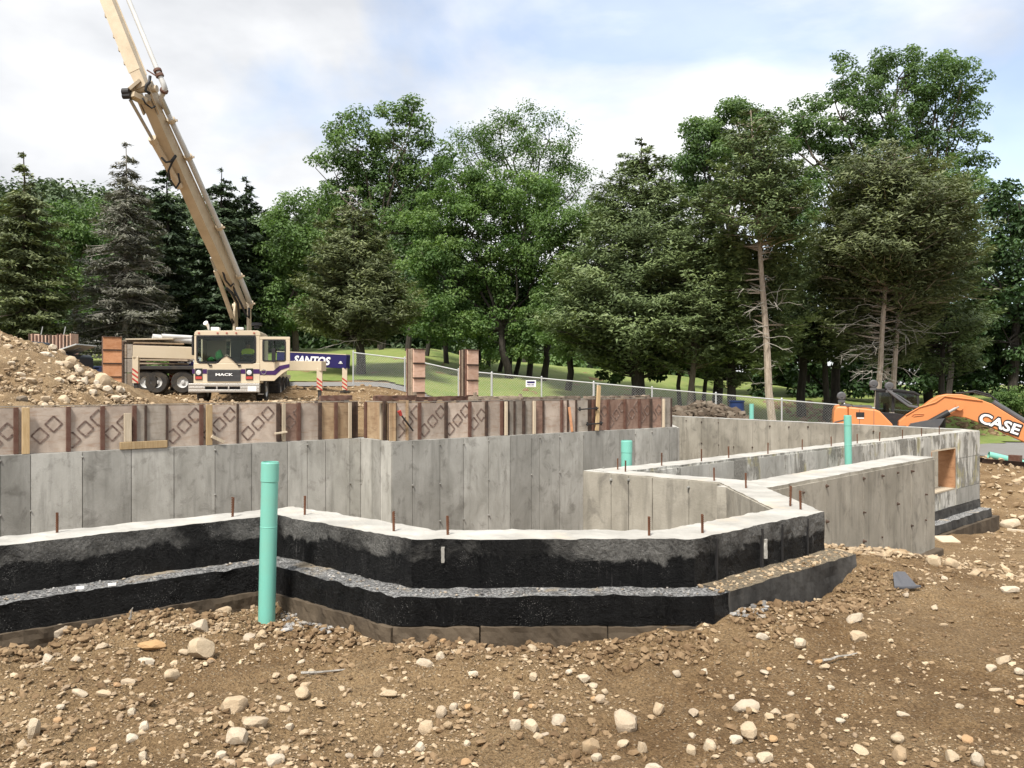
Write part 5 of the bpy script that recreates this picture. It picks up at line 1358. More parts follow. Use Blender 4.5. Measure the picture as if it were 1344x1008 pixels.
PLN = [(166, 246, 478), (170, 238, 475.5), (172, 250, 473), (166, 230, 470.5), (180, 252, 468.2), (165, 225, 466), (186, 250, 463.6), (168, 236, 461.2), (172, 232, 458.6), (190, 252, 456.2), (163, 222, 453.6), (175, 240, 451), (161, 214, 448.4), (166, 228, 446)]
for k, (x0, x1, yy) in enumerate(PLN):
    a_, b_ = wf(h_(x0, yy - random.uniform(0, 1.5), random.uniform(-.9, -.2))), wf(h_(x1, yy + random.uniform(-1, 2.2), random.uniform(-.7, .2)))
    mb = MB((a_ + b_) / 2); mb.beam(a_, b_, random.uniform(.5, 1.0), random.uniform(.045, .08))
    o_ = mb.build('plank', M[random.choice(['lumber_old', 'lumber_old', 'lumber_pale', 'ply_grey', 'rib_dark', 'ply_tan'])], None, bevel=.008, loc=(a_ + b_) / 2)
    tag(o_, 'weathered board in the untidy flatbed stack, ' + ['lowest', 'second from the bottom', 'third from the bottom', 'fourth from the bottom', 'fifth from the bottom', 'sixth from the bottom', 'seventh from the bottom', 'seventh from the top', 'sixth from the top', 'fifth from the top', 'fourth from the top', 'third from the top', 'second from the top', 'topmost'][k], 'plank', 'boards stacked on the flatbed')
for (x0, y0, x1, y1, r_, lb) in ((200, 442.5, 252, 447.5, .13, 'longer grey pipe on top of the stacked lumber'), (212, 441.3, 252, 443.5, .10, 'thin white pipe resting behind the longer grey one on the lumber')):
    a_, b_ = wf(h_(x0, y0, -.2)), wf(h_(x1, y1, .5)); mb = MB(a_); d_ = (b_ - a_).normalized()
    mb.path([a_, b_], r_, 12, cap=False); mb.ring(a_, d_, [(r_, 0), (r_ * .85, 0), (r_ * .85, .5), (.001, .5)], 12)
    tag(mb.build('steel_pipe', M['pipe_grey'], None, smooth=True, loc=a_), lb, 'pipe')
# pale form stack beside the orange column form
st_ = thing('form_stack', 'grey weathered form boards stood on end beside the orange column form', 'form stack', ((168 - 672) / F * 29.5, 29.5, Hs(-13.7, 29.5) - .03), R(10))
q_ = frame(st_)
for j, (x0, x1) in enumerate(((161, 166), (166.4, 174))):
    for k in range(3):
        y0 = 452 + k * 19; mb = MB(); pbox(mb, q_, x0, y0, x1, y0 + 18, -.05 + .03 * j, .02); mb.build('board', M[['lumber_old', 'ply_grey', 'ply_grey'][(k + j) % 3]], st_, bevel=.005)
mb = MB(); pbox(mb, q_, 160, 448, 162, 510, -.1, .3); mb.build('upright', M['rib_dark'], st_)
# dumpster
DU = thing('dumpster', 'dark blue open dumpster on the grass behind the rocks at the left', 'dumpster', ((118 - 672) / F * 36, 36.0, Hs((118 - 672) / F * 36, 36.0)))
q_ = frame(DU)
mb = MB(); a_, b_ = q_(97, 483, 0), q_(152, 483, 0); zt = a_.z
mb.prism([(a_.x, zt), (b_.x, zt), (b_.x - .15, 0.06), (a_.x + .15, 0.06)], lambda u, v: Vector((u, -.7, v)), lambda u, v: Vector((u, -.64, v)))
mb.prism([(a_.x, zt), (b_.x, zt), (b_.x - .15, 0.06), (a_.x + .15, 0.06)], lambda u, v: Vector((u, .64, v)), lambda u, v: Vector((u, .7, v)))
for xx in (a_.x, b_.x - .06): mb.box2((xx, -.64, 0.06), (xx + .06, .64, zt))
mb.box2((a_.x + .12, -.7, .04), (b_.x - .12, .7, .1)); mb.build('body', M['dumpster'], DU)
mb = MB(); mb.box2((a_.x - .03, -.75, zt), (b_.x + .03, -.62, zt + .07)); mb.box2((a_.x - .03, .62, zt), (b_.x + .03, .75, zt + .07)); mb.build('rim', M['dumpster'], DU, bevel=.01)
mb = MB()
for k in range(5): xx = a_.x + .3 + (b_.x - a_.x - .6) * k / 4; mb.box2((xx - .05, -.76, .12), (xx + .05, -.70, zt))
mb.build('stiffener', M['dumpster'], DU)
# dark pickup with its tailgate cover raised, partly behind the soil pile
PU = thing('pickup_truck', 'dark pickup truck with a raised grey cover behind the soil pile', 'pickup truck', ((78 - 672) / F * 31, 31.0, Hs((78 - 672) / F * 31, 31.0)), R(0))
q_ = frame(PU)
mb = MB(); pprism(mb, q_, [(42, 466), (86, 464), (90, 468), (91, 486), (40, 486)], -.9, .9); pprism(mb, q_, [(-12, 466), (42, 464), (42, 486), (-14, 486)], -.9, .9); mb.build('body', M['car_dark'], PU, bevel=.05)
mb = MB(); pprism(mb, q_, [(-8, 466), (2, 447), (34, 447), (42, 466)], -.8, .8); mb.build('cab', M['car_dark'], PU, bevel=.06)
mb = MB(); a_, b_ = q_(79, 464.5, -.2), q_(114, 453, -.2); mb.beam(a_, b_, 1.5, .05); mb.build('raised_cover', M['galv'], PU, bevel=.01)
mb = MB(); mb.tube(q_(84, 464, -.8), q_(106, 456.5, -.9), .02, n=5); mb.build('strut', M['black'], PU)
for px_ in (8, 74):
    for y_ in (-.8, .8):
        c = q_(px_, 490, y_); r_ = .36; c.z = r_; mb = MB()
        mb.ring(c, (0, 1, 0), [(r_ * .55, -.12), (r_ * .95, -.12), (r_, -.06), (r_, .06), (r_ * .95, .12), (r_ * .55, .12), (r_ * .55, -.12)], 20); w__ = mb.build('wheel', M['rubber'], PU)
        mb = MB(); mb.ring(c, (0, -1, 0), [(r_ * .56, .1), (r_ * .4, .08), (.001, .1)], 14); mb.ring(c, (0, 1, 0), [(r_ * .56, .1), (r_ * .4, .08), (.001, .1)], 14); mb.build('rim', M['steel'], w__)
# small car parked far off under the trees
CA = thing('parked_car', 'small silver car parked far away under the dark trees behind the dumpster', 'car', ((101 - 672) / F * 56, 56.0, Hs((101 - 672) / F * 56, 56.0) + .05), R(20))
mb = MB(); mb.prism([(-2, .3), (2, .3), (2.05, .75), (1.2, .9), (.7, 1.4), (-.9, 1.42), (-1.6, .95), (-2.05, .85)], lambda u, v: Vector((u, -.85, v)), lambda u, v: Vector((u, .85, v))); mb.build('body', M['steel'], CA, bevel=.06)
mb = MB(); mb.prism([(1.0, .92), (.62, 1.33), (-.85, 1.35), (-1.4, .95)], lambda u, v: Vector((u, -.87, v)), lambda u, v: Vector((u, .87, v))); mb.build('window', M['black'], CA)
for u_ in (-1.25, 1.25):
    for s in (-1, 1):
        mb = MB(); mb.ring((u_, s * .78, .32), (0, s, 0), [(.2, -.1), (.32, -.1), (.32, .1), (.2, .11), (.001, .08)], 16); mb.build('wheel', M['rubber'], CA)
# ---------------------------------------------------------------- trees
M['leaf_maple'] = m_leaf('leaf_maple', (0.062, 0.120, 0.036), (0.120, 0.202, 0.060), (0.204, 0.294, 0.094))
M['leaf_oak'] = m_leaf('leaf_oak', (0.067, 0.122, 0.041), (0.119, 0.196, 0.064), (0.186, 0.270, 0.097))
M['leaf_ash'] = m_leaf('leaf_ash', (0.068, 0.120, 0.048), (0.120, 0.196, 0.073), (0.190, 0.280, 0.104))
M['leaf_light'] = m_leaf('leaf_light', (0.088, 0.152, 0.047), (0.135, 0.216, 0.070), (0.191, 0.279, 0.099))
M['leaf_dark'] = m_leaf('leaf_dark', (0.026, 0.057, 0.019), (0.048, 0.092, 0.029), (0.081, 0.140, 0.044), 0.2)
M['leaf_cedar'] = m_leaf('leaf_cedar', (0.073, 0.103, 0.043), (0.135, 0.182, 0.073), (0.206, 0.256, 0.106), 0.15)
M['leaf_cedar2'] = m_leaf('leaf_cedar2', (0.077, 0.106, 0.043), (0.142, 0.190, 0.072), (0.216, 0.264, 0.108), 0.15)
M['leaf_olive'] = m_leaf('leaf_olive', (0.081, 0.099, 0.046), (0.145, 0.172, 0.076), (0.216, 0.244, 0.110), 0.2)
M['leaf_spruce'] = m_leaf('leaf_spruce', (0.028, 0.048, 0.024), (0.048, 0.076, 0.036), (0.086, 0.121, 0.057), 0.1)
M['leaf_grey'] = m_leaf('leaf_grey', (0.095, 0.094, 0.074), (0.145, 0.143, 0.112), (0.200, 0.200, 0.155), 0.1)
M['leaf_hill'] = m_leaf('leaf_hill', (0.060, 0.090, 0.048), (0.090, 0.132, 0.062), (0.132, 0.180, 0.082), 0.15)

def unit(a): return a / (np.linalg.norm(a, axis=-1, keepdims=True) + 1e-9)
def rdir(n): return unit(rng.normal(size=(n, 3)))
def leaf_mesh(name, c, nrm, axis_, length, width, tint, mat, fold=0.0):
    """one pointed leaf or spray per row: a folded diamond"""
    n = len(c)
    axis_ = unit(axis_ - nrm * np.sum(axis_ * nrm, 1, keepdims=True)); b = np.cross(nrm, axis_)
    L = np.asarray(length).reshape(-1, 1) / 2; W = np.asarray(width).reshape(-1, 1) / 2
    lift = nrm * W * 0.45
    V = np.stack([c - axis_ * L, c + b * W + lift + axis_ * L * .15, c + axis_ * L, c - b * W + lift + axis_ * L * .15], 1).reshape(-1, 3)
    i = np.arange(n)[:, None] * 4
    return np_mesh(name, V, np.concatenate([i + np.array([[0, 1, 2, 3]])]), mat, False, {'tint': np.repeat(tint, 4)})
def spray_mesh(name, c, nrm, axis_, length, width, tint, mat):
    n = len(c)
    axis_ = unit(axis_ - nrm * np.sum(axis_ * nrm, 1, keepdims=True)); b = np.cross(nrm, axis_)
    L = np.asarray(length).reshape(-1, 1) / 2; W = np.asarray(width).reshape(-1, 1) / 2
    V = np.stack([c - axis_ * L * .9 + b * W * 1.3, c + axis_ * L * 1.1, c - axis_ * L - b * W * 1.3], 1).reshape(-1, 3)
    return np_mesh(name, V, np.arange(n)[:, None] * 3 + np.array([[0, 1, 2]]), mat, False, {'tint': np.repeat(tint, 3)})
def wobble(p0, p1, n, amt):
    p0, p1 = Vector(p0), Vector(p1); o = [p0]; L = (p1 - p0).length
    for k in range(1, n): o.append(p0.lerp(p1, k / n) + Vector((random.gauss(0, amt), random.gauss(0, amt), random.gauss(0, amt * .6))) * L)
    return o + [p1]
def taper(r0, r1, n): return [r0 + (r1 - r0) * k / (n - 1) for k in range(n)]

def broadleaf(label, px, d, blobs, n, mat, size=0.30, clump=0.95, trunk=0.28, bark='bark', fork=0.45, airy=0.0, depth=0.8, group=None, limb=True, flat=0.65, base=None, lean=0.0, name='broadleaf_tree', twigs=0.35):
    """blobs: (px, py, radius px) of the crown masses; clumps of leaves fill their outer part"""
    n = int(n * (2.3 if mat != 'leaf_dark' else 1.1)); size *= (.62 if mat != 'leaf_dark' else .85); clump *= .74
    x = (px - 672) / F * d; gz_ = Hs(x, d) - 0.1
    r_ = thing(name, label, 'tree', (x, d, gz_), 0, group)
    o = np.array([x, d, gz_])
    cs = np.array([list(P(a, b, d)) for a, b, _ in blobs]); rs = np.array([q[2] / F * d for q in blobs])
    cs[:, 1] += rng.uniform(-1, 1, len(cs)) * rs * depth * .8
    tr = MB(r_.location)
    top = cs[np.argmax(cs[:, 2])]
    zc = gz_ + (cs[:, 2].mean() - gz_) * fork * 2 * .8
    fk = Vector((x + lean + (cs[:, 0].mean() - x) * .4, d, max(zc, gz_ + 1.2)))
    tp = wobble((x, d, gz_), fk, 4, .018)
    tr.path(tp, taper(trunk, trunk * .68, 5), 9)
    CL, CR = [], []
    ncl_tot = max(10, int(n / 135))
    w = rs ** 2 / (rs ** 2).sum()
    for c, rad, ww in zip(cs, rs, w):
        k = max(3, int(ncl_tot * ww))
        if limb:
            e = Vector(c - np.array([0, 0, rad * .2]))
            st = tp[-1].lerp(tp[-2], random.uniform(0, .6))
            pth = wobble(st, e, 4, .04); r0 = trunk * .42 * min(1.0, (rad / rs.max()) ** .5)
            tr.path(pth, taper(r0, r0 * .4, 5), 6)
        dd = rdir(k); q = rng.uniform(.30, 1.18, k) ** .7
        pc = c + dd * (rad * q)[:, None] * np.array([1, depth, .92])
        rc = clump * rng.uniform(.65, 1.3, k) * min(1.0, rad / (clump * 1.6)) 
        CL.append(pc); CR.append(rc)
        if limb:
            for p_, rr in zip(pc, rc):
                if random.random() < twigs: tr.path(wobble(e, p_, 3, .06), taper(r0 * .34, .012, 4), 4, cap=False)
    tr.build('trunk', M[bark], r_)
    CL = np.concatenate(CL); CR = np.concatenate(CR); m = len(CL)
    idx = rng.choice(m, n, p=CR ** 2 / (CR ** 2).sum())
    u = rdir(n)
    rad = rng.uniform(0.12, 1.0, n) ** .45
    pos = CL[idx] + u * (CR[idx] * rad)[:, None] * np.array([1.0, 1.0, flat])
    if airy: pos += rng.normal(size=(n, 3)) * airy
    nrm = unit(u * .55 + np.array([0, -.12, .85]) + rng.normal(size=(n, 3)) * .55)
    ax_ = unit(u + np.array([0, 0, -.35]) + rng.normal(size=(n, 3)) * .5)
    ctint = rng.uniform(.15, .85, m)[idx]
    tint = np.clip(ctint + rng.normal(size=n) * .2, 0, 1)
    ln = size * rng.uniform(.7, 1.35, n)
    me = leaf_mesh('crown', pos - o, nrm, ax_, ln, ln * rng.uniform(.5, .8, n), tint, M[mat])
    link('crown', me, r_)
    return r_

def conifer(label, base_px, top, d, prof, nb, m, mat, style='cedar', trunk=0.2, bark='bark', size=(0.42, 0.11), group=None, lo=None, seed=0, spread=0.26, name='cedar_tree', branches=1.0, bare=None):
    """prof: (py, half width px) of the crown from top to bottom"""
    m = m * (1.5 if style == 'cedar' else 2.0); size = (size[0] * .66, size[1] * .62)
    x = (base_px - 672) / F * d; gz_ = Hs(x, d) - 0.1
    r_ = thing(name, label, 'tree', (x, d, gz_), 0, group)
    o = np.array([x, d, gz_]); tp = np.array(list(P(top[0], top[1], d)))
    zs = np.array([-(a - 504) / F * d for a, _ in prof][::-1]); rr = np.array([b / F * d for _, b in prof][::-1])
    def axis_at(z):
        t_ = np.clip((z - gz_) / (tp[2] - gz_), 0, 1); return x + (tp[0] - x) * t_
    tr = MB(r_.location)
    pts = []
    for k in range(9):
        t_ = k / 8; z = gz_ + (tp[2] - gz_) * t_; pts.append((axis_at(z) + .06 * math.sin(k * 2.1 + seed) * (1 - t_), d + .06 * math.cos(k * 1.7 + seed), z))
    tr.path(pts, taper(trunk, .02, 9), 8)
    zlin = np.linspace(zs[0], zs[-1], 400); wgt = np.interp(zlin, zs, rr) + .15
    zb = rng.choice(zlin, nb, p=wgt / wgt.sum()); az = rng.uniform(0, 2 * np.pi, nb)
    R_ = np.interp(zb, zs, rr)
    lump = 1 + .30 * vnoise(az * 1.1, zb * .75, seed=seed + 3) + .12 * vnoise(az * 3, zb * 2, seed=seed + 5)
    R_ = R_ * lump * rng.uniform(.72, 1.05, nb)
    oc, on_, oa, tn = [], [], [], []
    if bare is not None:                                 # below this height only the far side still carries boughs
        zb_ = -(bare - 504) / F * d; low = zb < zb_; az = np.where(low, rng.uniform(.12 * np.pi, .88 * np.pi, nb), az)
    for zi, a, rl in zip(zb, az, R_):
        rl = max(rl, .25)
        h = np.array([math.cos(a), math.sin(a), 0.0]); sd = np.array([-math.sin(a), math.cos(a), 0.0])
        st = np.array([axis_at(zi), d, zi])
        if style == 'cedar': rise = random.uniform(-.02, .38) * rl
        elif style == 'spruce': rise = random.uniform(-.38, -.12) * rl
        else: rise = random.uniform(-.30, .05) * rl
        st[2] -= rise * .6
        k = max(6, int(m * rl))
        t_ = 1 - (1 - rng.uniform(.12 if style != 'cedar' else .25, 1, k)) ** 1.0
        if style == 'cedar':
            # tufts along the branch
            nt = max(2, int(rl * 2.2)); tt = np.linspace(.42, 1.0, nt)[rng.integers(0, nt, k)]
            t_ = tt + rng.normal(size=k) * .05
        sag = (-.12 * rl * np.sin(np.pi * np.clip(t_, 0, 1))) if style != 'cedar' else 0.10 * rl * (t_ ** 2)
        p_ = st + h * (t_ * rl)[:, None] + np.array([0, 0, 1]) * (rise * t_ + sag)[:, None]
        wd = spread * (rl ** .6) * (1.15 - .55 * t_)
        off = rng.normal(size=k) * wd
        up_ = rng.normal(size=k) * (.30 if style == 'cedar' else .10) * wd - (0 if style == 'cedar' else np.abs(rng.normal(size=k)) * .10)
        p_ = p_ + sd * off[:, None] + np.array([0, 0, 1]) * up_[:, None]
        if style == 'cedar': dirv = h * .8 + sd * (off / (wd + .01) * .5)[:, None] + np.array([0, 0, .45]) + rng.normal(size=(k, 3)) * .35
        else: dirv = h * .55 + sd * (np.sign(off) * .75)[:, None] + np.array([0, 0, -.35]) + rng.normal(size=(k, 3)) * .22
        nn = np.array([0, 0, 1.0]) + h * .35 + rng.normal(size=(k, 3)) * .38
        oc.append(p_); on_.append(nn); oa.append(dirv); tn.append(np.clip(np.full(k, random.uniform(.15, .8)) + rng.normal(size=k) * .18, 0, 1))
        if random.random() < (branches if bare is None or zi > zb_ else .22):
            e = st + h * rl * .9 + np.array([0, 0, rise * .9])
            tr.path(wobble(st, e, 3, .04), taper(.018 + .012 * rl, .006, 4), 3, cap=False)
    tr.build('trunk', M[bark], r_)
    c = np.concatenate(oc) - o; nrm = unit(np.concatenate(on_)); ax_ = unit(np.concatenate(oa)); tn = np.concatenate(tn)
    k = len(c); ln = size[0] * rng.uniform(.6, 1.3, k)
    link('crown', spray_mesh('crown', c, nrm, ax_, ln, size[1] * rng.uniform(.7, 1.4, k), tn, M[mat]), r_)
    return r_
def dead_branches(root, px, d, py0, py1, n, rl, side=0, mat='deadwood', r0=.028, fine=3, cx=None):
    """bare grey branches below the crown, one part of the tree"""
    mb = MB(root.location)
    for k in range(n):
        py = random.uniform(py0, py1); p0 = P(px if cx is None else cx(py), py, d)
        a = random.uniform(0, 2 * math.pi); h = Vector((math.cos(a), math.sin(a) * .7, 0))
        if side: h.x = abs(h.x) * side
        L = rl * random.uniform(.45, 1.1); pts = [p0]; z = random.uniform(-.25, .25)
        for q in range(1, 6): pts.append(p0 + h * L * q / 5 + Vector((random.gauss(0, .05), 0, random.gauss(0, .05) + z * L * q / 5 - .18 * L * (q / 5) ** 2)))
        mb.path(pts, taper(r0, .006, 6), 4, cap=False)
        for q in range(fine):
            i = random.randint(1, 4); b = pts[i]; hh = (h + Vector((random.gauss(0, .6), random.gauss(0, .6), random.gauss(-.1, .5)))).normalized()
            mb.path([b, b + hh * L * .2 + Vector((0, 0, -.03)), b + hh * L * .4 + Vector((0, 0, random.uniform(-.2, .1)))], taper(.011, .004, 3), 3, cap=False)
    o_ = mb.build('dead_branches', M[mat], root); o_['kind'] = 'stuff'

# left side, from the edge of the picture
conifer('olive green conifer with a bare pole trunk and spindly top at the far left', 34, (31, 199), 45,
        [(199, 3), (214, 12), (228, 20), (233, 6), (243, 22), (262, 36), (300, 48), (340, 56), (390, 62), (430, 60), (452, 46)], 210, 36, 'leaf_olive', 'spruce', .24, 'bark', (.46, .15), seed=1, name='conifer_tree', branches=.3)
t2 = conifer('tall grey half dead spruce with bare pale twigs left of the boom', 165, (166, 187), 49,
        [(187, 2), (200, 14), (222, 26), (240, 30), (250, 28), (280, 40), (320, 52), (360, 60), (400, 70), (440, 72), (462, 60)], 250, 30, 'leaf_grey', 'spruce', .22, 'deadwood', (.46, .11), seed=2, name='spruce_tree', branches=.7)
dead_branches(t2, 165, 48.6, 270, 440, 46, 2.4, r0=.020)
dark = 'dark spruces behind the boom'
conifer('dark spruce mostly hidden behind the pump boom, beside the grey half dead one', 222, (219, 212), 54, [(212, 2), (230, 18), (260, 30), (320, 42), (400, 52), (455, 54)], 170, 34, 'leaf_spruce', 'spruce', .24, 'bark_dark', (.55, .17), seed=3, name='spruce_tree', branches=.2)
conifer('dark narrow spruce just right of the pump boom, taller of its close pair', 290, (291, 219), 55, [(219, 2), (238, 16), (262, 26), (320, 42), (400, 54), (455, 56)], 200, 36, 'leaf_spruce', 'spruce', .24, 'bark_dark', (.55, .17), seed=4, name='spruce_tree', branches=.2)
conifer('dark narrow spruce right of the pump boom, shorter of its close pair', 322, (323, 232), 57, [(232, 2), (250, 14), (275, 24), (330, 38), (400, 48), (455, 52)], 170, 34, 'leaf_spruce', 'spruce', .22, 'bark_dark', (.55, .17), seed=5, name='spruce_tree', branches=.2)
broadleaf('bright green rounded tree behind the grey spruce at the left', 100, 66, [(95, 330, 44), (120, 300, 34), (70, 300, 30), (110, 390, 50), (60, 380, 40), (140, 350, 40)], 7000, 'leaf_oak', .42, 1.4, .25)
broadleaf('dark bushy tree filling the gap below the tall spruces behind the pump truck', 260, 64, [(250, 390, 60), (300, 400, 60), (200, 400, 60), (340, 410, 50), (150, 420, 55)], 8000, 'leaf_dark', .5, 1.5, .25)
broadleaf('pale green leafy tree right of the boom with a sunlit left edge', 388, 58, [(392, 282, 34), (378, 320, 38), (410, 330, 44), (366, 370, 36), (400, 380, 50), (372, 415, 38), (420, 270, 24)], 11000, 'leaf_light', .34, 1.1, .24)
t5 = conifer('broad brownish olive cedar with a dead tip right of the pump truck', 474, (462, 268), 44,
        [(268, 8), (290, 28), (320, 44), (350, 58), (380, 74), (405, 84), (425, 84), (440, 70), (452, 30)], 300, 46, 'leaf_olive', 'cedar', .27, 'bark_dark', (.40, .11), seed=6)
dead_branches(t5, 462, 44, 246, 300, 14, 1.0, r0=.02, cx=lambda py: 458 + (py - 246) * .05)
dead_branches(t5, 474, 43, 410, 450, 14, 2.2, r0=.025)
broadleaf('tall loose crowned tree with upright leafy shoots against the sky, left of the airy one', 500, 66,
          [(540, 150, 22), (515, 150, 20), (470, 190, 40), (530, 190, 40), (575, 205, 24), (450, 160, 16), (412, 215, 16), (440, 225, 26), (500, 240, 56), (560, 240, 36), (470, 270, 50), (540, 290, 50), (430, 268, 26), (545, 132, 12), (500, 330, 60)],
          17000, 'leaf_oak', .40, 1.25, .34, fork=.42, twigs=.6)
broadleaf('airy tall tree with visible limbs against the sky above the big maple', 690, 68,
          [(625, 175, 28), (655, 160, 26), (690, 160, 28), (720, 180, 30), (750, 205, 28), (765, 235, 18), (735, 230, 32), (700, 205, 34), (660, 200, 32), (625, 200, 28), (745, 255, 22), (690, 250, 40), (640, 250, 40), (605, 190, 12)],
          7800, 'leaf_oak', .31, .95, .32, fork=.40, airy=.28, twigs=.9, bark='bark_dark')
broadleaf('large dense bright green maple in the middle', 668, 50,
          [(605, 240, 38), (650, 245, 40), (700, 270, 38), (570, 285, 40), (620, 300, 54), (680, 310, 52), (560, 335, 36), (600, 370, 54), (660, 380, 60), (710, 350, 40), (550, 390, 28), (580, 420, 40), (640, 430, 50), (700, 415, 42), (730, 400, 22), (690, 440, 34), (560, 435, 26)],
          30000, 'leaf_maple', .30, .85, .26, 'bark_dark', fork=.34, depth=.9)
SAP = ((655, 53, .15), (668, 54, .17), (676, 52, .16), (694, 51.5, .2), (712, 50.5, .22), (716, 52, .14), (640, 55, .16), (630, 54, .14), (586, 54, .18), (560, 55, .16), (500, 60, .2), (535, 58, .22))
def ORD(p): return 'from the left of the dark trunks shaded ' + ('left of the large maple' if p < 600 else 'under the large maple')
for i, (px_, d_, w_) in enumerate(SAP):
    x = (px_ - 672) / F * d_; z = Hs(x, d_) - .1
    tk = thing('sapling', ['first ', 'second ', 'third ', 'fourth ', 'fifth ', 'sixth ', 'seventh ', 'eighth '][sorted(q[0] for q in SAP if (q[0] < 600) == (px_ < 600)).index(px_)] + ORD(px_), 'tree', (x, d_, z), 0, ['trunks under the maple', 'trunks left of the maple'][px_ < 600])
    mb = MB((x, d_, z)); mb.path(wobble((x, d_, z), (x + random.uniform(-.2, .9), d_ + .2, z + 5.5), 4, .02), taper(w_, w_ * .6, 5), 7); mb.build('trunk', M['bark_dark'], tk)
    u = rdir(260); pos = np.array([.4, .2, 5.2]) + u * rng.uniform(.4, 1.5, 260)[:, None] * np.array([1.2, 1.2, .8]); ln = rng.uniform(.25, .42, 260)
    link('crown', leaf_mesh('crown', pos, unit(rng.normal(size=(260, 3)) + [0, 0, 1]), rdir(260), ln, ln * .7, rng.uniform(0, .7, 260), M['leaf_dark']), tk)
broadleaf('soft light green tree between the maple and the dark pointed cedar', 745, 47, [(740, 300, 32), (765, 310, 34), (722, 325, 28), (790, 290, 26), (798, 272, 22), (772, 288, 26), (735, 350, 26), (760, 360, 36), (720, 400, 26), (745, 410, 34), (775, 400, 40), (740, 445, 30), (715, 430, 20)],
          14000, 'leaf_light', .25, .8, .2, 'bark_dark', depth=.9)
conifer('dark dense pointed cedar standing right of the light green tree', 838, (842, 180), 43,
        [(180, 5), (196, 18), (208, 28), (225, 44), (245, 54), (262, 60), (300, 74), (330, 84), (360, 96), (400, 112), (435, 118), (460, 112), (480, 86), (492, 40)], 460, 46, 'leaf_cedar', 'cedar', .34, 'bark_dark', (.38, .11), seed=8)
broadleaf('low dark shrub tree around the foot of the dark pointed cedar', 836, 45, [(800, 470, 28), (850, 470, 34), (880, 460, 30), (835, 450, 40), (800, 490, 16)], 5000, 'leaf_dark', .28, .7, .3, 'bark_dark')
t11 = conifer('olive cedar with a long bare pale trunk and dead lower branches, behind the far wall', 1014, (985, 145), 38,
        [(145, 10), (165, 30), (195, 46), (230, 58), (265, 66), (300, 74), (330, 78), (370, 74), (420, 66), (470, 50), (492, 24)], 380, 46, 'leaf_cedar', 'cedar', .20, 'bark_pale', (.35, .10), seed=9, bare=322)
dead_branches(t11, 1008, 37.8, 330, 510, 26, 1.7, r0=.017, cx=lambda py: 1000 + (py - 320) * .075)
conifer('olive cedar with low hanging green sprays left of the pale bare trunk', 905, (925, 250), 40, [(250, 20), (290, 40), (330, 50), (380, 56), (420, 60), (450, 62), (480, 50), (490, 22)], 230, 46, 'leaf_cedar2', 'cedar', .17, 'bark', (.36, .10), seed=10)
conifer('olive cedar with drooping lowest boughs just left of the long bare pale trunk', 962, (955, 330), 41.5, [(330, 20), (360, 44), (400, 60), (440, 64), (475, 58), (500, 42), (508, 16)], 170, 44, 'leaf_cedar', 'cedar', .26, 'bark_dark', (.36, .10), seed=21)
conifer('olive cedar half hidden in the shade behind the two bare cedars', 1085, (1078, 300), 43.5, [(300, 20), (330, 44), (370, 54), (410, 60), (450, 58), (480, 44)], 170, 44, 'leaf_cedar', 'cedar', .2, 'bark_dark', (.36, .10), seed=31)
conifer('olive cedar low behind the excavator boom under the very tall ash', 1235, (1240, 300), 43, [(300, 20), (340, 48), (380, 60), (430, 66), (470, 60), (492, 40)], 190, 44, 'leaf_cedar', 'cedar', .2, 'bark_dark', (.36, .10), seed=32)
t13 = conifer('wide olive cedar with twin pale trunks above the excavator, left trunk', 1148, (1175, 195), 39,
        [(195, 14), (212, 50), (235, 76), (265, 92), (300, 104), (335, 106), (370, 100), (410, 84), (450, 60), (475, 30)], 420, 44, 'leaf_olive', 'cedar', .17, 'bark_pale', (.36, .10), seed=11, bare=372)
dead_branches(t13, 1145, 38.8, 400, 495, 22, 1.9, r0=.016)
t13b = conifer('wide olive cedar with twin pale trunks above the excavator, right trunk', 1166, (1195, 225), 39.6,
        [(225, 20), (260, 60), (300, 84), (340, 98), (380, 96), (420, 84), (460, 60), (480, 30)], 360, 44, 'leaf_olive', 'cedar', .17, 'bark_pale', (.36, .10), seed=12, bare=400)
dead_branches(t13b, 1172, 39.4, 410, 495, 26, 2.3, r0=.016)
broadleaf('very tall ash tree towering over the cedars on the right', 1165, 60,
          [(1105, 105, 30), (1140, 100, 30), (1180, 95, 34), (1225, 85, 22), (1215, 110, 34), (1255, 110, 26), (1270, 150, 22), (1100, 150, 50), (1165, 150, 60), (1230, 165, 46), (1050, 150, 36), (1030, 190, 28), (1080, 200, 50), (1150, 220, 60), (1230, 230, 56), (1280, 215, 24), (1285, 260, 30), (1305, 285, 28), (1330, 305, 22), (1320, 335, 30), (1300, 370, 34), (1262, 75, 14), (1200, 72, 18), (1278, 120, 14), (1290, 180, 12), (1090, 270, 50), (1200, 290, 70), (1270, 330, 56), (1120, 340, 60)],
          34000, 'leaf_ash', .34, 1.05, .45, fork=.36, twigs=.5)
broadleaf('tall leafy tree behind the pale trunked cedar, left of the very tall ash', 960, 58,
          [(905, 175, 22), (945, 160, 30), (975, 155, 24), (1000, 180, 36), (920, 200, 34), (960, 210, 44), (1015, 230, 40), (900, 230, 26), (930, 260, 36), (1040, 280, 46)], 13000, 'leaf_ash', .34, 1.0, .34, 'bark_dark', twigs=.6)
broadleaf('dark tree filling the shade behind the bare cedar trunks', 1060, 52, [(1060, 380, 50), (1020, 420, 50), (1090, 430, 52), (1050, 470, 46), (980, 460, 40), (1110, 480, 44), (1060, 330, 40), (1000, 500, 24), (1090, 515, 24), (940, 440, 34)], 14000, 'leaf_dark', .36, 1.1, .32, 'bark_dark', depth=.6)
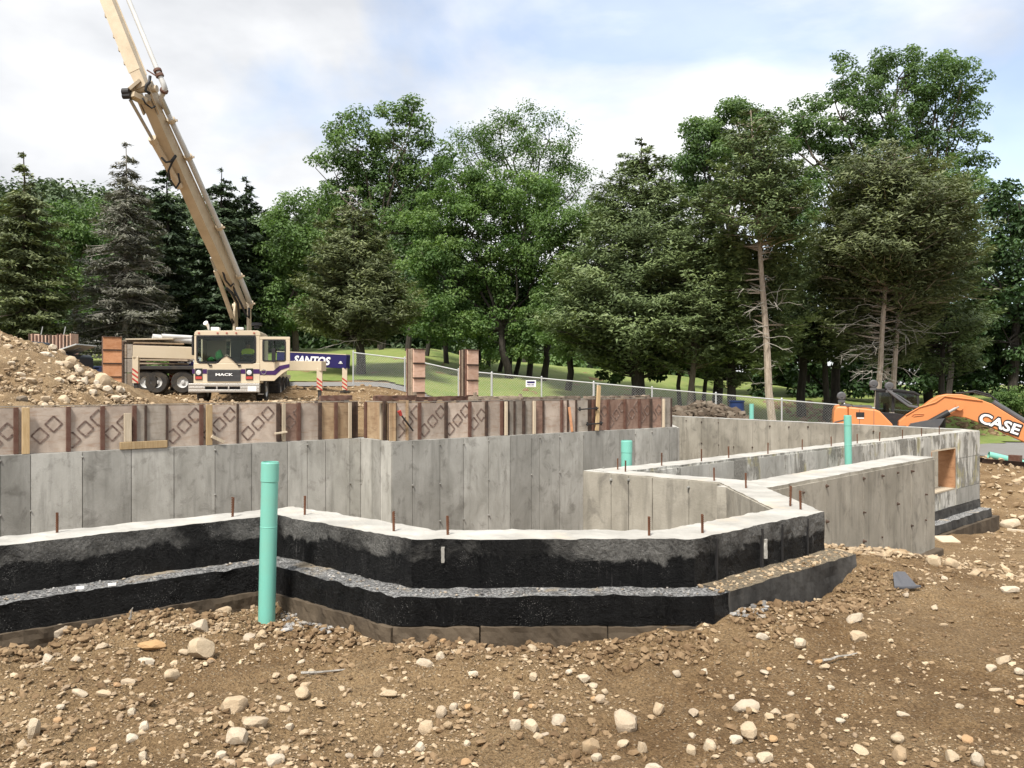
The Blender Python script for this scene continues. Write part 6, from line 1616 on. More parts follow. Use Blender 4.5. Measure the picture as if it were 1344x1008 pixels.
broadleaf('dark tree behind the excavator cab under the tall ash', 1220, 54, [(1200, 420, 56), (1250, 430, 56), (1170, 460, 46), (1290, 430, 50), (1220, 480, 46), (1270, 490, 40), (1140, 490, 40), (1180, 510, 26)], 13000, 'leaf_dark', .36, 1.1, .32, 'bark_dark', depth=.6)
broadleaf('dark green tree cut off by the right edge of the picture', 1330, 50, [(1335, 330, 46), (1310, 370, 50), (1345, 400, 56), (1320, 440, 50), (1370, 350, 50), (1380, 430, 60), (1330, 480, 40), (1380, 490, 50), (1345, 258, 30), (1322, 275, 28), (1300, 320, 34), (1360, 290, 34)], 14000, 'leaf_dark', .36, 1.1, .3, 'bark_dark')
broadleaf('bright green hedge bush on the bank behind the excavator boom', 1335, 46, [(1318, 528, 14), (1335, 524, 16), (1355, 526, 18), (1310, 536, 12), (1335, 538, 14), (1375, 530, 18)], 5200, 'leaf_maple', .16, .5, .06, limb=False, name='bush')
for i, (px_, d_, w_, lb) in enumerate(((1052, 45, .26, 'dark trunk in shade just right of the pale bare trunk'), (1085, 46, .3, 'dark leaning trunk in shade left of the excavator mirrors'), (940, 45, .3, 'thick dark trunk behind the soil heap left of the pale bare trunk'), (893, 43, .12, 'thin dark trunk beside the two leaning ones behind the fence'),
                                       (912, 46, .11, 'thin dark trunk leaning left behind the fence'), (922, 44, .12, 'thin dark trunk leaning right behind the fence'), (1244, 50, .2, 'dark upright trunk behind the excavator boom'))):
    x = (px_ - 672) / F * d_; z = Hs(x, d_) - .1
    tk = thing('shaded_tree', lb, 'tree', (x, d_, z))
    lean = {1: 1.3, 4: -.9, 5: .8}.get(i, .1)
    mb = MB((x, d_, z)); mb.path(wobble((x, d_, z), (x + lean, d_, z + 5.5), 4, .02), taper(w_, w_ * .6, 5), 7); mb.build('trunk', M['bark_dark'], tk)
    u = rdir(400); pos = np.array([lean, 0, 5.2]) + u * rng.uniform(.4, 1.8, 400)[:, None] * np.array([1.2, 1.2, .8]); ln = rng.uniform(.25, .42, 400)
    link('crown', leaf_mesh('crown', pos, unit(rng.normal(size=(400, 3)) + [0, 0, 1]), rdir(400), ln, ln * .7, rng.uniform(0, .7, 400), M['leaf_dark']), tk)
# understorey far behind the trunks, reads as one mass
def woods(name, label_, n_cl, xr, yr, hr, leaf, n, mat, rc, zfun=None):
    cx_ = rng.uniform(*xr, n_cl); cy_ = rng.uniform(*yr, n_cl)
    cz_ = (H(cx_, cy_) if zfun is None else zfun(cx_, cy_)) + rng.uniform(*hr, n_cl)
    rcs = rc * rng.uniform(.7, 1.35, n_cl)
    idx = rng.integers(0, n_cl, n); u = rdir(n); u[:, 2] = np.where(u[:, 2] < -.3, -u[:, 2], u[:, 2])
    pos = np.stack([cx_, cy_, cz_], 1)[idx] + u * (rcs[idx] * rng.uniform(.6, 1, n))[:, None]
    nrm = unit(u + np.array([0, 0, .5]) + rng.normal(size=(n, 3)) * .4); ln = leaf * rng.uniform(.7, 1.3, n)
    tint = np.clip(rng.uniform(.1, .9, n_cl)[idx] + rng.normal(size=n) * .15, 0, 1)
    o_ = link(name, leaf_mesh(name, pos, nrm, rdir(n), ln, ln * .7, tint, M[mat])); o_['kind'] = 'stuff'
woods('hillside_woods', '', 1700, (-150, 25), (126, 185), (1.0, 5.0), 1.0, 80000, 'leaf_hill', 3.4, hill_z)
woods('understorey', '', 160, (-40, -4), (72, 84), (0.5, 5.5), .6, 15000, 'leaf_dark', 1.7)
woods('understorey', '', 130, (14, 60), (62, 80), (0.5, 6.5), .55, 15000, 'leaf_dark', 1.7)
woods('understorey', '', 40, (-4, 14), (84, 95), (0.0, 1.2), .6, 4000, 'leaf_oak', 1.2)
woods('low_shrubs', '', 26, (-22, -16), (41, 44), (0.0, .5), .2, 2600, 'leaf_maple', .45)

# ---------------------------------------------------------------- chain-link fence
FE = thing('chain_link_fence', 'galvanised chain link fence running along the lawn behind the forms', 'fence', (0, 36, -1.5))
fx = np.array([-7.4, -4.9, -2.4, -0.9, 1.3, 3.55, 6.0, 8.6, 11.2, 13.6, 16.2])
fy = np.interp(fx, [-7.4, -2, 4, 14, 17], [38.6, 37, 35.9, 33.8, 33.4])
fz = H(fx, fy)
FH = 1.5
for i, (x, y, z) in enumerate(zip(fx, fy, fz)):
    mb = MB(FE.location); mb.tube((x, y, z - .2), (x, y, z + FH + .05), .035 if i not in (5, 3) else .05, n=8); mb.tube((x, y, z + FH + .05), (x, y, z + FH + .10), .05, .01, 8); mb.build('post', M['galv'], FE)
mb = MB(FE.location); x = fx[5] + .18; mb.tube((x, fy[5], fz[5] - .2), (x, fy[5], fz[5] + FH), .045, n=8); mb.build('post', M['galv'], FE)
for a in range(len(fx) - 1):
    mb = MB(FE.location); mb.tube((fx[a], fy[a], fz[a] + FH), (fx[a + 1], fy[a + 1], fz[a + 1] + FH), .027, n=6); mb.build('top_rail', M['galv'], FE)
V, E = [], []
wires = []
for a in range(len(fx) - 1):
    p, q = np.array([fx[a], fy[a], fz[a]]), np.array([fx[a + 1], fy[a + 1], fz[a + 1]]); L = np.linalg.norm(q - p); st = .11
    for sg in (1, -1):
        for s in np.arange(-FH, L, st):
            s0, s1 = max(s, 0), min(s + FH, L)
            if s1 - s0 < .03: continue
            h0, h1 = s0 - s, s1 - s
            if sg < 0: h0, h1 = FH - h0, FH - h1
            wires.append((p + (q - p) * s0 / L + [0, 0, h0], p + (q - p) * s1 / L + [0, 0, h1]))
W = np.array(wires); n = len(W); r = .0019
offs = np.array([[r, 0, r], [-r, 0, r], [0, 0, -r * 1.3]])
Vw = (W[:, :, None, :] + offs[None, None]).reshape(-1, 3) - np.array(FE.location)
b = np.arange(n)[:, None, None] * 6
fc = (b + np.array([[[0, 1, 4, 3], [1, 2, 5, 4], [2, 0, 3, 5]]])).reshape(-1, 4)
o_ = link('mesh', np_mesh('mesh', Vw, fc, M['galv']), FE); o_['kind'] = 'stuff'
# notice on the fence
sx, sy, sz = fx[4] - .47, np.interp(fx[4] - .47, fx, fy), np.interp(fx[4] - .47, fx, fz)
SG = thing('fence_sign', 'small white notice with blue print hung on the chain link fence', 'sign', (sx, sy - .06, sz + FH - .28))
MB().box((0, 0, 0), (.45, .015, .30)).build('board', M['white'], SG, bevel=.004)
mb = MB()
for (x0, z0, w_, h_) in ((0, .06, .34, .09), (-.09, -.04, .16, .03), (.08, -.04, .12, .03), (0, -.10, .30, .02)): mb.box((x0, -.010, z0), (w_, .004, h_))
mb.build('print', M['navy'], SG)
# ---------------------------------------------------------------- soil pile at the left and soil heap behind the far wall
def mound(name, label, cx, xs, ys, topf, yc, wy, mat, amp, kind=None):
    X, Y = np.meshgrid(xs, ys); n = len(xs)
    G = H(X, Y); T = np.maximum(topf(X) - G, 0)
    Z = G - .06 + T * np.exp(-((Y - yc) / wy) ** 2) + np.where(T > .02, amp * fbm(X * 3, Y * 3, seed=61, oct=4, gain=.6), 0) * np.clip(T * 3, 0, 1)
    base = np.array([cx, yc, float(H(np.array([cx]), np.array([yc]))[0])])
    ii = (np.arange(len(ys) - 1)[:, None] * n + np.arange(n - 1)[None, :]).ravel()
    o = link(name, np_mesh(name, np.stack([X.ravel(), Y.ravel(), Z.ravel()], 1) - base, np.stack([ii, ii + 1, ii + n + 1, ii + n], 1), mat, True), None, base)
    tag(o, label, 'soil pile')
    return lambda x, y: float(np.interp(0, [0], [0])) + float((lambda g, t: g - .06 + t * np.exp(-((y - yc) / wy) ** 2))(Hs(x, y), max(float(topf(np.array([x]))[0]) - Hs(x, y), 0)))
ptop = lambda x: np.interp(x, [-16, -13, -11.4, -10.5, -9.6, -8.95, -8.3, -7.9, -7.55, -7.2], [1.2, 1.75, 1.45, 1.05, .75, .38, .06, -.22, -.40, -.8])
pileH = mound('dirt_pile', 'steep pile of pale stony soil behind the forms at the left edge', -11, np.arange(-16, -6.9, .07), np.arange(12.2, 22, .09), ptop, 17.0, 2.7, M['soil_pile'], .10)
htop = lambda x: np.interp(x, [5.2, 6.2, 7.0, 7.8, 8.6, 9.4], [-2.2, -1.0, -.78, -.85, -1.15, -2.3])
heapH = mound('soil_heap', 'low heap of dark lumpy soil between the far wall and the fence', 7.2, np.arange(5, 9.7, .08), np.arange(28.5, 33.5, .1), htop, 31.0, 1.3, M['soil_dark'], .14)

# ---------------------------------------------------------------- stones
import bmesh
def stone_mesh(i, cuts=7, sub=3):
    bm = bmesh.new(); bmesh.ops.create_icosphere(bm, subdivisions=sub, radius=1.0)
    rs_ = np.random.default_rng(100 + i)
    pl = [(Vector(rs_.normal(size=3)).normalized(), rs_.uniform(.55, .88)) for _ in range(cuts)]
    co = np.array([v.co[:] for v in bm.verts])
    nz = fbm(co[:, 0] * 1.1, co[:, 1] * 1.1, co[:, 2] * 1.1, 200 + i, 2) * .20 + fbm(co[:, 0] * 4, co[:, 1] * 4, co[:, 2] * 4, 300 + i, 2) * .035
    for v, k in zip(bm.verts, nz):
        p = v.co * (1 + k)
        for nn, dd in pl:
            e = p.dot(nn) - dd
            if e > 0: p = p - nn * e * .95
        v.co = p
    me = bpy.data.meshes.new('stone'); bm.to_mesh(me); bm.free()
    me.polygons.foreach_set('use_smooth', [True] * len(me.polygons))
    me.set_sharp_from_angle(angle=R(24))
    return me
SM = {}
for kind, cuts, mt in (('round', 7, 'stone'), ('angular', 13, 'stone'), ('pale', 12, 'stone_pale'), ('rust', 11, 'stone_rust'), ('dark', 11, 'stone_dark')):
    SM[kind] = [stone_mesh(len(SM) * 10 + i, cuts, 3 if kind in ('round', 'angular') else 2) for i in range(5 if kind in ('round', 'angular') else 3)]
    for m_ in SM[kind]: m_.materials.append(M[mt])
def stone(x, y, z, sx, sy, sz, kind, label, group=None, tilt=.3, sink=.28):
    o = link('stone', random.choice(SM[kind]), None, (x, y, z + sz * (1 - 2 * sink)))
    o.rotation_euler = (random.uniform(-tilt, tilt), random.uniform(-tilt, tilt), random.uniform(0, 6.28) if abs(sx - sy) < .3 * sx else random.uniform(-.3, .3))
    o.scale = (sx, sy, sz); return tag(o, label, 'stone', group)
SMALL = 'small pale tan stone lying loose on the brown foreground dirt'
KW = {'round': 'rounded tan', 'angular': 'angular tan', 'pale': 'pale whitish', 'rust': 'rusty brown', 'dark': 'dark'}
def small_label(px_, py_, w, kind):
    sz = 'tiny' if w < 13 else ('small' if w < 18 else 'middling')
    row = 'near the bottom edge' if py_ > 960 else ('in the lower foreground' if py_ > 905 else ('halfway up the foreground' if py_ > 860 else 'in the dirt close below the foundation'))
    col = ['at the far left', 'below the green pipe', 'left of the middle', 'in the middle', 'right of the middle', 'towards the right', 'at the far right'][min(6, int(max(px_, 0) / 192))]
    return f'{sz} {KW[kind]} stone {row}, {col}'
HERO = [(265, 853, 46, 28, 'round', 'largest pale tan boulder below the gap left of the tall green pipe'), (305, 931, 34, 22, 'round', 'smooth rounded grey tan stone in the left foreground, above a white angular one'),
 (335, 951, 36, 18, 'pale', 'white angular stone just below the smooth rounded one in the left foreground'), (309, 975, 38, 22, 'pale', 'large white angular stone near the bottom, left of centre'),
 (46, 943, 20, 34, 'pale', 'pale stone standing upright at the lower left edge'), (78, 832, 26, 17, 'round', 'tan stone lying alone near the tar wall at the far left'),
 (200, 845, 38, 13, 'rust', 'flat rusty brown slab stone left of the largest boulder'), (190, 858, 28, 11, 'pale', 'flat white stone below the rusty slab'),
 (133, 849, 22, 8, 'pale', 'thin flat pale stone left of the rusty slab'), (103, 900, 30, 11, 'angular', 'flat tan stone at the top of the small stone row on the left'), (137, 906, 24, 9, 'angular', 'flat pale stone at the right end of the small stone row on the left'),
 (62, 864, 16, 15, 'pale', None), (100, 865, 16, 9, 'pale', None), (263, 812, 24, 18, 'round', 'tan stone tucked against the footing board just left of the green pipe'), (292, 802, 22, 11, 'round', 'flat rounded stone against the footing board beside the green pipe'),
 (236, 800, 16, 12, 'rust', None), (327, 829, 16, 13, 'round', None), (343, 830, 14, 12, 'round', None), (240, 846, 20, 9, 'angular', None), (227, 885, 22, 14, 'round', None), (168, 884, 20, 12, 'angular', None), (173, 933, 14, 14, 'pale', None), (190, 957, 16, 14, 'pale', None),
 (172, 978, 20, 12, 'pale', None), (188, 996, 14, 14, 'pale', None), (30, 965, 18, 12, 'pale', None), (396, 914, 20, 16, 'round', None), (408, 880, 14, 10, 'pale', None), (384, 884, 14, 10, 'round', None), (290, 990, 16, 14, 'pale', None),
 (360, 1000, 32, 16, 'pale', 'pale flat stone cut by the bottom edge left of centre'), (298, 1004, 22, 12, 'round', None), (80, 922, 14, 8, 'pale', None), (120, 1000, 16, 10, 'pale', None), (380, 948, 16, 10, 'pale', None), (420, 925, 14, 8, 'round', None),
 (557, 875, 33, 12, 'pale', 'long flat pale stone in the middle of the foreground'), (577, 867, 14, 10, 'round', None), (620, 888, 18, 8, 'pale', None), (560, 944, 23, 18, 'angular', 'square grey white stone left of a rounded one in the middle foreground'), (579, 935, 16, 15, 'round', None), (595, 927, 12, 12, 'round', None), (614, 929, 10, 10, 'rust', None), (588, 951, 12, 10, 'round', None),
 (498, 972, 17, 20, 'pale', 'pointed white stone near the bottom between the corner stones'), (552, 975, 16, 12, 'pale', None), (676, 953, 18, 19, 'pale', None), (698, 948, 20, 15, 'round', None), (733, 940, 24, 18, 'pale', 'pale pointed stone right of centre beside the boulder pair'), (677, 910, 13, 12, 'pale', None), (663, 928, 10, 12, 'pale', None),
 (820, 935, 34, 33, 'round', 'big egg shaped pinkish boulder in the right of centre foreground'), (775, 966, 24, 24, 'angular', 'grey white blocky stone below and left of the egg shaped boulder'), (865, 924, 17, 16, 'angular', 'small blocky stone to the right of the egg shaped boulder'), (787, 906, 16, 13, 'round', None), (766, 884, 20, 12, 'pale', None), (779, 891, 14, 11, 'pale', None),
 (783, 991, 22, 13, 'pale', None), (809, 988, 18, 8, 'pale', None), (842, 974, 15, 19, 'pale', None), (857, 1002, 32, 14, 'pale', 'pale stone cut by the bottom edge right of centre'), (698, 858, 18, 11, 'pale', None), (806, 828, 28, 15, 'round', 'smooth low stone half buried at the foot of the bay footing'), (761, 836, 20, 11, 'pale', None),
 (510, 914, 24, 9, 'angular', None), (614, 967, 12, 11, 'pale', None), (978, 924, 43, 20, 'angular', 'large flat topped tan boulder in the right foreground'), (983, 956, 26, 25, 'pale', 'knobbly white stone below the flat topped boulder'), (965, 965, 22, 12, 'pale', 'small rounded white stone touching the knobbly one'),
 (932, 978, 19, 16, 'round', None), (1003, 990, 28, 15, 'pale', 'lumpy pale stone near the bottom under the knobbly one'), (1018, 935, 14, 9, 'round', None), (1035, 940, 16, 8, 'round', None), (1125, 831, 27, 15, 'pale', 'oval white stone in the flat soil on the right, lower of two'), (1122, 812, 31, 13, 'pale', 'lumpy white stone in the flat soil on the right, upper of two'), (1051, 845, 20, 15, 'pale', 'white blocky stone alone in the flat soil right of the bay'),
 (1016, 785, 14, 14, 'round', None), (1184, 937, 24, 7, 'pale', None), (1103, 939, 15, 8, 'pale', None), (1178, 970, 19, 13, 'round', None), (1182, 989, 28, 17, 'round', 'rounded white stone near the bottom at the right'), (1284, 998, 18, 20, 'pale', None), (1249, 994, 16, 14, 'round', None), (1317, 870, 26, 11, 'pale', 'long narrow pale stone near the right edge'), (1300, 877, 18, 10, 'pale', None), (1339, 881, 16, 10, 'pale', None),
 (1227, 799, 12, 8, 'pale', None), (1324, 778, 30, 10, 'pale', 'flat pale stone at the right edge level with the black scrap'), (1227, 738, 18, 17, 'round', 'tan stone leaning at the end of the wing wall'), (1250, 741, 20, 15, 'round', 'rounded tan stone just right of the one at the end of the wing wall'), (1307, 901, 20, 7, 'pale', None), (1001, 832, 22, 9, 'pale', None), (1239, 762, 11, 7, 'pale', None),
 (1326, 690, 26, 15, 'round', 'large rounded stone at the right edge beyond the wing wall'), (880, 812, 16, 10, 'pale', None), (925, 872, 14, 8, 'pale', None), (60, 1000, 20, 10, 'pale', None), (1090, 905, 12, 6, 'pale', None), (1260, 930, 14, 7, 'pale', None), (450, 905, 12, 8, 'pale', None), (700, 890, 14, 9, 'round', None), (640, 850, 12, 8, 'pale', None)]
for px_, py_, w_, h_, kind, lb in HERO:
    x, y = hit(px_, py_ + h_ * .30); k = y / F
    z = float(H(np.array([x]), np.array([y]), True)[0])
    stone(x, y, z, w_ / 2 * k * 1.05, min(w_, h_ * 1.3) / 2 * k, h_ / 2 * k * 1.22, kind, lb or small_label(px_, py_, w_, kind), None if lb else 'small stones on the foreground dirt', sink=.27)
n_h = len(HERO)
for i in range(85):
    px_, py_ = random.uniform(0, 1344), random.uniform(800, 1004)
    if px_ > 1000 and random.random() < .55: continue
    if px_ > 1080: py_ = random.uniform(700, 1004)
    x, y = hit(px_, py_)
    if y > 9.5 or inside(np.array([x]), np.array([y]))[0]: continue
    z = float(H(np.array([x]), np.array([y]), True)[0]); r_ = random.uniform(.012, .027) * (1 if y < 6 else 1.5)
    kd = random.choice(['round', 'pale', 'angular', 'angular', 'angular', 'rust'])
    stone(x, y, z, r_ * random.uniform(.9, 1.5), r_, r_ * random.uniform(.5, .9), kd, small_label(px_, py_, 2.4 * r_ / y * F, kd), 'small stones on the foreground dirt', sink=.22)
# on the soil pile: pale blocks along its right flank and loose stones over its face
FL = [(92, 466, 22, 16), (80, 463, 18, 12), (68, 458, 20, 12), (88, 480, 24, 14), (58, 466, 26, 10), (104, 487, 16, 12), (118, 493, 18, 13), (135, 500, 30, 26), (142, 513, 22, 14), (156, 512, 14, 12), (112, 500, 16, 14), (126, 505, 14, 12), (102, 474, 14, 10), (70, 450, 14, 8), (45, 452, 14, 8), (76, 478, 20, 10), (96, 497, 14, 12), (152, 524, 22, 12), (122, 516, 18, 10), (60, 525, 22, 12), (40, 500, 18, 10), (15, 478, 16, 8), (10, 455, 16, 8), (28, 526, 24, 16), (84, 526, 24, 14)]
for i, (px_, py_, w_, h_) in enumerate(FL):
    d_ = 17.0
    for dd in np.arange(13, 18, .05):
        xx = (px_ - 672) / F * dd
        if pileH(xx, dd) > -(py_ + h_ * .3 - 504) / F * dd: d_ = dd; break
    x = (px_ - 672) / F * d_; k = d_ / F
    big = i == 7
    stone(x, d_, pileH(x, d_), w_ * .43 * k, w_ * .34 * k, h_ * .43 * k * 1.2, 'dark' if i == 23 else 'pale', 'largest white block at the foot of the soil pile beside the orange form' if big else ('dark stone low on the soil pile just above the forms' if i == 23 else f'white blocky stone on the soil pile, {["at its left edge", "near its crest", "on its right flank", "near its right foot"][0 if px_ < 30 else (1 if px_ < 75 else (2 if px_ < 115 else 3))]}, {"high up" if py_ < 480 else ("halfway" if py_ < 505 else "low down")}'), None if big or i == 23 else 'white blocks on the soil pile', sink=.2)
for i in range(56):
    x = random.uniform(-11.2, -7.4); y = random.uniform(13.2, 17.2); z = pileH(x, y)
    if z < Hs(x, y) + .02 and x < -8: continue
    r_ = random.uniform(.04, .10)
    stone(x, y, z, r_ * random.uniform(1, 1.5), r_, r_ * random.uniform(.5, .9), (kd := random.choice(['pale', 'angular', 'round', 'pale'])), f'{"small" if r_ < .07 else "larger"} {KW[kd]} stone loose on the soil pile, {"left part" if x < -9.8 else ("middle part" if x < -8.6 else "right part")}, {"low" if z < .1 else "high"}', 'loose stones on the soil pile', sink=.25)

# ---------------------------------------------------------------- pebbles, clods: past counting, joined
t_ = (1 + 5 ** .5) / 2
ICO = unit(np.array([(-1, t_, 0), (1, t_, 0), (-1, -t_, 0), (1, -t_, 0), (0, -1, t_), (0, 1, t_), (0, -1, -t_), (0, 1, -t_), (t_, 0, -1), (t_, 0, 1), (-t_, 0, -1), (-t_, 0, 1)], float))
ICF = np.array([(0, 11, 5), (0, 5, 1), (0, 1, 7), (0, 7, 10), (0, 10, 11), (1, 5, 9), (5, 11, 4), (11, 10, 2), (10, 7, 6), (7, 1, 8), (3, 9, 4), (3, 4, 2), (3, 2, 6), (3, 6, 8), (3, 8, 9), (4, 9, 5), (2, 4, 11), (6, 2, 10), (8, 6, 7), (9, 8, 1)])
def scatter(name, x, y, z, r, mat, flat=.65, sink=.25, smooth=False):
    n = len(x)
    jit = 1 + rng.uniform(-.28, .28, (n, 12, 1))
    V = ICO[None] * jit
    q = rng.normal(size=(n, 3, 3)); q, _ = np.linalg.qr(q)
    V = np.einsum('nij,nkj->nki', q, V * np.stack([rng.uniform(.8, 1.5, n), rng.uniform(.7, 1.1, n), rng.uniform(.5, .9, n)], 1)[:, None, :])
    V = V * r[:, None, None]; V[:, :, 2] *= flat
    V += np.stack([x, y, z + r * flat * (1 - 2 * sink)], 1)[:, None, :]
    fc = (np.arange(n)[:, None, None] * 12 + ICF[None]).reshape(-1, 3)
    o = link(name, np_mesh(name, V.reshape(-1, 3), fc, mat, smooth, {'tint': np.repeat(rng.uniform(0, 1, n), 12)}))
    o['kind'] = 'stuff'; return o
def ground_pts(n, y0, y1, pw=1.0):
    y = y0 + (y1 - y0) * rng.uniform(0, 1, n) ** pw; n = len(y); x = rng.uniform(-1, 1, n) * np.minimum(y, 9) * .95
    k = ~inside(x, y, PIT); x, y = x[k], y[k]
    # keep to the open soil in front of and right of the foundation
    yl = np.interp(x, [-9, -6.2, -1.68, -0.6, 1.1, 2.3, 2.31, 5.5, 9.7, 9.71, 30], [0, 2.0, 5.6, 4.75, 4.78, 5.9, 7.4, 10.7, 16.8, 40, 40])
    k = y < yl; x, y = x[k], y[k]
    return x, y, H(x, y, True)
def clus(x, y, f, lo): return vnoise(x * f, y * f, seed=77) + .5 * vnoise(x * f * 2.7, y * f * 2.7, seed=78) > lo
x, y, z = ground_pts(34000, 2.7, 8.0, 1.25); k = clus(x, y, 1.4, -.35) & ((x < .9 + .3 * (y - 4)) | (rng.uniform(0, 1, len(x)) < .42)); x, y, z = x[k], y[k], z[k]
scatter('gravel', x, y, z, .0036 + .015 * rng.uniform(0, 1, len(x)) ** 4.6 + .0005 * y, M['pebble'])
x, y, z = ground_pts(19000, 2.7, 7.5, 1.2); k = clus(x + 9, y, 2.0, -.1) & ((x < .6 + .3 * (y - 4)) | (rng.uniform(0, 1, len(x)) < .25)); x, y, z = x[k], y[k], z[k]
scatter('soil_clods', x, y, z, .006 + .020 * rng.uniform(0, 1, len(x)) ** 3.5, M['clod'], .7, .3)
y = 6.5 + 13.5 * rng.uniform(0, 1, 9000) ** 1.4; x = rng.uniform(1.5, 14, 9000); k = ~inside(x, y) & (y < np.interp(x, [2.3, 2.31, 5.5, 9.7, 9.71, 30], [5.9, 7.4, 10.7, 16.8, 40, 40])); x, y = x[k], y[k]; z = H(x, y, True); scatter('gravel', x, y, z, .012 + .035 * rng.uniform(0, 1, len(x)) ** 4, M['pebble'])
# grey crushed stone beside the green pipe and at the footing corner
def patch(px0, px1, py0, py1, n, mat, r0, r1):
    px_, py_ = rng.uniform(px0, px1, n), rng.uniform(py0, py1, n); q = np.array([hit(a, b) for a, b in zip(px_, py_)])
    scatter('crushed_stone', q[:, 0], q[:, 1], H(q[:, 0], q[:, 1], True), rng.uniform(r0, r1, n), mat)
patch(368, 475, 800, 828, 260, M['pebble_grey'], .010, .024)
patch(940, 1010, 768, 806, 110, M['pebble_grey'], .010, .024)
patch(1000, 1100, 715, 765, 160, M['pebble'], .012, .03)
patch(200, 300, 792, 830, 200, M['pebble'], .008, .022)
patch(1080, 1215, 702, 735, 260, M['pebble'], .015, .05)
# crumbs of soil and lime on the ledges and banked against the footing
def along(poly, off, n, spread):
    P_ = [np.array(q) for q in poly]; L_ = [np.linalg.norm(b - a) for a, b in zip(P_, P_[1:])]; k = rng.choice(len(L_), n, p=np.array(L_) / sum(L_)); t = rng.uniform(0, 1, n)
    A = np.array(P_)[k]; B = np.array(P_)[k + 1]; d_ = (B - A) / np.linalg.norm(B - A, axis=1, keepdims=True); nn = np.stack([d_[:, 1], -d_[:, 0]], 1)
    q = A + (B - A) * t[:, None] + nn * (off + rng.uniform(-1, 1, n) * spread)[:, None]; return q[:, 0], q[:, 1]
x, y = along([PC, (2.34, 6.13)], .10, 420, .095); k = clus(x, y, 3.5, -.1); x, y = x[k], y[k]; scatter('crumbs', x, y, np.full(len(x), -1.232), .004 + .016 * rng.uniform(0, 1, len(x)) ** 3, M['pebble'])
x, y = along([(-3.2, 4.65), A1], .09, 260, .09); scatter('crumbs', x, y, np.full(len(x), -1.235), .003 + .009 * rng.uniform(0, 1, len(x)) ** 3, M['pebble_grey'])
x, y = along([A1, PB, PC], .10, 420, .09); k = x > -1.4; x, y = x[k], y[k]; scatter('crumbs', x, y, np.full(len(x), -1.235), .003 + .010 * rng.uniform(0, 1, len(x)) ** 3, M['pebble_grey'])
for off, n_ in ((.34, 1500), (.50, 1200)):
    x, y = along([(-3.4, 4.48), A1, PB, PC, (2.5, 6.25)], off, n_, .10); k = ~((x > -1.95) & (x < -1.3) & (y > 5.3)); x, y = x[k], y[k]; z = H(x, y, True); scatter('soil_clods', x, y, z, .006 + .024 * rng.uniform(0, 1, len(x)) ** 2.6, M['clod'], .8, .2)
    x, y = along([(-3.4, 4.48), A1, PB, PC, (2.5, 6.25)], off, n_ // 3, .10); z = H(x, y, True); scatter('gravel', x, y, z, .005 + .016 * rng.uniform(0, 1, len(x)) ** 3, M['pebble'])
# rubble over the pile and on the yard round the truck
x = rng.uniform(-12.5, -7.0, 6500); y = rng.uniform(12.6, 17.6, 6500); z = np.array([pileH(a, b) for a, b in zip(x, y)])
scatter('rubble', x, y, z + .01, .014 + .045 * rng.uniform(0, 1, len(x)) ** 3.8, M['pebble'], .8)
x = rng.uniform(-22, -4.5, 5200); y = rng.uniform(22, 37, 5200); z = H(x, y, True); scatter('rubble', x, y, z, .02 + .08 * rng.uniform(0, 1, len(x)) ** 6, M['pebble'], .8)
x = rng.uniform(5.4, 9.2, 1500); y = rng.uniform(29.2, 32, 1500); z = np.array([heapH(a, b) for a, b in zip(x, y)]); scatter('soil_lumps', x, y, z, .05 + .16 * rng.uniform(0, 1, 1500) ** 3, M['clod_dark'], .9)
x = rng.uniform(10, 26, 2600); y = rng.uniform(17.5, 31, 2600); scatter('rubble', x, y, H(x, y, True), .03 + .10 * rng.uniform(0, 1, 2600) ** 4, M['pebble'], .7)
x = rng.uniform(15, 40, 2200); y = rng.uniform(43, 50, 2200); scatter('soil_lumps', x, y, H(x, y, True), .05 + .18 * rng.uniform(0, 1, 2200) ** 3, M['clod'], .8)

# ---------------------------------------------------------------- green pipes
def pipe(label, p0, p1, r, couple=(), open_top=True):
    p0, p1 = Vector(p0), Vector(p1); d_ = (p1 - p0).normalized(); L = (p1 - p0).length
    o = thing('drain_pipe', label, 'pipe', p0)
    mb = MB(p0); n = 28
    mb.ring(p0, d_, [(r * .9, 0), (r, 0), (r, L * .5), (r, L - .001), (r * .985, L), (r * .90, L), (r * .9, L - .25), (0.001, L - .25)], n); mb.build('pipe_body', M['pvc'], o, smooth=False)
    for (t0, t1, k) in couple:
        mb = MB(p0); mb.ring(p0, d_, [(r, t0 * L), (r * k, t0 * L + .004), (r * k, t1 * L - .004), (r, t1 * L)], n); mb.build('coupling', M['pvc'], o)
    for m_ in [c for c in o.children]: 
        m_.data.polygons.foreach_set('use_smooth', [True] * len(m_.data.polygons)); e_ = m_.modifiers.new('edge', 'EDGE_SPLIT'); e_.split_angle = R(35)
    return o
d_ = 5.32
pipe('tall green plastic pipe standing in the corner of the tarred wall', ((349.5 - 672) / F * d_, d_, -1.62), ((354.5 - 672) / F * d_, d_, -(606 - 504) / F * d_), .0535, ((.885, .996, 1.06), (.625, .632, 1.025)))
d_ = 9.75
pipe('short green pipe end rising behind the angled inner wall', ((821.5 - 672) / F * d_, d_, -3.3), ((822.5 - 672) / F * d_, d_, -(578 - 504) / F * d_), .064, ((.945, .997, 1.05),))
d_ = 12.3
pipe('slender green pipe standing behind the wing wall in front of the stained wall', ((1115.5 - 672) / F * d_, d_, -2.7), ((1112.5 - 672) / F * d_, d_, -(545 - 504) / F * d_), .052, ((.80, .805, 1.05), (.93, .997, 1.06)))
d_ = 24.2
pipe('small green pipe stub poking up behind the far cross wall', ((986 - 672) / F * d_, d_, -2.6), ((986.5 - 672) / F * d_, d_, -(530 - 504) / F * d_), .065)
zz = Hs(17.2, 29.5)
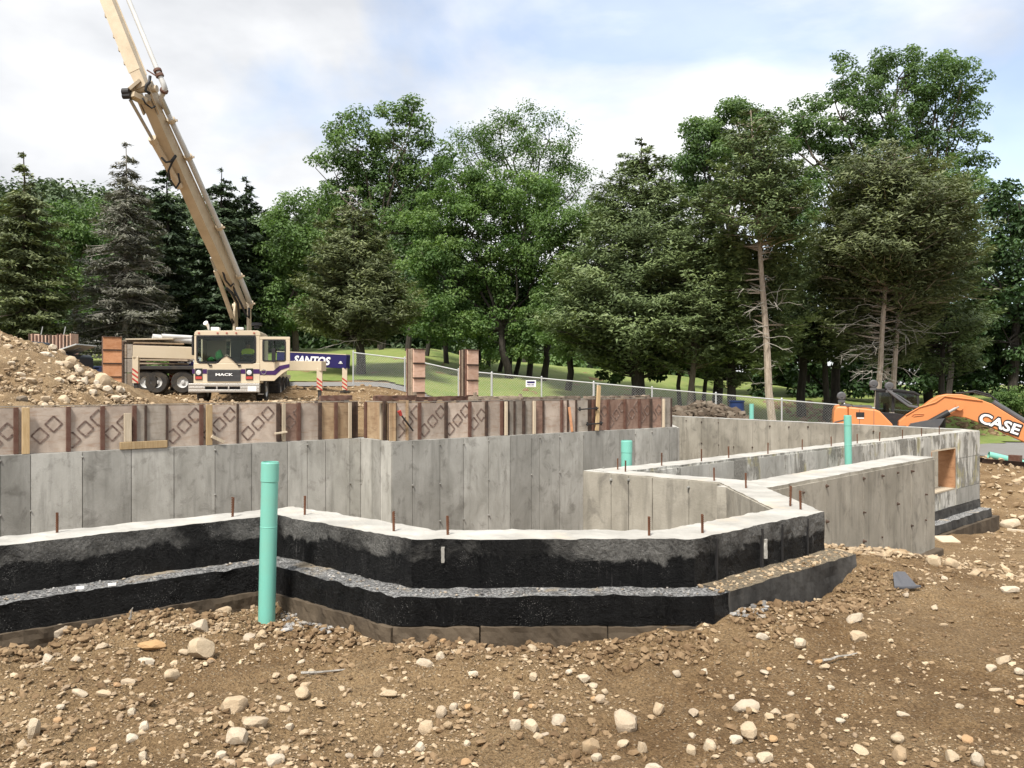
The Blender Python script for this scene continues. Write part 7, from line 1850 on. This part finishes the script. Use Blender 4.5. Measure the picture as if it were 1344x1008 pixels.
pipe('green pipe lying on dark timbers by the road at the right edge', (P(1400, 0, 29).x, 29.0, -(622 - 504) / F * 29.0), (P(1297.5, 0, 29.6).x, 29.6, -(597 - 504) / F * 29.6), .124)
for i, (px0, py0, px1, py1, d0, w, lb) in enumerate(((1190, 606, 1262, 612, 28.6, .18, 'dark weathered timber on the soil left of the lying green pipe, rear one'), (1196, 611, 1290, 617, 28.0, .18, 'dark weathered timber on the soil left of the lying green pipe, front one'),
                                         (1288, 611, 1400, 612, 27.6, .16, 'dark squared timber under the lying green pipe'), (1325, 606, 1340, 613, 29.1, .22, 'short brown block propping the lying green pipe'))):
    a, b = P(px0, py0, d0), P(px1, py1, d0 - .3); ga, gb = Hs(a.x, a.y), Hs(b.x, b.y); a.z = ga + w * .45; b.z = gb + w * .45
    if i == 3: b.z = a.z = ga + .1
    loose('timber', lb, 'timber', [tuple(a), tuple(b)], w, w if i < 3 else .3, ['rib_dark', 'rib_dark', 'rib_dark', 'rib'][i])

# ---------------------------------------------------------------- scraps on the soil
x, y = hit(1190, 776); z = Hs(x, y)
mb = MB((x, y, z)); k = y / F
pl = [(-16, 0), (-12, 12), (-3, 19), (6, 16), (14, 3), (18, -2), (8, -5), (-6, -4)]
mb.prism(pl, lambda u, v: Vector((x + u * k, y + v * k * 1.1, z + .035 + (.075 if v > 8 else 0.0) + u * k * .05)), lambda u, v: Vector((x + u * k, y + v * k * 1.1, z + .022 + (.075 if v > 8 else 0.0) + u * k * .05)))
tag(mb.build('shingle_scrap', M['tarp'], None, loc=(x, y, z)), 'torn black sheet scrap lying on the flat soil at the right', 'scrap')
def chunk(label, px_, py_, w_, h_, mat='stone_pale', rz=.4):
    x, y = hit(px_, py_); k = y / F; z = Hs(x, y)
    mb = MB((x, y, z)); mb.box((x, y, z + h_ * k * .42), (w_ * k, w_ * k * .8, h_ * k), Matrix.Rotation(rz, 3, 'Z') @ Matrix.Rotation(.25, 3, 'X'))
    return tag(mb.build('concrete_chunk', M[mat], None, bevel=.02, loc=(x, y, z)), label, 'concrete chunk')
chunk('white broken concrete block beside the right end footing', 1239, 698, 22, 13)
chunk('small white concrete crumb in front of the right end footing', 1262, 699, 14, 7, rz=.9)
chunk('flat white concrete shard below the broken concrete block', 1243, 712, 26, 6, rz=.1)
for i, (px0, py0, px1, py1, lb) in enumerate(((1322, 697, 1344, 699, 'pale splintered board on the soil at the right edge'), (1080, 872, 1125, 862, 'thin dry stick in the flat soil on the right'), (465, 800, 505, 792, 'thin bent twig above the footing board'), (0, 842, 32, 832, 'thin root across the soil at the left edge'), (170, 818, 176, 806, 'tiny dry twig upright by the tar wall'), (395, 889, 470, 882, 'pale stick half buried in the soil, left of centre'))):
    a, b = hit(px0, py0), hit(px1, py1); za, zb_ = Hs(*a) + .02, Hs(*b) + .02
    if i == 4: b = (a[0] + .02, a[1]); zb_ = za + .07
    pts = wobble((*a, za), (*b, zb_), 4, .03); mb = MB(pts[0])
    if i == 0: mb.beam(pts[0], pts[-1], .11, .05)
    else: mb.path(pts, taper(.008, .003, 5), 5)
    tag(mb.build('board' if i == 0 else 'twig', M['lumber_pale' if i == 0 else 'deadwood'], None, loc=pts[0]), lb, 'board' if i == 0 else 'twig')
# white crumbs lying on the tar ledge
for px_, py_, lb in ((105, 764, 'small white chip lying on the tarred ledge at the left'), (147, 760, 'flat white chip on the tarred ledge right of the small one')):
    d_ = 4.98 if px_ < 120 else 5.06; p_ = P(px_, py_, d_); mb = MB(p_); mb.box(p_, (.045, .02, .014), Matrix.Rotation(.5, 3, 'Z')); p_.z = -1.225
    tag(mb.build('chip', M['white'], None, loc=p_), lb, 'chip')
# blue barrel by the fence
bx, by = (967 - 672) / F * 33, 33.0; bz = Hs(bx, by)
B = thing('barrel', 'blue plastic barrel standing by the fence beyond the soil heap', 'barrel', (bx, by, bz))
top = -(526 - 504) / F * 33 - bz
mb = MB(); mb.ring((0, 0, 0), (0, 0, 1), [(.001, 0), (.27, 0), (.29, .05), (.29, top * .3), (.30, top * .33), (.29, top * .36), (.29, top * .66), (.30, top * .69), (.29, top * .72), (.28, top - .03), (.25, top), (.001, top)], 20); mb.build('drum', M['blue_plastic'], B, smooth=False)
mb = MB(); mb.ring((0, 0, top - .05), (0, 0, 1), [(.28, 0), (.31, .01), (.31, .05), (.28, .06)], 20); mb.build('rim', M['blue_plastic'], B)
